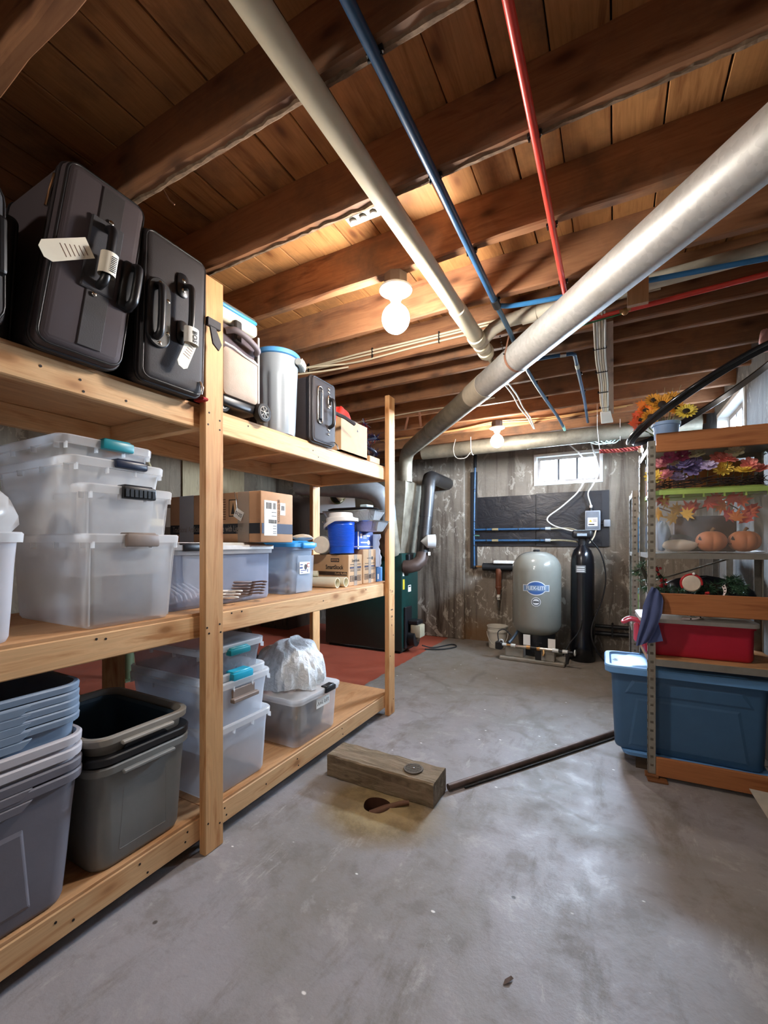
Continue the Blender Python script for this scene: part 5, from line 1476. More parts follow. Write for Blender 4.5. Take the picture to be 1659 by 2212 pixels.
MB().box(0, 0.55, 0, 0.55, 0.0, 2.05).obj('carcass', wood('dark_cabinet', '4c3a2e', '2b1f18', 'z', knots=False), dk_)
for k in range(2):
    MB().box(0.02 + 0.26 * k, 0.27 + 0.26 * k, -0.02, 0, 0.06, 2.0).obj('door', wood('dark_cabinet', '4c3a2e', '2b1f18', 'z', knots=False), dk_, bevel=0.004)

# ------------------------------------------------------------------ far wall: water equipment
g = Nodes('black_sheeting')
wn = g.noise(g.coord((1.2, 1, 2.2)), 3.0, 6, 0.6, 1.5)
g.p(color=lin('15161c'), rough=g.ramp(wn, [(0.35, (0.28,) * 3), (0.65, (0.5,) * 3)]), spec=0.5)
g.bump(wn, 0.3, 0.03)
M_sheetb = g.m
bp = thing('wall_panel', 'wide black plastic sheeting panel on the wall under the small window', 'panel', (-1.63, Y_B, 1.27))
MB().box(0, 0.755, -0.014, 0, 0, 0.655).obj('panel_sheet', M_sheetb, bp, bevel=0.002)
MB().box(0.758, 1.575, -0.018, 0, -0.003, 0.665).obj('panel_sheet', M_sheetb, bp, bevel=0.002)
MB().box(1.50, 1.578, -0.024, -0.018, 0.0, 0.66).obj('panel_edge', plain('black_batten', '1d1d22', 0.5), bp)
tag(MB().box(-0.055, 0.035, -0.022, 0, 0, 1.30).obj('backing_board', plain('black_board', '1c1c20', 0.5), None, loc=(-1.665, Y_B, 0.97)), 'narrow black upright board left of the black panel', 'board')
YP = Y_B - 0.06
wp = thing('water_lines', 'blue water lines with two horizontal runs across the black panel', 'pipe', (-1.655, YP, 0.98))
MB().tube([(0, 0, 0), (-0.004, 0, 0.4), (0.0, 0, 0.85), (0.012, 0, 1.36)], 0.0125, 14).obj('riser', M_pexb, wp, smooth=60)
MB().cyl((0.012, 0, 1.34), (0.012, 0, 1.53), 0.022, 14).obj('sleeve', M_rubber, wp, smooth=40)
for z in (0.51, 0.365):
    MB().tube([(0.0, 0, z), (0.45, 0, z), (0.93, 0, z - 0.002)], 0.0135, 14).obj('tube_run', M_pexb, wp, smooth=60)
    MB().cyl((0.24, 0, z), (0.32, 0, z), 0.0165, 12).obj('brass_coupling', plain('brass_pale', 'c8b890', 0.35, 0.7), wp, smooth=40)
    MB().cyl((0.90, 0, z), (0.96, 0, z - 0.002), 0.021, 12).obj('union', plain('grey_union', 'a9b0b6', 0.4), wp, smooth=40)
    for x in (0.17, 0.58, 0.84):
        MB().tube(arc((x, 0, z), 0.018, 0, 2 * PI, 14, 'yz'), 0.004, 6).obj('pipe_clip', M_clip, wp)
    MB().tube(curve([(0.95, 0, z - 0.002), (1.08, -0.02, z), (1.20, -0.10, z - 0.01), (1.28, -0.24, z - 0.04 if z > 0.4 else z - 0.02)], 6), 0.011, 12).obj('flex_line', plain('braided_line', 'b9b49c', 0.4, 0.3), wp, smooth=60)
for z in (0.62, 0.44, 0.30, 1.05):
    MB().tube(arc((0, 0, z), 0.018, 0, 2 * PI, 14, 'xy'), 0.004, 6).obj('pipe_clip', M_clip, wp)
MB().cyl((0.0, 0, 0.43), (0.07, -0.01, 0.43), 0.009, 10).obj('valve_lever', plain('valve_green', '53806c', 0.4), wp, smooth=40)
MB().sphere((0, 0, 0.01), 0.024, 14, 8).obj('elbow', M_rubber, wp, smooth=60)
mi = thing('water_main', 'black insulated water main with a brown pipe and white meter pad', 'pipe', (-1.62, YP - 0.02, 1.0))
MB().cyl((0, 0, 0), (0.13, 0, 0.0), 0.014, 12).obj('brass_nipple', plain('brass', 'b58a58', 0.35, 0.8), mi, smooth=40)
MB().cyl((0.09, 0, 0.0), (0.52, -0.02, 0.0), 0.050, 18).obj('insulation', M_rubber, mi, smooth=40)
MB().cyl((0.52, -0.02, 0), (0.70, -0.10, 0), 0.016, 12).obj('brass_nipple', plain('brass', 'b58a58', 0.35, 0.8), mi, smooth=40)
MB().rbox(0.24, 0.50, -0.08, 0.02, 0.045, 0.085, 0.008, 1).obj('meter_pad', plain('white_pad', 'dddad2', 0.6), mi)
MB().cyl((0.30, -0.03, -0.02), (0.30, -0.03, -0.27), 0.037, 16).obj('brown_pipe', plain('brown_pipe', '6d3f2a', 0.45), mi, smooth=40)
MB().lathe([(0.037, 0), (0.042, -0.01), (0.024, -0.06), (0.024, -0.10)], 16).obj('reducer', plain('brown_pipe', '6d3f2a', 0.45), mi, smooth=40, loc=(0.30, -0.03, -0.25))
MB().cyl((0.30, -0.03, -0.33), (0.30, -0.03, -0.42), 0.02, 12).sphere((0.30, -0.045, -0.38), 0.024, 10, 6).obj('drain_valve', plain('white_valve', 'e1ddd0', 0.4), mi, smooth=40)
MB().cyl((0.30, -0.03, -0.42), (0.30, -0.03, -0.52), 0.011, 10).obj('drain_stub', plain('dark_stub', '4b4640', 0.5), mi, smooth=40)

# pressure tank
TX, TY = -0.79, 5.20
pt = thing('pressure_tank', 'grey pressure tank with a blue FLEX-LITE badge on a black stand', 'tank', (TX, TY, 0))
R = 0.268
prof = [(0.14, 0.255)]
for i in range(1, 9):
    a = -PI / 2 + PI / 2 * i / 8
    prof.append((0.02 + (R - 0.02) * math.cos(a) ** 0.75 if i < 8 else R, 0.40 + 0.15 * math.sin(a)))
prof.append((R, 1.00))
for i in range(1, 10):
    a = PI / 2 * i / 9
    prof.append((max(0.02, R * math.cos(a) ** 0.72), 1.0 + 0.215 * math.sin(a)))
MB().lathe(prof, 48).obj('vessel', plain('tank_grey', '84847c', 0.16, var=0.03, spec=0.5, coat=0.4), pt, smooth=60)
MB().lathe([(0.035, 1.21), (0.04, 1.225), (0.03, 1.235)], 16).obj('air_cap', M_blk, pt, smooth=40)
MB().lathe([(0.16, 0.04), (0.18, 0.05), (0.205, 0.26), (0.19, 0.32), (0.16, 0.33)], 32).obj('stand', M_blk, pt, smooth=40)
A0 = math.atan2(-TY, -TX) - 0.02
def on_tank(o_or_me, zc_):
    for v in o_or_me.vertices:
        a = A0 + v.co.x / R
        rr2 = R + 0.0015 + v.co.z
        v.co = Vector((rr2 * math.cos(a), rr2 * math.sin(a), zc_ + v.co.y))
def badge(outline, mat, zc_, lift, name):
    m = MB()
    n_ = len(outline)
    m.add([(0, 0, lift)] + [(x, y, lift) for x, y in outline], [(0, i + 1, (i + 1) % n_ + 1) for i in range(n_)])
    # subdivide towards centre so that the badge follows the curve
    rings = [[(x * q, y * q if q > 0.0 else 0, lift) for x, y in outline] for q in (0.02, 0.25, 0.5, 0.75, 1.0)]
    m = MB().loft(rings, True, False)
    o = m.obj(name, mat, pt)
    on_tank(o.data, zc_)
    return o
def oval(a, b, n_=40):
    return [(a * math.cos(2 * PI * k / n_), b * math.sin(2 * PI * k / n_)) for k in range(n_)]
M_bd = plain('badge_blue', '3b5f98', 0.35)
M_bw = plain('badge_white', 'd9dcdd', 0.35)
badge(oval(0.108, 0.078), M_bw, 0.815, 0.0, 'badge_border')
def rect(a, b, n_=10):
    out = []
    for (x0_, y0_), (x1_, y1_) in (((a, -b), (a, b)), ((a, b), (-a, b)), ((-a, b), (-a, -b)), ((-a, -b), (a, -b))):
        out += [(x0_ + (x1_ - x0_) * k / n_, y0_ + (y1_ - y0_) * k / n_) for k in range(n_)]
    return out
badge(rect(0.142, 0.036), M_bw, 0.815, 0.0006, 'badge_bar')
badge(oval(0.098, 0.069), M_bd, 0.815, 0.0012, 'badge_oval')
badge(rect(0.135, 0.030), plain('badge_steel', '6f88a6', 0.35), 0.815, 0.0018, 'badge_bar')
tx = text('FLEX-LITE', 0.056, M_bw, pt, (0, 0, 0), (0, 0, 0), sx=1.0, bold=0.0004)
for v in tx.data.vertices:
    v.co.x *= 0.86
    v.co.z += 0.003
on_tank(tx.data, 0.815)
badge(oval(0.050, 0.050), M_bw, 0.665, 0.0006, 'round_sticker')
badge(oval(0.043, 0.043), plain('sticker_dark', '33383c', 0.4), 0.665, 0.0012, 'round_sticker')
badge(oval(0.034, 0.034), M_bw, 0.665, 0.0018, 'round_sticker')
badge(rect(0.030, 0.009, 4), plain('sticker_dark', '33383c', 0.4), 0.665, 0.0024, 'round_sticker')
# manifold in front of the tank
mf = thing('pump_manifold', 'row of white and brass fittings in front of the grey tank', 'fittings', (-1.13, 4.93, 0.165), -0.06)
x = 0.0
segs = [(0.06, 0.017, 'w'), (0.05, 0.012, 'b'), (0.05, 0.020, 'w'), (0.12, 0.018, 'c'), (0.04, 0.022, 'b'), (0.07, 0.017, 'k'), (0.03, 0.024, 'b'), (0.13, 0.020, 'c'), (0.06, 0.021, 'w'), (0.04, 0.013, 'k'), (0.05, 0.020, 'w'), (0.05, 0.012, 'k')]
mm = {'w': plain('fitting_white', 'd7dad8', 0.35), 'b': plain('brass', 'b58a58', 0.35, 0.8), 'c': M_chrome, 'k': M_blk}
for L_, r_, k_ in segs:
    MB().cyl((x, 0, 0), (x + L_, 0, 0), r_, 14).obj('fitting', mm[k_], mf, smooth=40)
    x += L_
MB().rbox(-0.06, 0.015, -0.04, 0.04, -0.055, 0.03, 0.008, 1).obj('pressure_switch', M_blk, mf)
MB().tube(arc((0.0, 0, 0.03), 0.022, -0.4, PI + 0.4, 10, 'xz'), 0.007, 8).obj('switch_loop', mm['w'], mf)
MB().tube(curve([(-0.03, 0.0, 0.03), (-0.04, 0.01, 0.13), (0.02, 0.05, 0.16), (0.10, 0.05, 0.10)], 5), 0.006, 8).obj('switch_cable', M_rubber, mf, smooth=60)
MB().tube(curve([(0.08, 0.02, 0.02), (0.13, 0.12, 0.10), (0.17, 0.3, 0.22), (0.19, 0.42, 0.30), (0.19, 0.46, 0.8)], 6), 0.016, 12).obj('supply_tube', plain('slate_tube', '3f5468', 0.4), mf, smooth=60)
MB().cyl((0.40, 0, 0.02), (0.40, 0, 0.06), 0.02, 12).box(0.36, 0.44, -0.006, 0.006, 0.055, 0.07).obj('valve_handle', M_blk, mf)
MB().tube([(0.46, -0.01, -0.01), (0.47, -0.04, -0.04), (0.46, -0.05, -0.06)], 0.012, 10).obj('drain_cock', mm['b'], mf, smooth=50)
MB().tube(arc((x + 0.02, 0, 0.0), 0.026, 0, 2 * PI, 18, 'yz'), 0.007, 8).obj('ring_end', mm['w'], mf, smooth=50)
MB().tube(curve([(x - 0.1, 0.02, -0.05), (x - 0.04, 0.08, 0.08), (x + 0.04, 0.25, 0.22), (x + 0.06, 0.4, 0.5)], 6), 0.006, 8).obj('sensor_cable', M_rubber, mf, smooth=60)
for (xa, zz) in ((0.24, 0.02), (0.50, 0.0)):
    MB().box(xa, xa + 0.075, 0.018, 0.020, zz, zz + 0.115).obj('paper_tag', M_lab, mf)
MB().rbox(0.37, 0.44, -0.01, 0.03, -0.125, -0.02, 0.006, 1).obj('bracket', M_blk, mf)
MB().rbox(0.68, 0.71, -0.015, 0.015, -0.125, 0.0, 0.004, 1).obj('bracket', M_blk, mf)
M_cblk = plain('concrete_block', '8f8a80', 0.85, bump=0.4)
for k, xx in enumerate((-0.985, -0.66)):
    tag(MB().rbox(-0.10, 0.10, -0.05, 0.07, 0, 0.105, 0.006, 1).obj('concrete_block', M_cblk, None, loc=(xx, 4.975 - 0.03 * k, 0.04), rot=(0, 0, -0.04)), ['grey concrete block left below the tank fittings', 'grey concrete block right below the tank fittings'][k], 'block', 'blocks under the fittings')
tag(MB().rbox(-0.36, 0.33, -0.30, 0.28, 0, 0.04, 0.01, 1).obj('tank_slab', plain('slab_concrete', '8b8478', 0.85, bump=0.3), None, loc=(-0.78, 5.18, 0), rot=(0, 0, -0.03)), 'low concrete slab under the grey pressure tank', 'slab')

# softener
so = thing('water_softener', 'tall black water softener cylinder with a control head', 'water softener', (-0.315, 5.30, 0))
MB().lathe([(0.125, 0.0), (0.132, 0.01), (0.132, 0.18), (0.124, 0.20), (0.122, 1.08), (0.115, 1.16), (0.09, 1.23), (0.05, 1.275), (0.04, 1.30)], 36).obj('vessel', plain('gloss_black', '0e0f14', 0.22), so, smooth=50)
MB().lathe([(0.045, 1.29), (0.045, 1.36), (0.06, 1.365), (0.06, 1.38)], 20).obj('neck', M_blk, so, smooth=40)
MB().rbox(-0.105, 0.105, -0.085, 0.085, 1.36, 1.455, 0.03, 3).obj('control_head', M_blk, so, smooth=50)
MB().rbox(-0.05, 0.05, -0.092, -0.084, 1.385, 1.415, 0.003, 1).obj('display', plain('display_grey', '8d97a0', 0.3), so)
la = math.atan2(-5.30, 0.315) - 0.15
lbm = MB().loft([[(0.1235 * math.cos(la + q), 0.1235 * math.sin(la + q), z) for q in (-0.42, -0.2, 0, 0.2, 0.42)] for z in (0.985, 1.065)], False, False, False)
lbo = lbm.obj('label', plain('grey_label', '6f7276', 0.4), so)
for z in (1.045, 1.02, 1.0):
    MB().loft([[(0.1245 * math.cos(la + q), 0.1245 * math.sin(la + q), zz) for q in (-0.33, -0.1, 0.1, 0.33)] for zz in (z - 0.006, z + 0.006)], False, False, False).obj('print_mark', M_bw, lbo)
MB().tube(curve([(0.07, 0.0, 1.36), (0.18, 0.05, 1.20), (0.23, 0.08, 0.95), (0.20, 0.05, 0.70), (0.10, -0.08, 0.40), (0.12, -0.10, 0.2), (0.22, -0.05, 0.03), (0.27, 0.0, 0.012)], 7), 0.008, 8).obj('drain_hose', M_rubber, so, smooth=60)
# control box, adapter, cords
cx = thing('control_box', 'grey control box with a warning label on the black panel', 'control box', (-0.225, Y_B - 0.018, 1.46))
MB().rbox(-0.082, 0.082, -0.075, 0, 0, 0.235, 0.012, 2).obj('housing', plain('box_grey', '8f939a', 0.45), cx, smooth=40)
MB().rbox(-0.068, 0.068, -0.081, -0.074, 0.02, 0.22, 0.004, 1).obj('cover', plain('cover_grey', '6d7178', 0.4), cx)
wl = MB().box(-0.052, 0.052, -0.083, -0.081, 0.05, 0.15).obj('label', M_lab, cx)
MB().add([(-0.04, -0.0836, 0.098), (-0.004, -0.0836, 0.098), (-0.022, -0.0836, 0.13)], [(0, 1, 2)]).obj('warning_triangle', plain('warn_yellow', 'd8b01e', 0.5), wl)
for k in range(3):
    MB().box(0.004, 0.044, -0.0836, -0.083, 0.098 + 0.013 * k, 0.104 + 0.013 * k).obj('print_mark', M_prt2, wl)
MB().box(-0.044, 0.02, -0.0836, -0.083, 0.062, 0.076).obj('print_mark', M_prt, wl)
MB().cyl((-0.02, -0.04, 0.235), (-0.02, -0.04, 0.27), 0.022, 14).obj('cord_gland', M_blk, cx, smooth=40)
MB().cyl((-0.02, -0.04, 0.27), (-0.02, -0.04, 0.30), 0.016, 14).obj('cord_cap', plain('orange_white', 'e2cfc0', 0.5), cx, smooth=40)
MB().rbox(0.115, 0.185, -0.05, 0, 0.04, 0.125, 0.01, 2).obj('adapter', plain('box_grey', '8f939a', 0.45), cx, smooth=40)
MB().cyl((0.08, -0.03, 0.075), (0.12, -0.03, 0.075), 0.009, 10).obj('adapter_plug', M_blk, cx, smooth=40)
cable('power_cord', 'white cord hanging from the ceiling in front of the window to the control box', [(-0.235, 5.50, 2.46), (-0.19, 5.56, 2.30), (-0.16, 5.60, 2.14), (-0.22, 5.63, 2.0), (-0.275, 5.64, 1.9), (-0.245, 5.655, 1.76)], 0.008, M_nmw)
cable('power_cord', 'long cream cord looping down from the window to the softener head', [(-0.48, 5.40, 2.47), (-0.34, 5.50, 2.33), (-0.28, 5.58, 2.18), (-0.36, 5.6, 1.95), (-0.55, 5.6, 1.76), (-0.72, 5.58, 1.62), (-0.66, 5.55, 1.53), (-0.50, 5.45, 1.47), (-0.38, 5.35, 1.44)], 0.008, M_nmw)
cable('power_cord', 'short cream cord from the control box to the softener', [(-0.19, 5.64, 1.46), (-0.21, 5.56, 1.38), (-0.25, 5.42, 1.31)], 0.008, M_nm)
wpz = thing('waste_lines', 'two black pipes running low along the far wall to the right', 'pipe', (-0.2, 5.62, 0.26))
MB().cyl((0, 0, 0), (0.98, 0, 0.0), 0.028, 16).obj('pipe', M_blk, wpz, smooth=40)
MB().cyl((0, -0.01, 0.085), (0.98, -0.01, 0.085), 0.022, 16).obj('pipe', M_blk, wpz, smooth=40)
for x_ in (0.18, 0.62):
    MB().box(x_ - 0.01, x_ + 0.01, -0.04, 0.10, -0.035, 0.115).obj('bracket', M_rubber, wpz)
# bucket
bk = thing('bucket', 'white plastic bucket with a wire bail beside the grey tank', 'bucket', (-1.295, 5.44, 0))
MB().lathe([(0.098, 0), (0.104, 0.006), (0.116, 0.20), (0.124, 0.205), (0.124, 0.225), (0.118, 0.228), (0.122, 0.262), (0.128, 0.266), (0.128, 0.276), (0.118, 0.274), (0.100, 0.02), (0.02, 0.015)], 32, True, True).obj('tub', plain('bucket_white', 'd6d1c4', 0.4, var=0.04), bk, smooth=40)
MB().tube([(0.128 * math.cos(a + 0.35), 0.128 * math.sin(a + 0.35) - 0.02 * math.sin(-a), 0.20 + 0.15 * math.sin(a)) for a in [PI + PI * k / 16 for k in range(17)]], 0.004, 8).obj('bail', plain('bail_white', 'cfcabf', 0.4), bk, smooth=60)

# ------------------------------------------------------------------ on the floor
g = Nodes('old_timber')
tv = g.noise(g.coord((1.5, 12, 9)), 2.0, 7, 0.65, 1.5)
tv2 = g.noise(g.coord((1, 1, 1)), 9.0, 6, 0.6)
tc_ = g.ramp(tv, [(0.28, lin('54463a')), (0.48, lin('80705a')), (0.70, lin('a3947e'))])
g.p(color=g.mix(g.mask(tv2, 0.50, 0.70), tc_, lin('8d7a66')), rough=0.85, spec=0.2)
g.bump(g.math('ADD', tv, tv2), 0.6, 0.012)
fb = thing('timber_block', 'heavy old timber block lying across the aisle by the drain', 'timber block', (-1.10, 2.065, 0))
tm = MB()
n = 14
rings = []
for i in range(n + 1):
    x = -0.318 + 0.636 * i / n
    j = 0.003 * math.sin(i * 2.1)
    rings.append([(x, -0.088 + j, 0.003), (x, -0.09 + j, 0.115), (x, -0.083, 0.122 + j * 0.5), (x, 0.080, 0.122 - j), (x, 0.087, 0.115), (x, 0.086 - j, 0.003)])
tm.loft(rings)
tm.obj('timber', g.m, fb)
dgm = thing('drain_grate', 'round slotted metal drain cover lying on the timber block', 'drain cover', (-0.925, 2.055, 0.123), 0.2)
M_gr = plain('grate_metal', '6f675e', 0.45, 0.7)
MB().lathe([(0.050, 0), (0.052, 0.004), (0.050, 0.007), (0.043, 0.007), (0.043, 0.0)], 32, False, False).obj('ring', M_gr, dgm, smooth=40)
MB().lathe([(0.043, 0.0), (0.001, 0.001)], 32, False, True).obj('grate_bed', M_dark, dgm)
for k in range(-4, 5):
    w_ = math.sqrt(0.043 ** 2 - (k * 0.0095) ** 2)
    MB().box(-w_, w_, k * 0.0095 - 0.0028, k * 0.0095 + 0.0028, 0.002, 0.0068).obj('slat', M_gr, dgm)
MB().lathe([(0.006, 0.006), (0.006, 0.009), (0.003, 0.010)], 12).obj('screw', M_chrome, dgm)
dpip = MB().tube([(-1.065, 1.852, -0.045), (-1.0, 1.885, -0.012), (-0.94, 1.918, 0.012), (-0.90, 1.945, 0.016)], [0.022, 0.018, 0.012, 0.011], 14)
tag(dpip.obj('drain_pipe_stub', plain('rusty_pipe', '6b4a36', 0.7, bump=0.3), None, smooth=50), 'short rusty pipe running from under the timber into the drain hole', 'pipe')
rod = thing('iron_pipe', 'long dark iron pipe lying on the floor behind the timber block', 'pipe', (-0.77, 2.155, 0.0))
MB().tube([(0, 0, 0.021), (0.40, 0.605, 0.020), (0.82, 1.24, 0.020)], 0.0165, 14).obj('pipe', plain('iron', '6a5850', 0.55, 0.4, var=0.3, bump=0.2), rod, smooth=60)
MB().tube([(0.07, 0.06, 0.008), (0.45, 0.62, 0.008), (0.86, 1.235, 0.006)], 0.005, 8).obj('cable', M_rubber, rod, smooth=60)
cs = MB()
cs.add([(0.597, 2.772, 0.069), (0.80, 2.772, 0.066), (0.80, 2.60, 0.003), (0.64, 2.62, 0.003), (0.597, 2.772, 0.072), (0.80, 2.772, 0.069), (0.80, 2.60, 0.006), (0.64, 2.62, 0.006)], [(0, 1, 2, 3), (7, 6, 5, 4), (0, 4, 5, 1), (1, 5, 6, 2), (2, 6, 7, 3), (3, 7, 4, 0)])
tag(cs.obj('card_sheet', plain('pale_card', 'b9b2a4', 0.7), None), 'pale card sheet leaning against the lowest rack plank', 'card sheet')
lf2 = MB().add([(-0.02, -0.004, 0.001), (0.0, -0.008, 0.005), (0.022, -0.002, 0.002), (0.018, 0.005, 0.006), (-0.004, 0.006, 0.003)], [(0, 1, 2, 3, 4)])
tag(lf2.obj('dry_leaf', plain('dead_leaf', '5b463a', 0.8), None, loc=(-0.28, 1.30, 0.001), rot=(0, 0, 0.9)), 'small dry leaf curled on the open floor', 'leaf')

# ------------------------------------------------------------------ slotted steel rack at the right
g = Nodes('slotted_steel')
nz = g.noise(g.coord((1, 1, 1)), 12, 6)
g.p(color=g.ramp(nz, [(0.3, lin('8a8478')), (0.7, lin('aeaa9f'))]), rough=0.5, metal=0.45)
M_slot = g.m
M_slotd = plain('slot_shadow', '6b655b', 0.6, 0.4)
RKZ = 0.05
def rack(label, loc, rz, W, D, H, planks, shelves):
    t = thing('steel_rack', label, 'rack', loc, rz, 'slotted steel racks')
    for (x, y, sx, sy) in ((0, 0, 1, 1), (W, 0, -1, 1), (0, D, 1, -1), (W, D, -1, -1)):
        m = MB()
        m.box(min(x, x + sx * 0.036), max(x, x + sx * 0.036), min(y, y + sy * 0.003), max(y, y + sy * 0.003), 0.03, H)
        m.box(min(x, x + sx * 0.003), max(x, x + sx * 0.003), min(y, y + sy * 0.036), max(y, y + sy * 0.036), 0.03, H)
        p = m.obj('post', M_slot, t)
        if x == 0:
            st_ = MB()
            z = 0.07
            while z < H - 0.03:
                yy = y - sy * 0.0026
                st_.loft([[(x + 0.010, yy + sy * 0.003, z), (x + 0.026, yy + sy * 0.003, z), (x + 0.026, yy + sy * 0.003, z + 0.014), (x + 0.010, yy + sy * 0.003, z + 0.014)],
                          [(x + 0.012, yy, z + 0.002), (x + 0.024, yy, z + 0.002), (x + 0.024, yy, z + 0.012), (x + 0.012, yy, z + 0.012)]], True, True)
                st_.box(x - 0.0022, x, y + sy * 0.010, y + sy * 0.026, z, z + 0.014) if sy > 0 else st_.box(x - 0.0022, x, y - 0.026, y - 0.010, z, z + 0.014)
                z += 0.0475
            tag(st_.obj('slot_row', M_slotd, p), kind='stuff')
    for (z, mat, th) in shelves:
        m = MB().box(0.004, W - 0.004, 0.004, D - 0.004, z - 0.002, z)
        m.box(0.037, W - 0.037, 0.003, 0.006, z - th, z).box(0.037, W - 0.037, D - 0.006, D - 0.003, z - th, z)
        m.box(0.003, 0.006, 0.037, D - 0.037, z - th, z).box(W - 0.006, W - 0.003, 0.037, D - 0.037, z - th, z)
        m.obj('shelf', mat, t)
    for (z0_, z1_) in planks:
        MB().box(0.038, W - 0.038, -0.004, 0.016, z0_, z1_).obj('plank', M_orange, t, bevel=0.003)
    return t
M_shelf = plain('grey_shelf', '8e8b84', 0.5, 0.3)
r1 = rack('slotted steel rack with orange planks in the right foreground', (0.165, 2.80, 0), RKZ, 0.625, 0.46, 1.87, ((0.022, 0.124), (0.915, 1.03), (1.805, 1.908)), ((1.248, M_shelf, 0.028), (1.845, M_shelf, 0.03)))
MB().box(0.004, 0.621, 0.005, 0.455, 0.635, 0.668).obj('wooden_deck', wood('worn_deck', 'd0a071', '9d6a3e', 'x', dirt='8a5f40'), r1, bevel=0.002)
MB().box(0.037, 0.588, -0.002, 0.004, 0.628, 0.664).obj('deck_edge', M_shelf, r1)
MB().box(0.038, 0.587, 0.445, 0.462, 1.60, 1.80).obj('plank', M_orange, r1, bevel=0.003)
tag(MB().rbox(-0.15, 0.15, -0.03, 0.03, 0, 0.21, 0.008, 1).obj('brown_box', plain('brown_card', '5a4034', 0.8), None, loc=(0.47, 3.16, 1.2555), rot=(0, 0, RKZ)), 'dark brown box standing behind the pumpkins in the green-lidded tote', 'box')
for (z0_, z1_) in ((1.62, 1.86), (1.05, 1.25)):
    MB().tube([(0.05, 0.45, z0_), (0.57, 0.45, z1_)], 0.006, 6).obj('brace', M_slot, r1)
r2 = rack('slotted steel rack half hidden behind the front rack', (0.118, 3.72, 0), 0.02, 0.60, 0.42, 1.70, (), ((1.235, M_shelf, 0.028), (0.66, M_shelf, 0.03), (1.69, M_shelf, 0.03), (0.12, M_shelf, 0.03)))
for k, (x, y, sx, z_) in enumerate(((0.19, 2.806, 0.045, 0.0), (0.20, 2.79, 0.055, 0.0))):
    tag(MB().rbox(-0.02, sx + 0.02 * k, -0.02, 0.03, z_, z_ + 0.013, 0.002, 1).obj('wood_shim', wood('shim', '8a5a38', '5d3a22', 'x', knots=False), None, loc=(x - 0.02, y - 0.012 * k, 0.0145 if k == 0 else 0.001), rot=(0, 0, 0.1 * k)), ['upper small wooden shim under the rack post', 'lower small wooden shim under the rack post'][k], 'shim', 'shims under the rack post')

# ---- big blue tote
M_tote = plain('denim_blue_plastic', '3f6488', 0.42, var=0.05, bump=0.05)
M_tlid = plain('light_blue_lid', '6ea5dc', 0.4, var=0.05)
bt = tote('blue_tote', 'large blue lidded tote sticking out of the rack on the lowest tier', 'storage bin', (0.345, 3.055, 0.105), 0.76, 0.375, 0.465, M_tote, None, RKZ * 0.4, 0.91, 0.016, 0.035, None, 0.045)
side_panel(bt, 0.76, 0.375, 0.465, M_tote, 0.91, depth=-0.005, frac=0.86, z=(0.70, 0.88))
side_panel(bt, 0.76, 0.375, 0.465, M_tote, 0.91, depth=-0.003, frac=0.80, z=(0.06, 0.66))
m = MB()
m.rloft([(0.445, 0.398, 0.202, 0.055), (0.478, 0.400, 0.204, 0.055), (0.486, 0.394, 0.198, 0.052), (0.486, 0.372, 0.178, 0.045), (0.474, 0.362, 0.168, 0.04), (0.474, 0.29, 0.16, 0.04), (0.484, 0.275, 0.148, 0.04), (0.484, 0.02, 0.02, 0.01)], 7, False, True)
m.obj('lid', M_tlid, bt, smooth=40)
MB().add([(-0.345, -0.03, 0.4755), (-0.322, -0.022, 0.4755), (-0.338, 0.0, 0.4755), (-0.318, 0.01, 0.4755), (-0.35, 0.035, 0.4755), (-0.342, 0.008, 0.4755), (-0.36, 0.0, 0.4755)], [(0, 1, 2, 3, 4, 5, 6)]).obj('lid_mark', plain('lid_navy', '1d3a60', 0.5), bt)
ul = MB().rloft([(0, 0.33, 0.17, 0.04), (0.022, 0.34, 0.18, 0.045), (0.026, 0.33, 0.17, 0.04)], 5)
tag(ul.obj('spare_lid', M_tlid, None, smooth=40, loc=(0.375, 3.045, 0.076)), 'light blue spare lid lying under the large blue tote', 'lid')
for k, y in enumerate((2.90, 3.12)):
    tag(MB().box(-0.25, 0.33, 0, 0.05, 0, 0.075).obj('timber_runner', wood('dark_runner', '4d4033', '2d251d', 'x'), None, loc=(0.36, y, 0.0)), ['dark timber runner under the spare lid, near one', 'dark timber runner under the spare lid, far one'][k], 'timber', 'runners under the blue tote')

# ---- red tote with grey lid, wreath and bag above
rt = tote('red_tote', 'flat red tote with a pale grey lid on the wooden deck of the rack', 'storage bin', (0.395, 3.05, 0.669), 0.53, 0.34, 0.195, plain('red_plastic', 'b41f38', 0.4, var=0.05), None, RKZ, 0.94, 0.012, 0.02, None, 0.035)
lid(rt, 0.545, 0.355, 0.212, plain('pale_grey_lid', 'b9b8b2', 0.45), 0.024, 0.045)
hn = MB().tube(curve([(-0.262, -0.04, 0.165), (-0.31, -0.04, 0.175), (-0.345, -0.035, 0.155), (-0.345, 0.035, 0.155), (-0.31, 0.04, 0.175), (-0.262, 0.04, 0.165)], 4), 0.010, 8)
hn.obj('side_handle', plain('red_handle', 'c9475a', 0.4), rt, smooth=50)
MB().rbox(-0.29, -0.262, -0.03, 0.03, 0.04, 0.15, 0.008, 1).obj('side_latch', plain('pink_latch', 'd8526a', 0.4), rt)
lump('dark_filler_bag', (0.48, 3.16, 0.886), (0.22, 0.055, 0.11), plain('bag_black', '1a1a24', 0.45, bump=0.6, bscale=14), 'glossy black bag added behind the Christmas wreath to keep the rack dark', 'bag', 61, amp=0.22, smooth=60, n=20)  # added so the lit wall does not show through the dark rack
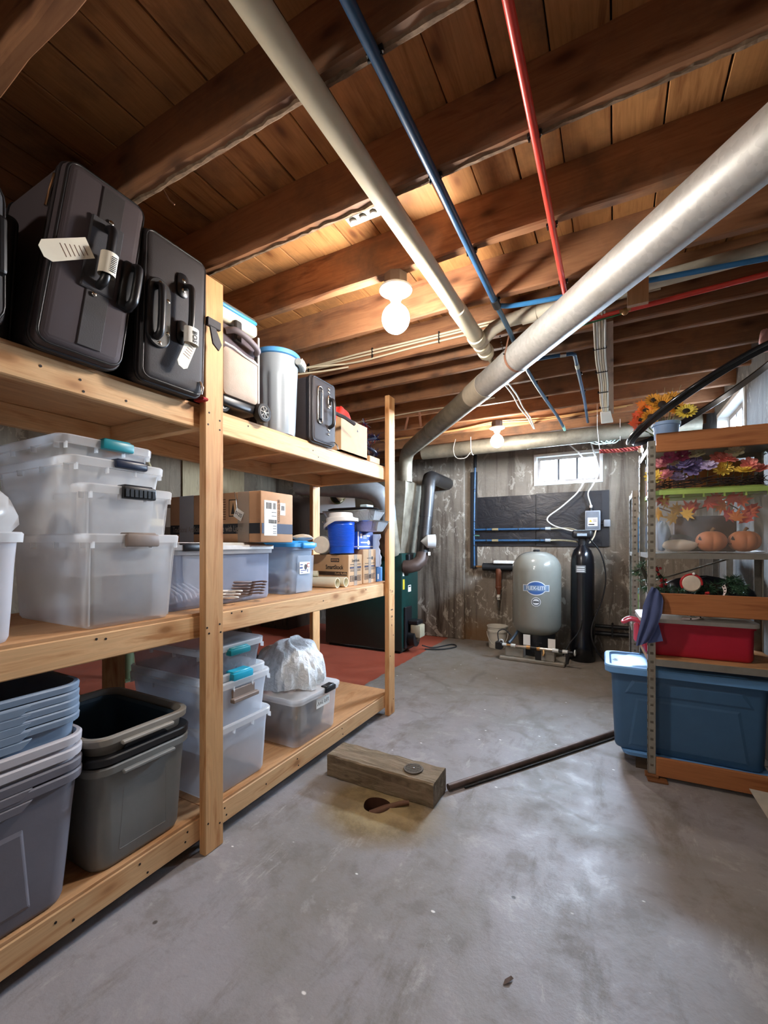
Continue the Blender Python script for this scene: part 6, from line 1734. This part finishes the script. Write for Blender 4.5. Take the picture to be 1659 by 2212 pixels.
# Christmas wreath: needles are stuff, berries and cones are parts
wr = thing('christmas_wreath', 'dark green Christmas wreath with red berries behind the orange plank', 'wreath', (0.34, 2.95, 0.887), RKZ)
rr_ = random.Random(11)
nd = MB()
cen = []
for k in range(90):
    q = k / 90
    x = -0.235 + 0.52 * q
    zz = 0.125 + 0.08 * math.sin(q * 9) * 0.4 + (0.12 * (1 - q * 3.2) if q < 0.3 else 0)
    cen.append(Vector((x, rr_.uniform(-0.05, 0.03), zz + rr_.uniform(-0.085, 0.075))))
for k in range(3600):
    c0 = cen[rr_.randrange(90)]
    dv = Vector((rr_.gauss(0, 1), rr_.gauss(0, 1), rr_.gauss(0, 0.9))).normalized()
    b = c0 + dv * 0.004
    e = c0 + dv * rr_.uniform(0.022, 0.045)
    if e.z < 0.004:
        e.z = 0.004
    w_ = dv.orthogonal().normalized() * 0.0020
    nd.add([b - w_, b + w_, e], [(0, 1, 2)])
nd_o = tag(nd.obj('needles', plain('pine_needles', '3a6044', 0.6, var=0.35, scale=30), wr), kind='stuff')
MB().tube([tuple(c) for c in sorted(cen, key=lambda v: v.x)][::6], 0.012, 6).obj('stem', plain('wreath_stem', '2c2a1e', 0.8), wr)
M_berry = plain('berry_red', 'b8262c', 0.3)
by = None
for (bx_, bz_) in ((-0.105, 0.19), (-0.13, 0.265), (0.09, 0.13)):
    for k in range(9):
        p = (bx_ + rr_.uniform(-0.018, 0.018), -0.065 + rr_.uniform(-0.01, 0.01), bz_ + rr_.uniform(-0.028, 0.028))
        if by is None:
            by = MB().sphere((0, 0, 0), 0.0075, 10, 6).obj('berry', M_berry, wr, smooth=60, loc=p)
        else:
            share(by, wr, p)
orn = thing('round_ornament', 'round cream ornament with a red rim hanging in the Christmas wreath', 'ornament', (0.372, 2.872, 1.085), RKZ)
MB().lathe([(0.001, -0.012), (0.04, -0.010), (0.046, 0.0), (0.04, 0.008), (0.001, 0.01)], 28, mat=Matrix.Rotation(PI / 2, 4, 'X')).obj('face', plain('cream_face', 'e4d8c6', 0.5), orn, smooth=50)
MB().tube(arc((0, 0, 0), 0.048, -0.2, PI + 0.6, 20, 'xz'), 0.006, 8).obj('red_rim', M_berry, orn, smooth=60)
MB().sphere((0.01, -0.008, 0.052), 0.008, 10, 6).obj('bobble', M_wh, orn, smooth=60)
ps = MB()
pts = curve([(0.515, 2.86, 1.085), (0.522, 2.855, 1.06), (0.512, 2.845, 1.03), (0.47, 2.84, 0.95), (0.40, 2.842, 0.905), (0.33, 2.85, 0.897)], 5)
ps.loft([[(p[0], p[1] - 0.001, p[2]) for p in pts], [(p[0] - 0.012, p[1] - 0.001, p[2] - 0.012) for p in pts]], False, False, False)
ps.loft([[(p[0], p[1] + 0.001, p[2]) for p in pts], [(p[0] - 0.012, p[1] + 0.001, p[2] - 0.012) for p in pts]], False, False, False)
pso = tag(ps.obj('perforated_strip', plain('strip_white', 'ddd0cc', 0.5), None), 'white perforated plastic strip winding over the orange plank', 'strip')
for k in range(1, len(pts) - 1, 3):
    MB().sphere((pts[k][0] - 0.006, pts[k][1] - 0.0015, pts[k][2] - 0.006), 0.0042, 8, 4, (1, 0.2, 1)).obj('perforation', M_dark, pso)
# blue cloth hung over the plank end and the post
cl = MB()
rows = [((0.181, 1.066), (0.205, 1.056), (0.228, 1.020)), ((0.165, 1.035), (0.20, 1.03), (0.234, 0.992)), ((0.140, 0.962), (0.188, 0.965), (0.228, 0.925)), ((0.134, 0.900), (0.172, 0.90), (0.212, 0.868)), ((0.124, 0.845), (0.155, 0.84), (0.195, 0.815)), ((0.112, 0.785), (0.138, 0.778), (0.172, 0.768)), ((0.106, 0.735), (0.128, 0.742), (0.150, 0.752))]
rg_ = []
for i, r_ in enumerate(rows):
    (xa, za), (xb, zb), (xc, zc_) = r_
    pts = []
    for k in range(13):
        q = k / 12
        if q < 0.5:
            x, z = xa + (xb - xa) * q * 2, za + (zb - za) * q * 2
        else:
            x, z = xb + (xc - xb) * (q - 0.5) * 2, zb + (zc_ - zb) * (q - 0.5) * 2
        pts.append((x, 2.772 - 0.014 * abs(math.sin(q * PI * 2.0 + 0.3)) - 0.004 * math.sin(i * 1.3 + k), z))
    rg_.append(pts)
cl.loft(rg_, False, False, False)
cl.loft([[(x, y + 0.006, z) for x, y, z in r_] for r_ in rg_], False, False, False)
cl.add([(0.165, 2.79, 0.75), (0.235, 2.79, 0.77), (0.215, 2.79, 0.86), (0.165, 2.79, 0.87)], [(0, 1, 2, 3)])
tag(cl.obj('blue_cloth', plain('blue_fabric', '4d5a86', 0.85, var=0.1), None, smooth=50), 'folded blue cloth hung over the post and orange plank', 'cloth')

# ---- green-lidded clear tote with autumn decorations
gt = tote('green_lid_tote', 'clear tote with a lime green lid full of autumn decorations', 'storage bin', (0.452, 3.035, 1.2495), 0.53, 0.39, 0.335, clear('clear_warm', 'f2eee8', 0.16), None, RKZ, 0.93, 0.014, 0.024, None, 0.04, shell=False)
M_lime = plain('lime_plastic', 'a9c66a', 0.45)
lid(gt, 0.55, 0.41, 0.347, M_lime, 0.026, 0.045)
for k in range(6):
    MB().box(-0.004 + 0.0, 0.004, -0.001, 0.003, -0.02, 0).obj('lid_tab', M_lime, gt, loc=(-0.22 + 0.09 * k, -0.196, 0.322))
def pumpkin(loc, s, label):
    t = thing('pumpkin', label, 'pumpkin', loc, 0, 'foam pumpkins in the green-lidded tote')
    m = MB()
    rings = []
    N_, K = 12, 60
    for i in range(N_ + 1):
        a = -PI / 2 + PI * i / N_
        ring = []
        for k in range(K):
            b = 2 * PI * k / K
            rib = 1 - 0.10 * abs(math.sin(b * 4.5)) ** 0.5 * math.cos(a) - 0.0
            rib = 0.90 + 0.10 * abs(math.sin(b * 4.0)) ** 0.6
            r_ = s * math.cos(a) ** 0.8 * rib + 1e-4
            ring.append((r_ * math.cos(b), r_ * math.sin(b), s * 0.78 * (1 + math.sin(a)) - (0.12 * s if i == N_ else 0)))
        rings.append(ring)
    m.loft(rings)
    m.obj('flesh', plain('pumpkin_skin', 'd98a5e', 0.6, var=0.06), t, smooth=50)
    MB().tube([(0, 0, s * 1.35), (0.004, 0, s * 1.62), (0.014, 0, s * 1.78)], [0.010, 0.008, 0.009], 8).obj('stem', plain('pumpkin_stem', '8a6a48', 0.8), t, smooth=50)
    fc = MB()
    for (dx_, dz_) in ((-0.95, 0.85), (-1.2, 0.55)):
        a = -PI / 2 + dx_
        p = Vector((math.cos(a) * s * 0.97, math.sin(a) * s * 0.97, s * dz_))
        tn_ = Vector((-math.sin(a), math.cos(a), 0))
        fc.add([p - tn_ * 0.014, p + tn_ * 0.014, p + Vector((0, 0, 0.024))], [(0, 1, 2)])
    fc.obj('carved_eye', M_dark, t)
pumpkin((0.474, 2.965, 1.258), 0.073, 'orange foam pumpkin left of the pair in the green-lidded tote')
pumpkin((0.622, 2.985, 1.258), 0.073, 'orange foam pumpkin right of the pair in the green-lidded tote')
def maple():
    pts = []
    spec = [(90, 1.0), (70, 0.45), (52, 0.75), (40, 0.42), (18, 0.85), (2, 0.40), (-25, 0.62), (-55, 0.30), (-90, 0.34)]
    for a, r_ in spec:
        pts.append((math.cos(math.radians(a)) * r_, math.sin(math.radians(a)) * r_))
    left = [(-x, y) for x, y in reversed(pts[1:-1])]
    return pts + left
mp_ = maple()
lg = thing('leaf_garland', 'garland of red and yellow maple leaves inside the green-lidded tote', 'garland', (0.43, 2.90, 1.45))
MB().tube(curve([(-0.21, 0.03, 0.06), (-0.1, 0.03, 0.02), (0.0, 0.035, 0.05), (0.1, 0.03, 0.07), (0.2, 0.035, 0.0)], 5), 0.0035, 6).obj('stem', plain('twig_brown', '5a4030', 0.8), lg)
lcols = ['c8402c', 'e0a83a', 'd8782e', 'b5322c', 'e3b44a', 'd05a30']
lm = [plain('leaf_%d' % k, c_, 0.6, var=0.12) for k, c_ in enumerate(lcols)]
lpos = [(0.261, 1.536), (0.221, 1.477), (0.315, 1.494), (0.351, 1.462), (0.368, 1.497), (0.393, 1.504), (0.451, 1.527), (0.488, 1.543), (0.516, 1.507), (0.551, 1.547), (0.59, 1.533), (0.541, 1.456), (0.571, 1.44), (0.613, 1.429), (0.645, 1.493), (0.234, 1.555), (0.294, 1.448), (0.628, 1.463)]
for k, (x, z) in enumerate(lpos):
    m = MB()
    s_ = 0.060
    n_ = len(mp_)
    cup = 0.10
    top = [(px_ * s_, 0.002 - cup * s_ * (px_ * px_ + py_ * py_), py_ * s_) for px_, py_ in mp_]
    m.add([(0, 0, 0)] + top, [(0, i + 1, (i + 1) % n_ + 1) for i in range(n_)])
    m.obj('leaf', lm[[1, 1, 4, 4, 0, 3, 0, 5, 2, 0, 5, 3, 2, 0, 3, 0, 4, 5][k]], lg, loc=(x - 0.43, 0.012 * ((k * 7) % 3), z - 1.45), rot=(rr_.uniform(-0.4, 0.4), rr_.uniform(0, 6.28), rr_.uniform(-0.5, 0.5)))
lump('white_gourd', (0.325, 2.95, 1.256), (0.085, 0.04, 0.035), plain('gourd_white', 'e2d6c8', 0.5), 'cream white gourd lying left of the pumpkins in the tote', 'gourd', 71, amp=0.1)
lump('glass_ornament', (0.33, 3.02, 1.256), (0.075, 0.05, 0.05), clear('dark_glass', '6a6a70', 0.5, 0.1), 'dark glassy ornament behind the cream gourd', 'ornament', 72, amp=0.1)
lump('blue_light_lump', (0.25, 3.05, 1.256), (0.04, 0.10, 0.09), plain('window_light_blue', 'a9c3e8', 0.8), 'pale blue lump standing for window light in the green-lidded tote', 'cloth', 73, amp=0.2)  # bluish window light on the tote's left end, put in as colour

# ---- flower wreath lying on the green lid
fw = thing('flower_wreath', 'twig wreath with pink, purple and yellow silk flowers on the green lid', 'wreath', (0.44, 2.98, 1.602))
tw = MB()
for k in range(130):
    a = rr_.uniform(-PI, 0.2)
    x = 0.25 * math.cos(a) + rr_.uniform(-0.02, 0.02)
    y = 0.11 * math.sin(a) * 1.1 + rr_.uniform(-0.02, 0.02)
    z = rr_.uniform(0.006, 0.05)
    b = a + rr_.uniform(0.2, 0.6)
    tw.tube([(x, y, z), (0.25 * math.cos((a + b) / 2) + rr_.uniform(-.01, .01), 0.12 * math.sin((a + b) / 2), z + rr_.uniform(-0.006, 0.012)), (0.25 * math.cos(b) + rr_.uniform(-.03, .03), 0.12 * math.sin(b) + rr_.uniform(-.02, .02), max(0.006, z + rr_.uniform(-0.02, 0.03)))], 0.002, 4)
tag(tw.obj('twigs', plain('dark_twig', '3a2c2c', 0.8), fw), kind='stuff')
def blossom(parent, loc, r_, mat, npet, rot, layers=2, core=None, name='blossom'):
    m = MB()
    for L_ in range(layers):
        rr3 = r_ * (1 - 0.34 * L_)
        for k in range(npet):
            a = 2 * PI * (k + 0.5 * L_) / npet
            w_ = rr3 * 2.2 / npet
            u_ = Vector((math.cos(a), math.sin(a), 0))
            s_ = Vector((-math.sin(a), math.cos(a), 0))
            lift = 0.25 + 0.45 * L_
            pts_ = [u_ * rr3 * 0.12, u_ * rr3 * 0.5 - s_ * w_ + Vector((0, 0, rr3 * lift * 0.35)), u_ * rr3 * 0.85 - s_ * w_ * 0.8 + Vector((0, 0, rr3 * lift * 0.7)), u_ * rr3 + Vector((0, 0, rr3 * lift * 0.75)), u_ * rr3 * 0.85 + s_ * w_ * 0.8 + Vector((0, 0, rr3 * lift * 0.7)), u_ * rr3 * 0.5 + s_ * w_ + Vector((0, 0, rr3 * lift * 0.35)), u_ * rr3 * 0.55 + Vector((0, 0, rr3 * lift * 0.2))]
            m.add([tuple(p + Vector((0, 0, 0.003 * L_))) for p in pts_], [(0, 1, 6), (1, 2, 6), (2, 3, 6), (3, 4, 6), (4, 5, 6), (5, 0, 6)])
    o = m.obj(name, mat, parent, loc=loc, rot=rot)
    if core:
        MB().sphere((0, 0, r_ * 0.12), r_ * 0.36, 14, 8, (1, 1, 0.5)).obj('flower_centre', core, o, smooth=60)
    return o
fm_ = {'pink': 'f2aab2', 'mag': 'c05a80', 'pur': '8d80b4', 'lil': 'c9bce0', 'yel': 'f0d460', 'cor': 'f09488', 'crm': 'ebe4c4'}
fm_ = {k: plain('petal_' + k, c_, 0.6, var=0.1) for k, c_ in fm_.items()}
fls = [('pink', 0.23, 1.758), ('pink', 0.257, 1.695), ('pink', 0.214, 1.682), ('mag', 0.279, 1.788), ('mag', 0.34, 1.795), ('pur', 0.301, 1.728), ('pur', 0.351, 1.742), ('pur', 0.4, 1.746), ('lil', 0.321, 1.679), ('lil', 0.456, 1.725), ('pur', 0.383, 1.713), ('yel', 0.523, 1.715), ('yel', 0.606, 1.688), ('yel', 0.201, 1.688), ('cor', 0.507, 1.771), ('cor', 0.541, 1.758), ('cor', 0.635, 1.722), ('cor', 0.678, 1.697), ('crm', 0.404, 1.794), ('crm', 0.573, 1.795), ('crm', 0.325, 1.763)]
for k, (c_, x, z) in enumerate(fls):
    blossom(fw, (x - 0.44, -0.06 + 0.02 * (k % 3), z - 1.602), 0.047 if c_ != 'yel' else 0.052, fm_[c_], 7 if c_ != 'yel' else 12, (PI / 2 - 0.7 + rr_.uniform(-0.4, 0.4), rr_.uniform(-0.4, 0.4), 0), 3 if c_ in ('pink', 'cor', 'pur', 'yel') else 2)
    MB().tube([(x - 0.44, -0.05 + 0.02 * (k % 3), z - 1.602), (x - 0.44, 0.0, 0.02)], 0.0018, 5).obj('flower_stem', plain('stem_green', '4f5a34', 0.7), fw)

# ---- sunflower arrangement on top of the rack
sp_ = thing('sunflower_arrangement', 'silk sunflowers and autumn leaves in a blue-grey pot on the rack', 'flowers', (0.265, 2.975, 1.846))
MB().lathe([(0.048, 0), (0.052, 0.004), (0.066, 0.135), (0.072, 0.137), (0.072, 0.155), (0.062, 0.152), (0.050, 0.02)], 28).obj('pot', plain('pot_blue_grey', '7d9cc4', 0.5), sp_, smooth=40)
sfm = {'gold': plain('petal_gold', 'd79a34', 0.6), 'orange': plain('petal_orange', 'd4762c', 0.6), 'yellow': plain('petal_yellow', 'e3cf58', 0.6), 'red': plain('petal_red', 'c8502e', 0.6)}
M_seed = plain('seed_dark', '241a14', 0.8)
sfl = [('gold', 0.241, 2.097, 1), ('gold', 0.201, 2.13, 0.8), ('gold', 0.29, 2.123, 0.9), ('orange', 0.162, 2.082, 0.8), ('yellow', 0.355, 2.04, 0.9), ('gold', 0.185, 2.038, 0.8), ('gold', 0.318, 2.072, 0.7), ('red', 0.115, 2.061, 0.6), ('red', 0.103, 2.017, 0.6), ('red', 0.122, 1.979, 0.6), ('orange', 0.145, 2.13, 0.6), ('orange', 0.138, 2.031, 0.7)]
for k, (c_, x, z, s_) in enumerate(sfl):
    lp = (x - 0.265, -0.045 + 0.012 * (k % 4), z - 1.846)
    if c_ == 'red' or s_ == 0.6:
        m = MB()
        m.add([(0, 0, 0)] + [(a_ * 0.04, 0.004 * (a_ * a_), b_ * 0.04) for a_, b_ in mp_], [(0, i + 1, (i + 1) % len(mp_) + 1) for i in range(len(mp_))])
        for j in range(3):
            share(m.obj('leaf', sfm[c_], sp_, loc=lp, rot=(0.2, rr_.uniform(0, 6), 0.3)), sp_, (lp[0] + rr_.uniform(-.02, .02), lp[1] - 0.01, lp[2] + rr_.uniform(-.03, .03)), (rr_.uniform(-.5, .5), rr_.uniform(0, 6), rr_.uniform(-.6, .6))) if j == 0 else None
    else:
        blossom(sp_, lp, 0.062 * s_, sfm[c_], 16, (PI / 2 - 0.35 + rr_.uniform(-0.35, 0.35), rr_.uniform(-0.5, 0.5), 0), 2, M_seed, 'sunflower')
    MB().tube([lp, (lp[0] * 0.5, 0.0, max(0.10, lp[2] * 0.6)), (0, 0, 0.03)], 0.0022, 5).obj('flower_stem', plain('stem_green', '4f5a34', 0.7), sp_)
for k in range(5):
    MB().tube([(0.0, 0, 0.1), (-0.03 + 0.025 * k, 0.02, 0.28), (-0.045 + 0.04 * k, 0.02, 0.36 + 0.01 * (k % 2))], 0.0016, 5).obj('dry_stalk', plain('dry_stalk', '8a7a5a', 0.8), sp_)

# ---- big black hoop resting on the rack top
hp_ = thing('black_hoop', 'large black plastic hoop tilted on top of the rack', 'hoop', (0.431, 2.95, 2.118))
ca, sa = math.cos(math.radians(30.4)), math.sin(math.radians(30.4))
def hoop(R_, off):
    return [(R_ * math.cos(t_) * ca - off * sa, R_ * math.sin(t_), R_ * math.cos(t_) * sa + off * ca) for t_ in [2 * PI * k / 72 for k in range(72)]]
MB().tube(hoop(0.415, 0.0), 0.011, 12, loop=True).obj('outer_ring', plain('hoop_black', '121316', 0.18, coat=0.4), hp_, smooth=60)
MB().loft([hoop(0.405, 0.002), hoop(0.40, -0.028), hoop(0.395, -0.028), hoop(0.399, 0.002)], False, False).obj('skirt', plain('hoop_dark', '1a1c20', 0.3), hp_, smooth=60)

# ---- bits on and beside the hidden rack
def bottle(label, loc, r_, h_, mat, capm):
    t = thing('bottle', label, 'bottle', loc, 0, 'bottles on the hidden rack')
    MB().lathe([(r_ * 0.9, 0), (r_, 0.006), (r_, h_ * 0.68), (r_ * 0.45, h_ * 0.84), (r_ * 0.4, h_ * 0.9)], 20).obj('body', mat, t, smooth=40)
    MB().lathe([(r_ * 0.46, h_ * 0.88), (r_ * 0.46, h_), (r_ * 0.4, h_ * 1.01)], 16).obj('cap', capm, t, smooth=40)
bottle('blue bottle on the upper shelf of the hidden rack', (0.165, 3.80, 1.236), 0.04, 0.30, plain('bottle_blue', '4c9ad8', 0.35), M_wh)
bottle('white bottle beside the blue one on the hidden rack', (0.195, 3.93, 1.236), 0.045, 0.26, plain('bottle_white', 'dfe6ee', 0.35), M_blue)
bottle('pale green bottle on the lower shelf of the hidden rack', (0.17, 3.80, 0.661), 0.045, 0.30, plain('bottle_green', '9fd27a', 0.35), plain('cap_aqua', '8ed4e6', 0.35))
lump('white_sack', (0.22, 3.88, 0.661), (0.05, 0.10, 0.20), plain('sack_white', 'd5dae6', 0.6, bump=0.3), 'white plastic sack on the lower shelf of the hidden rack', 'sack', 81, amp=0.2)
br = thing('braided_garland', 'red braided garland strung from the rack towards the window', 'garland', (0.0, 4.12, 2.10))
for s_ in range(3):
    MB().tube([(-0.11 + 0.31 * k / 40, 0.011 * math.cos(k * 0.62 + s_ * 2.09), 0.03 * (k / 40 - 0.5) ** 2 - 0.015 + 0.011 * math.sin(k * 0.62 + s_ * 2.09)) for k in range(41)], 0.0075, 8).obj('strand', plain('braid_%d' % s_, ['a8423a', '8f2f34', 'b85a4a'][s_], 0.7), br, smooth=60)
MB().tube([(-0.11, 0, -0.008), (-0.13, 0.02, 0.2), (-0.13, 0.03, 0.41)], 0.0016, 5).obj('tie_wire', M_nmw, br)
MB().tube([(0.20, 0, -0.008), (0.21, 0, -0.2), (0.20, 0.01, -0.41)], 0.0016, 5).obj('tie_wire', M_nmw, br)
MB().sphere((0.19, -0.01, -0.03), 0.022, 12, 8, (1, 0.6, 1)).obj('bow', plain('bow_cream', 'e2d3b4', 0.6), br, smooth=60)
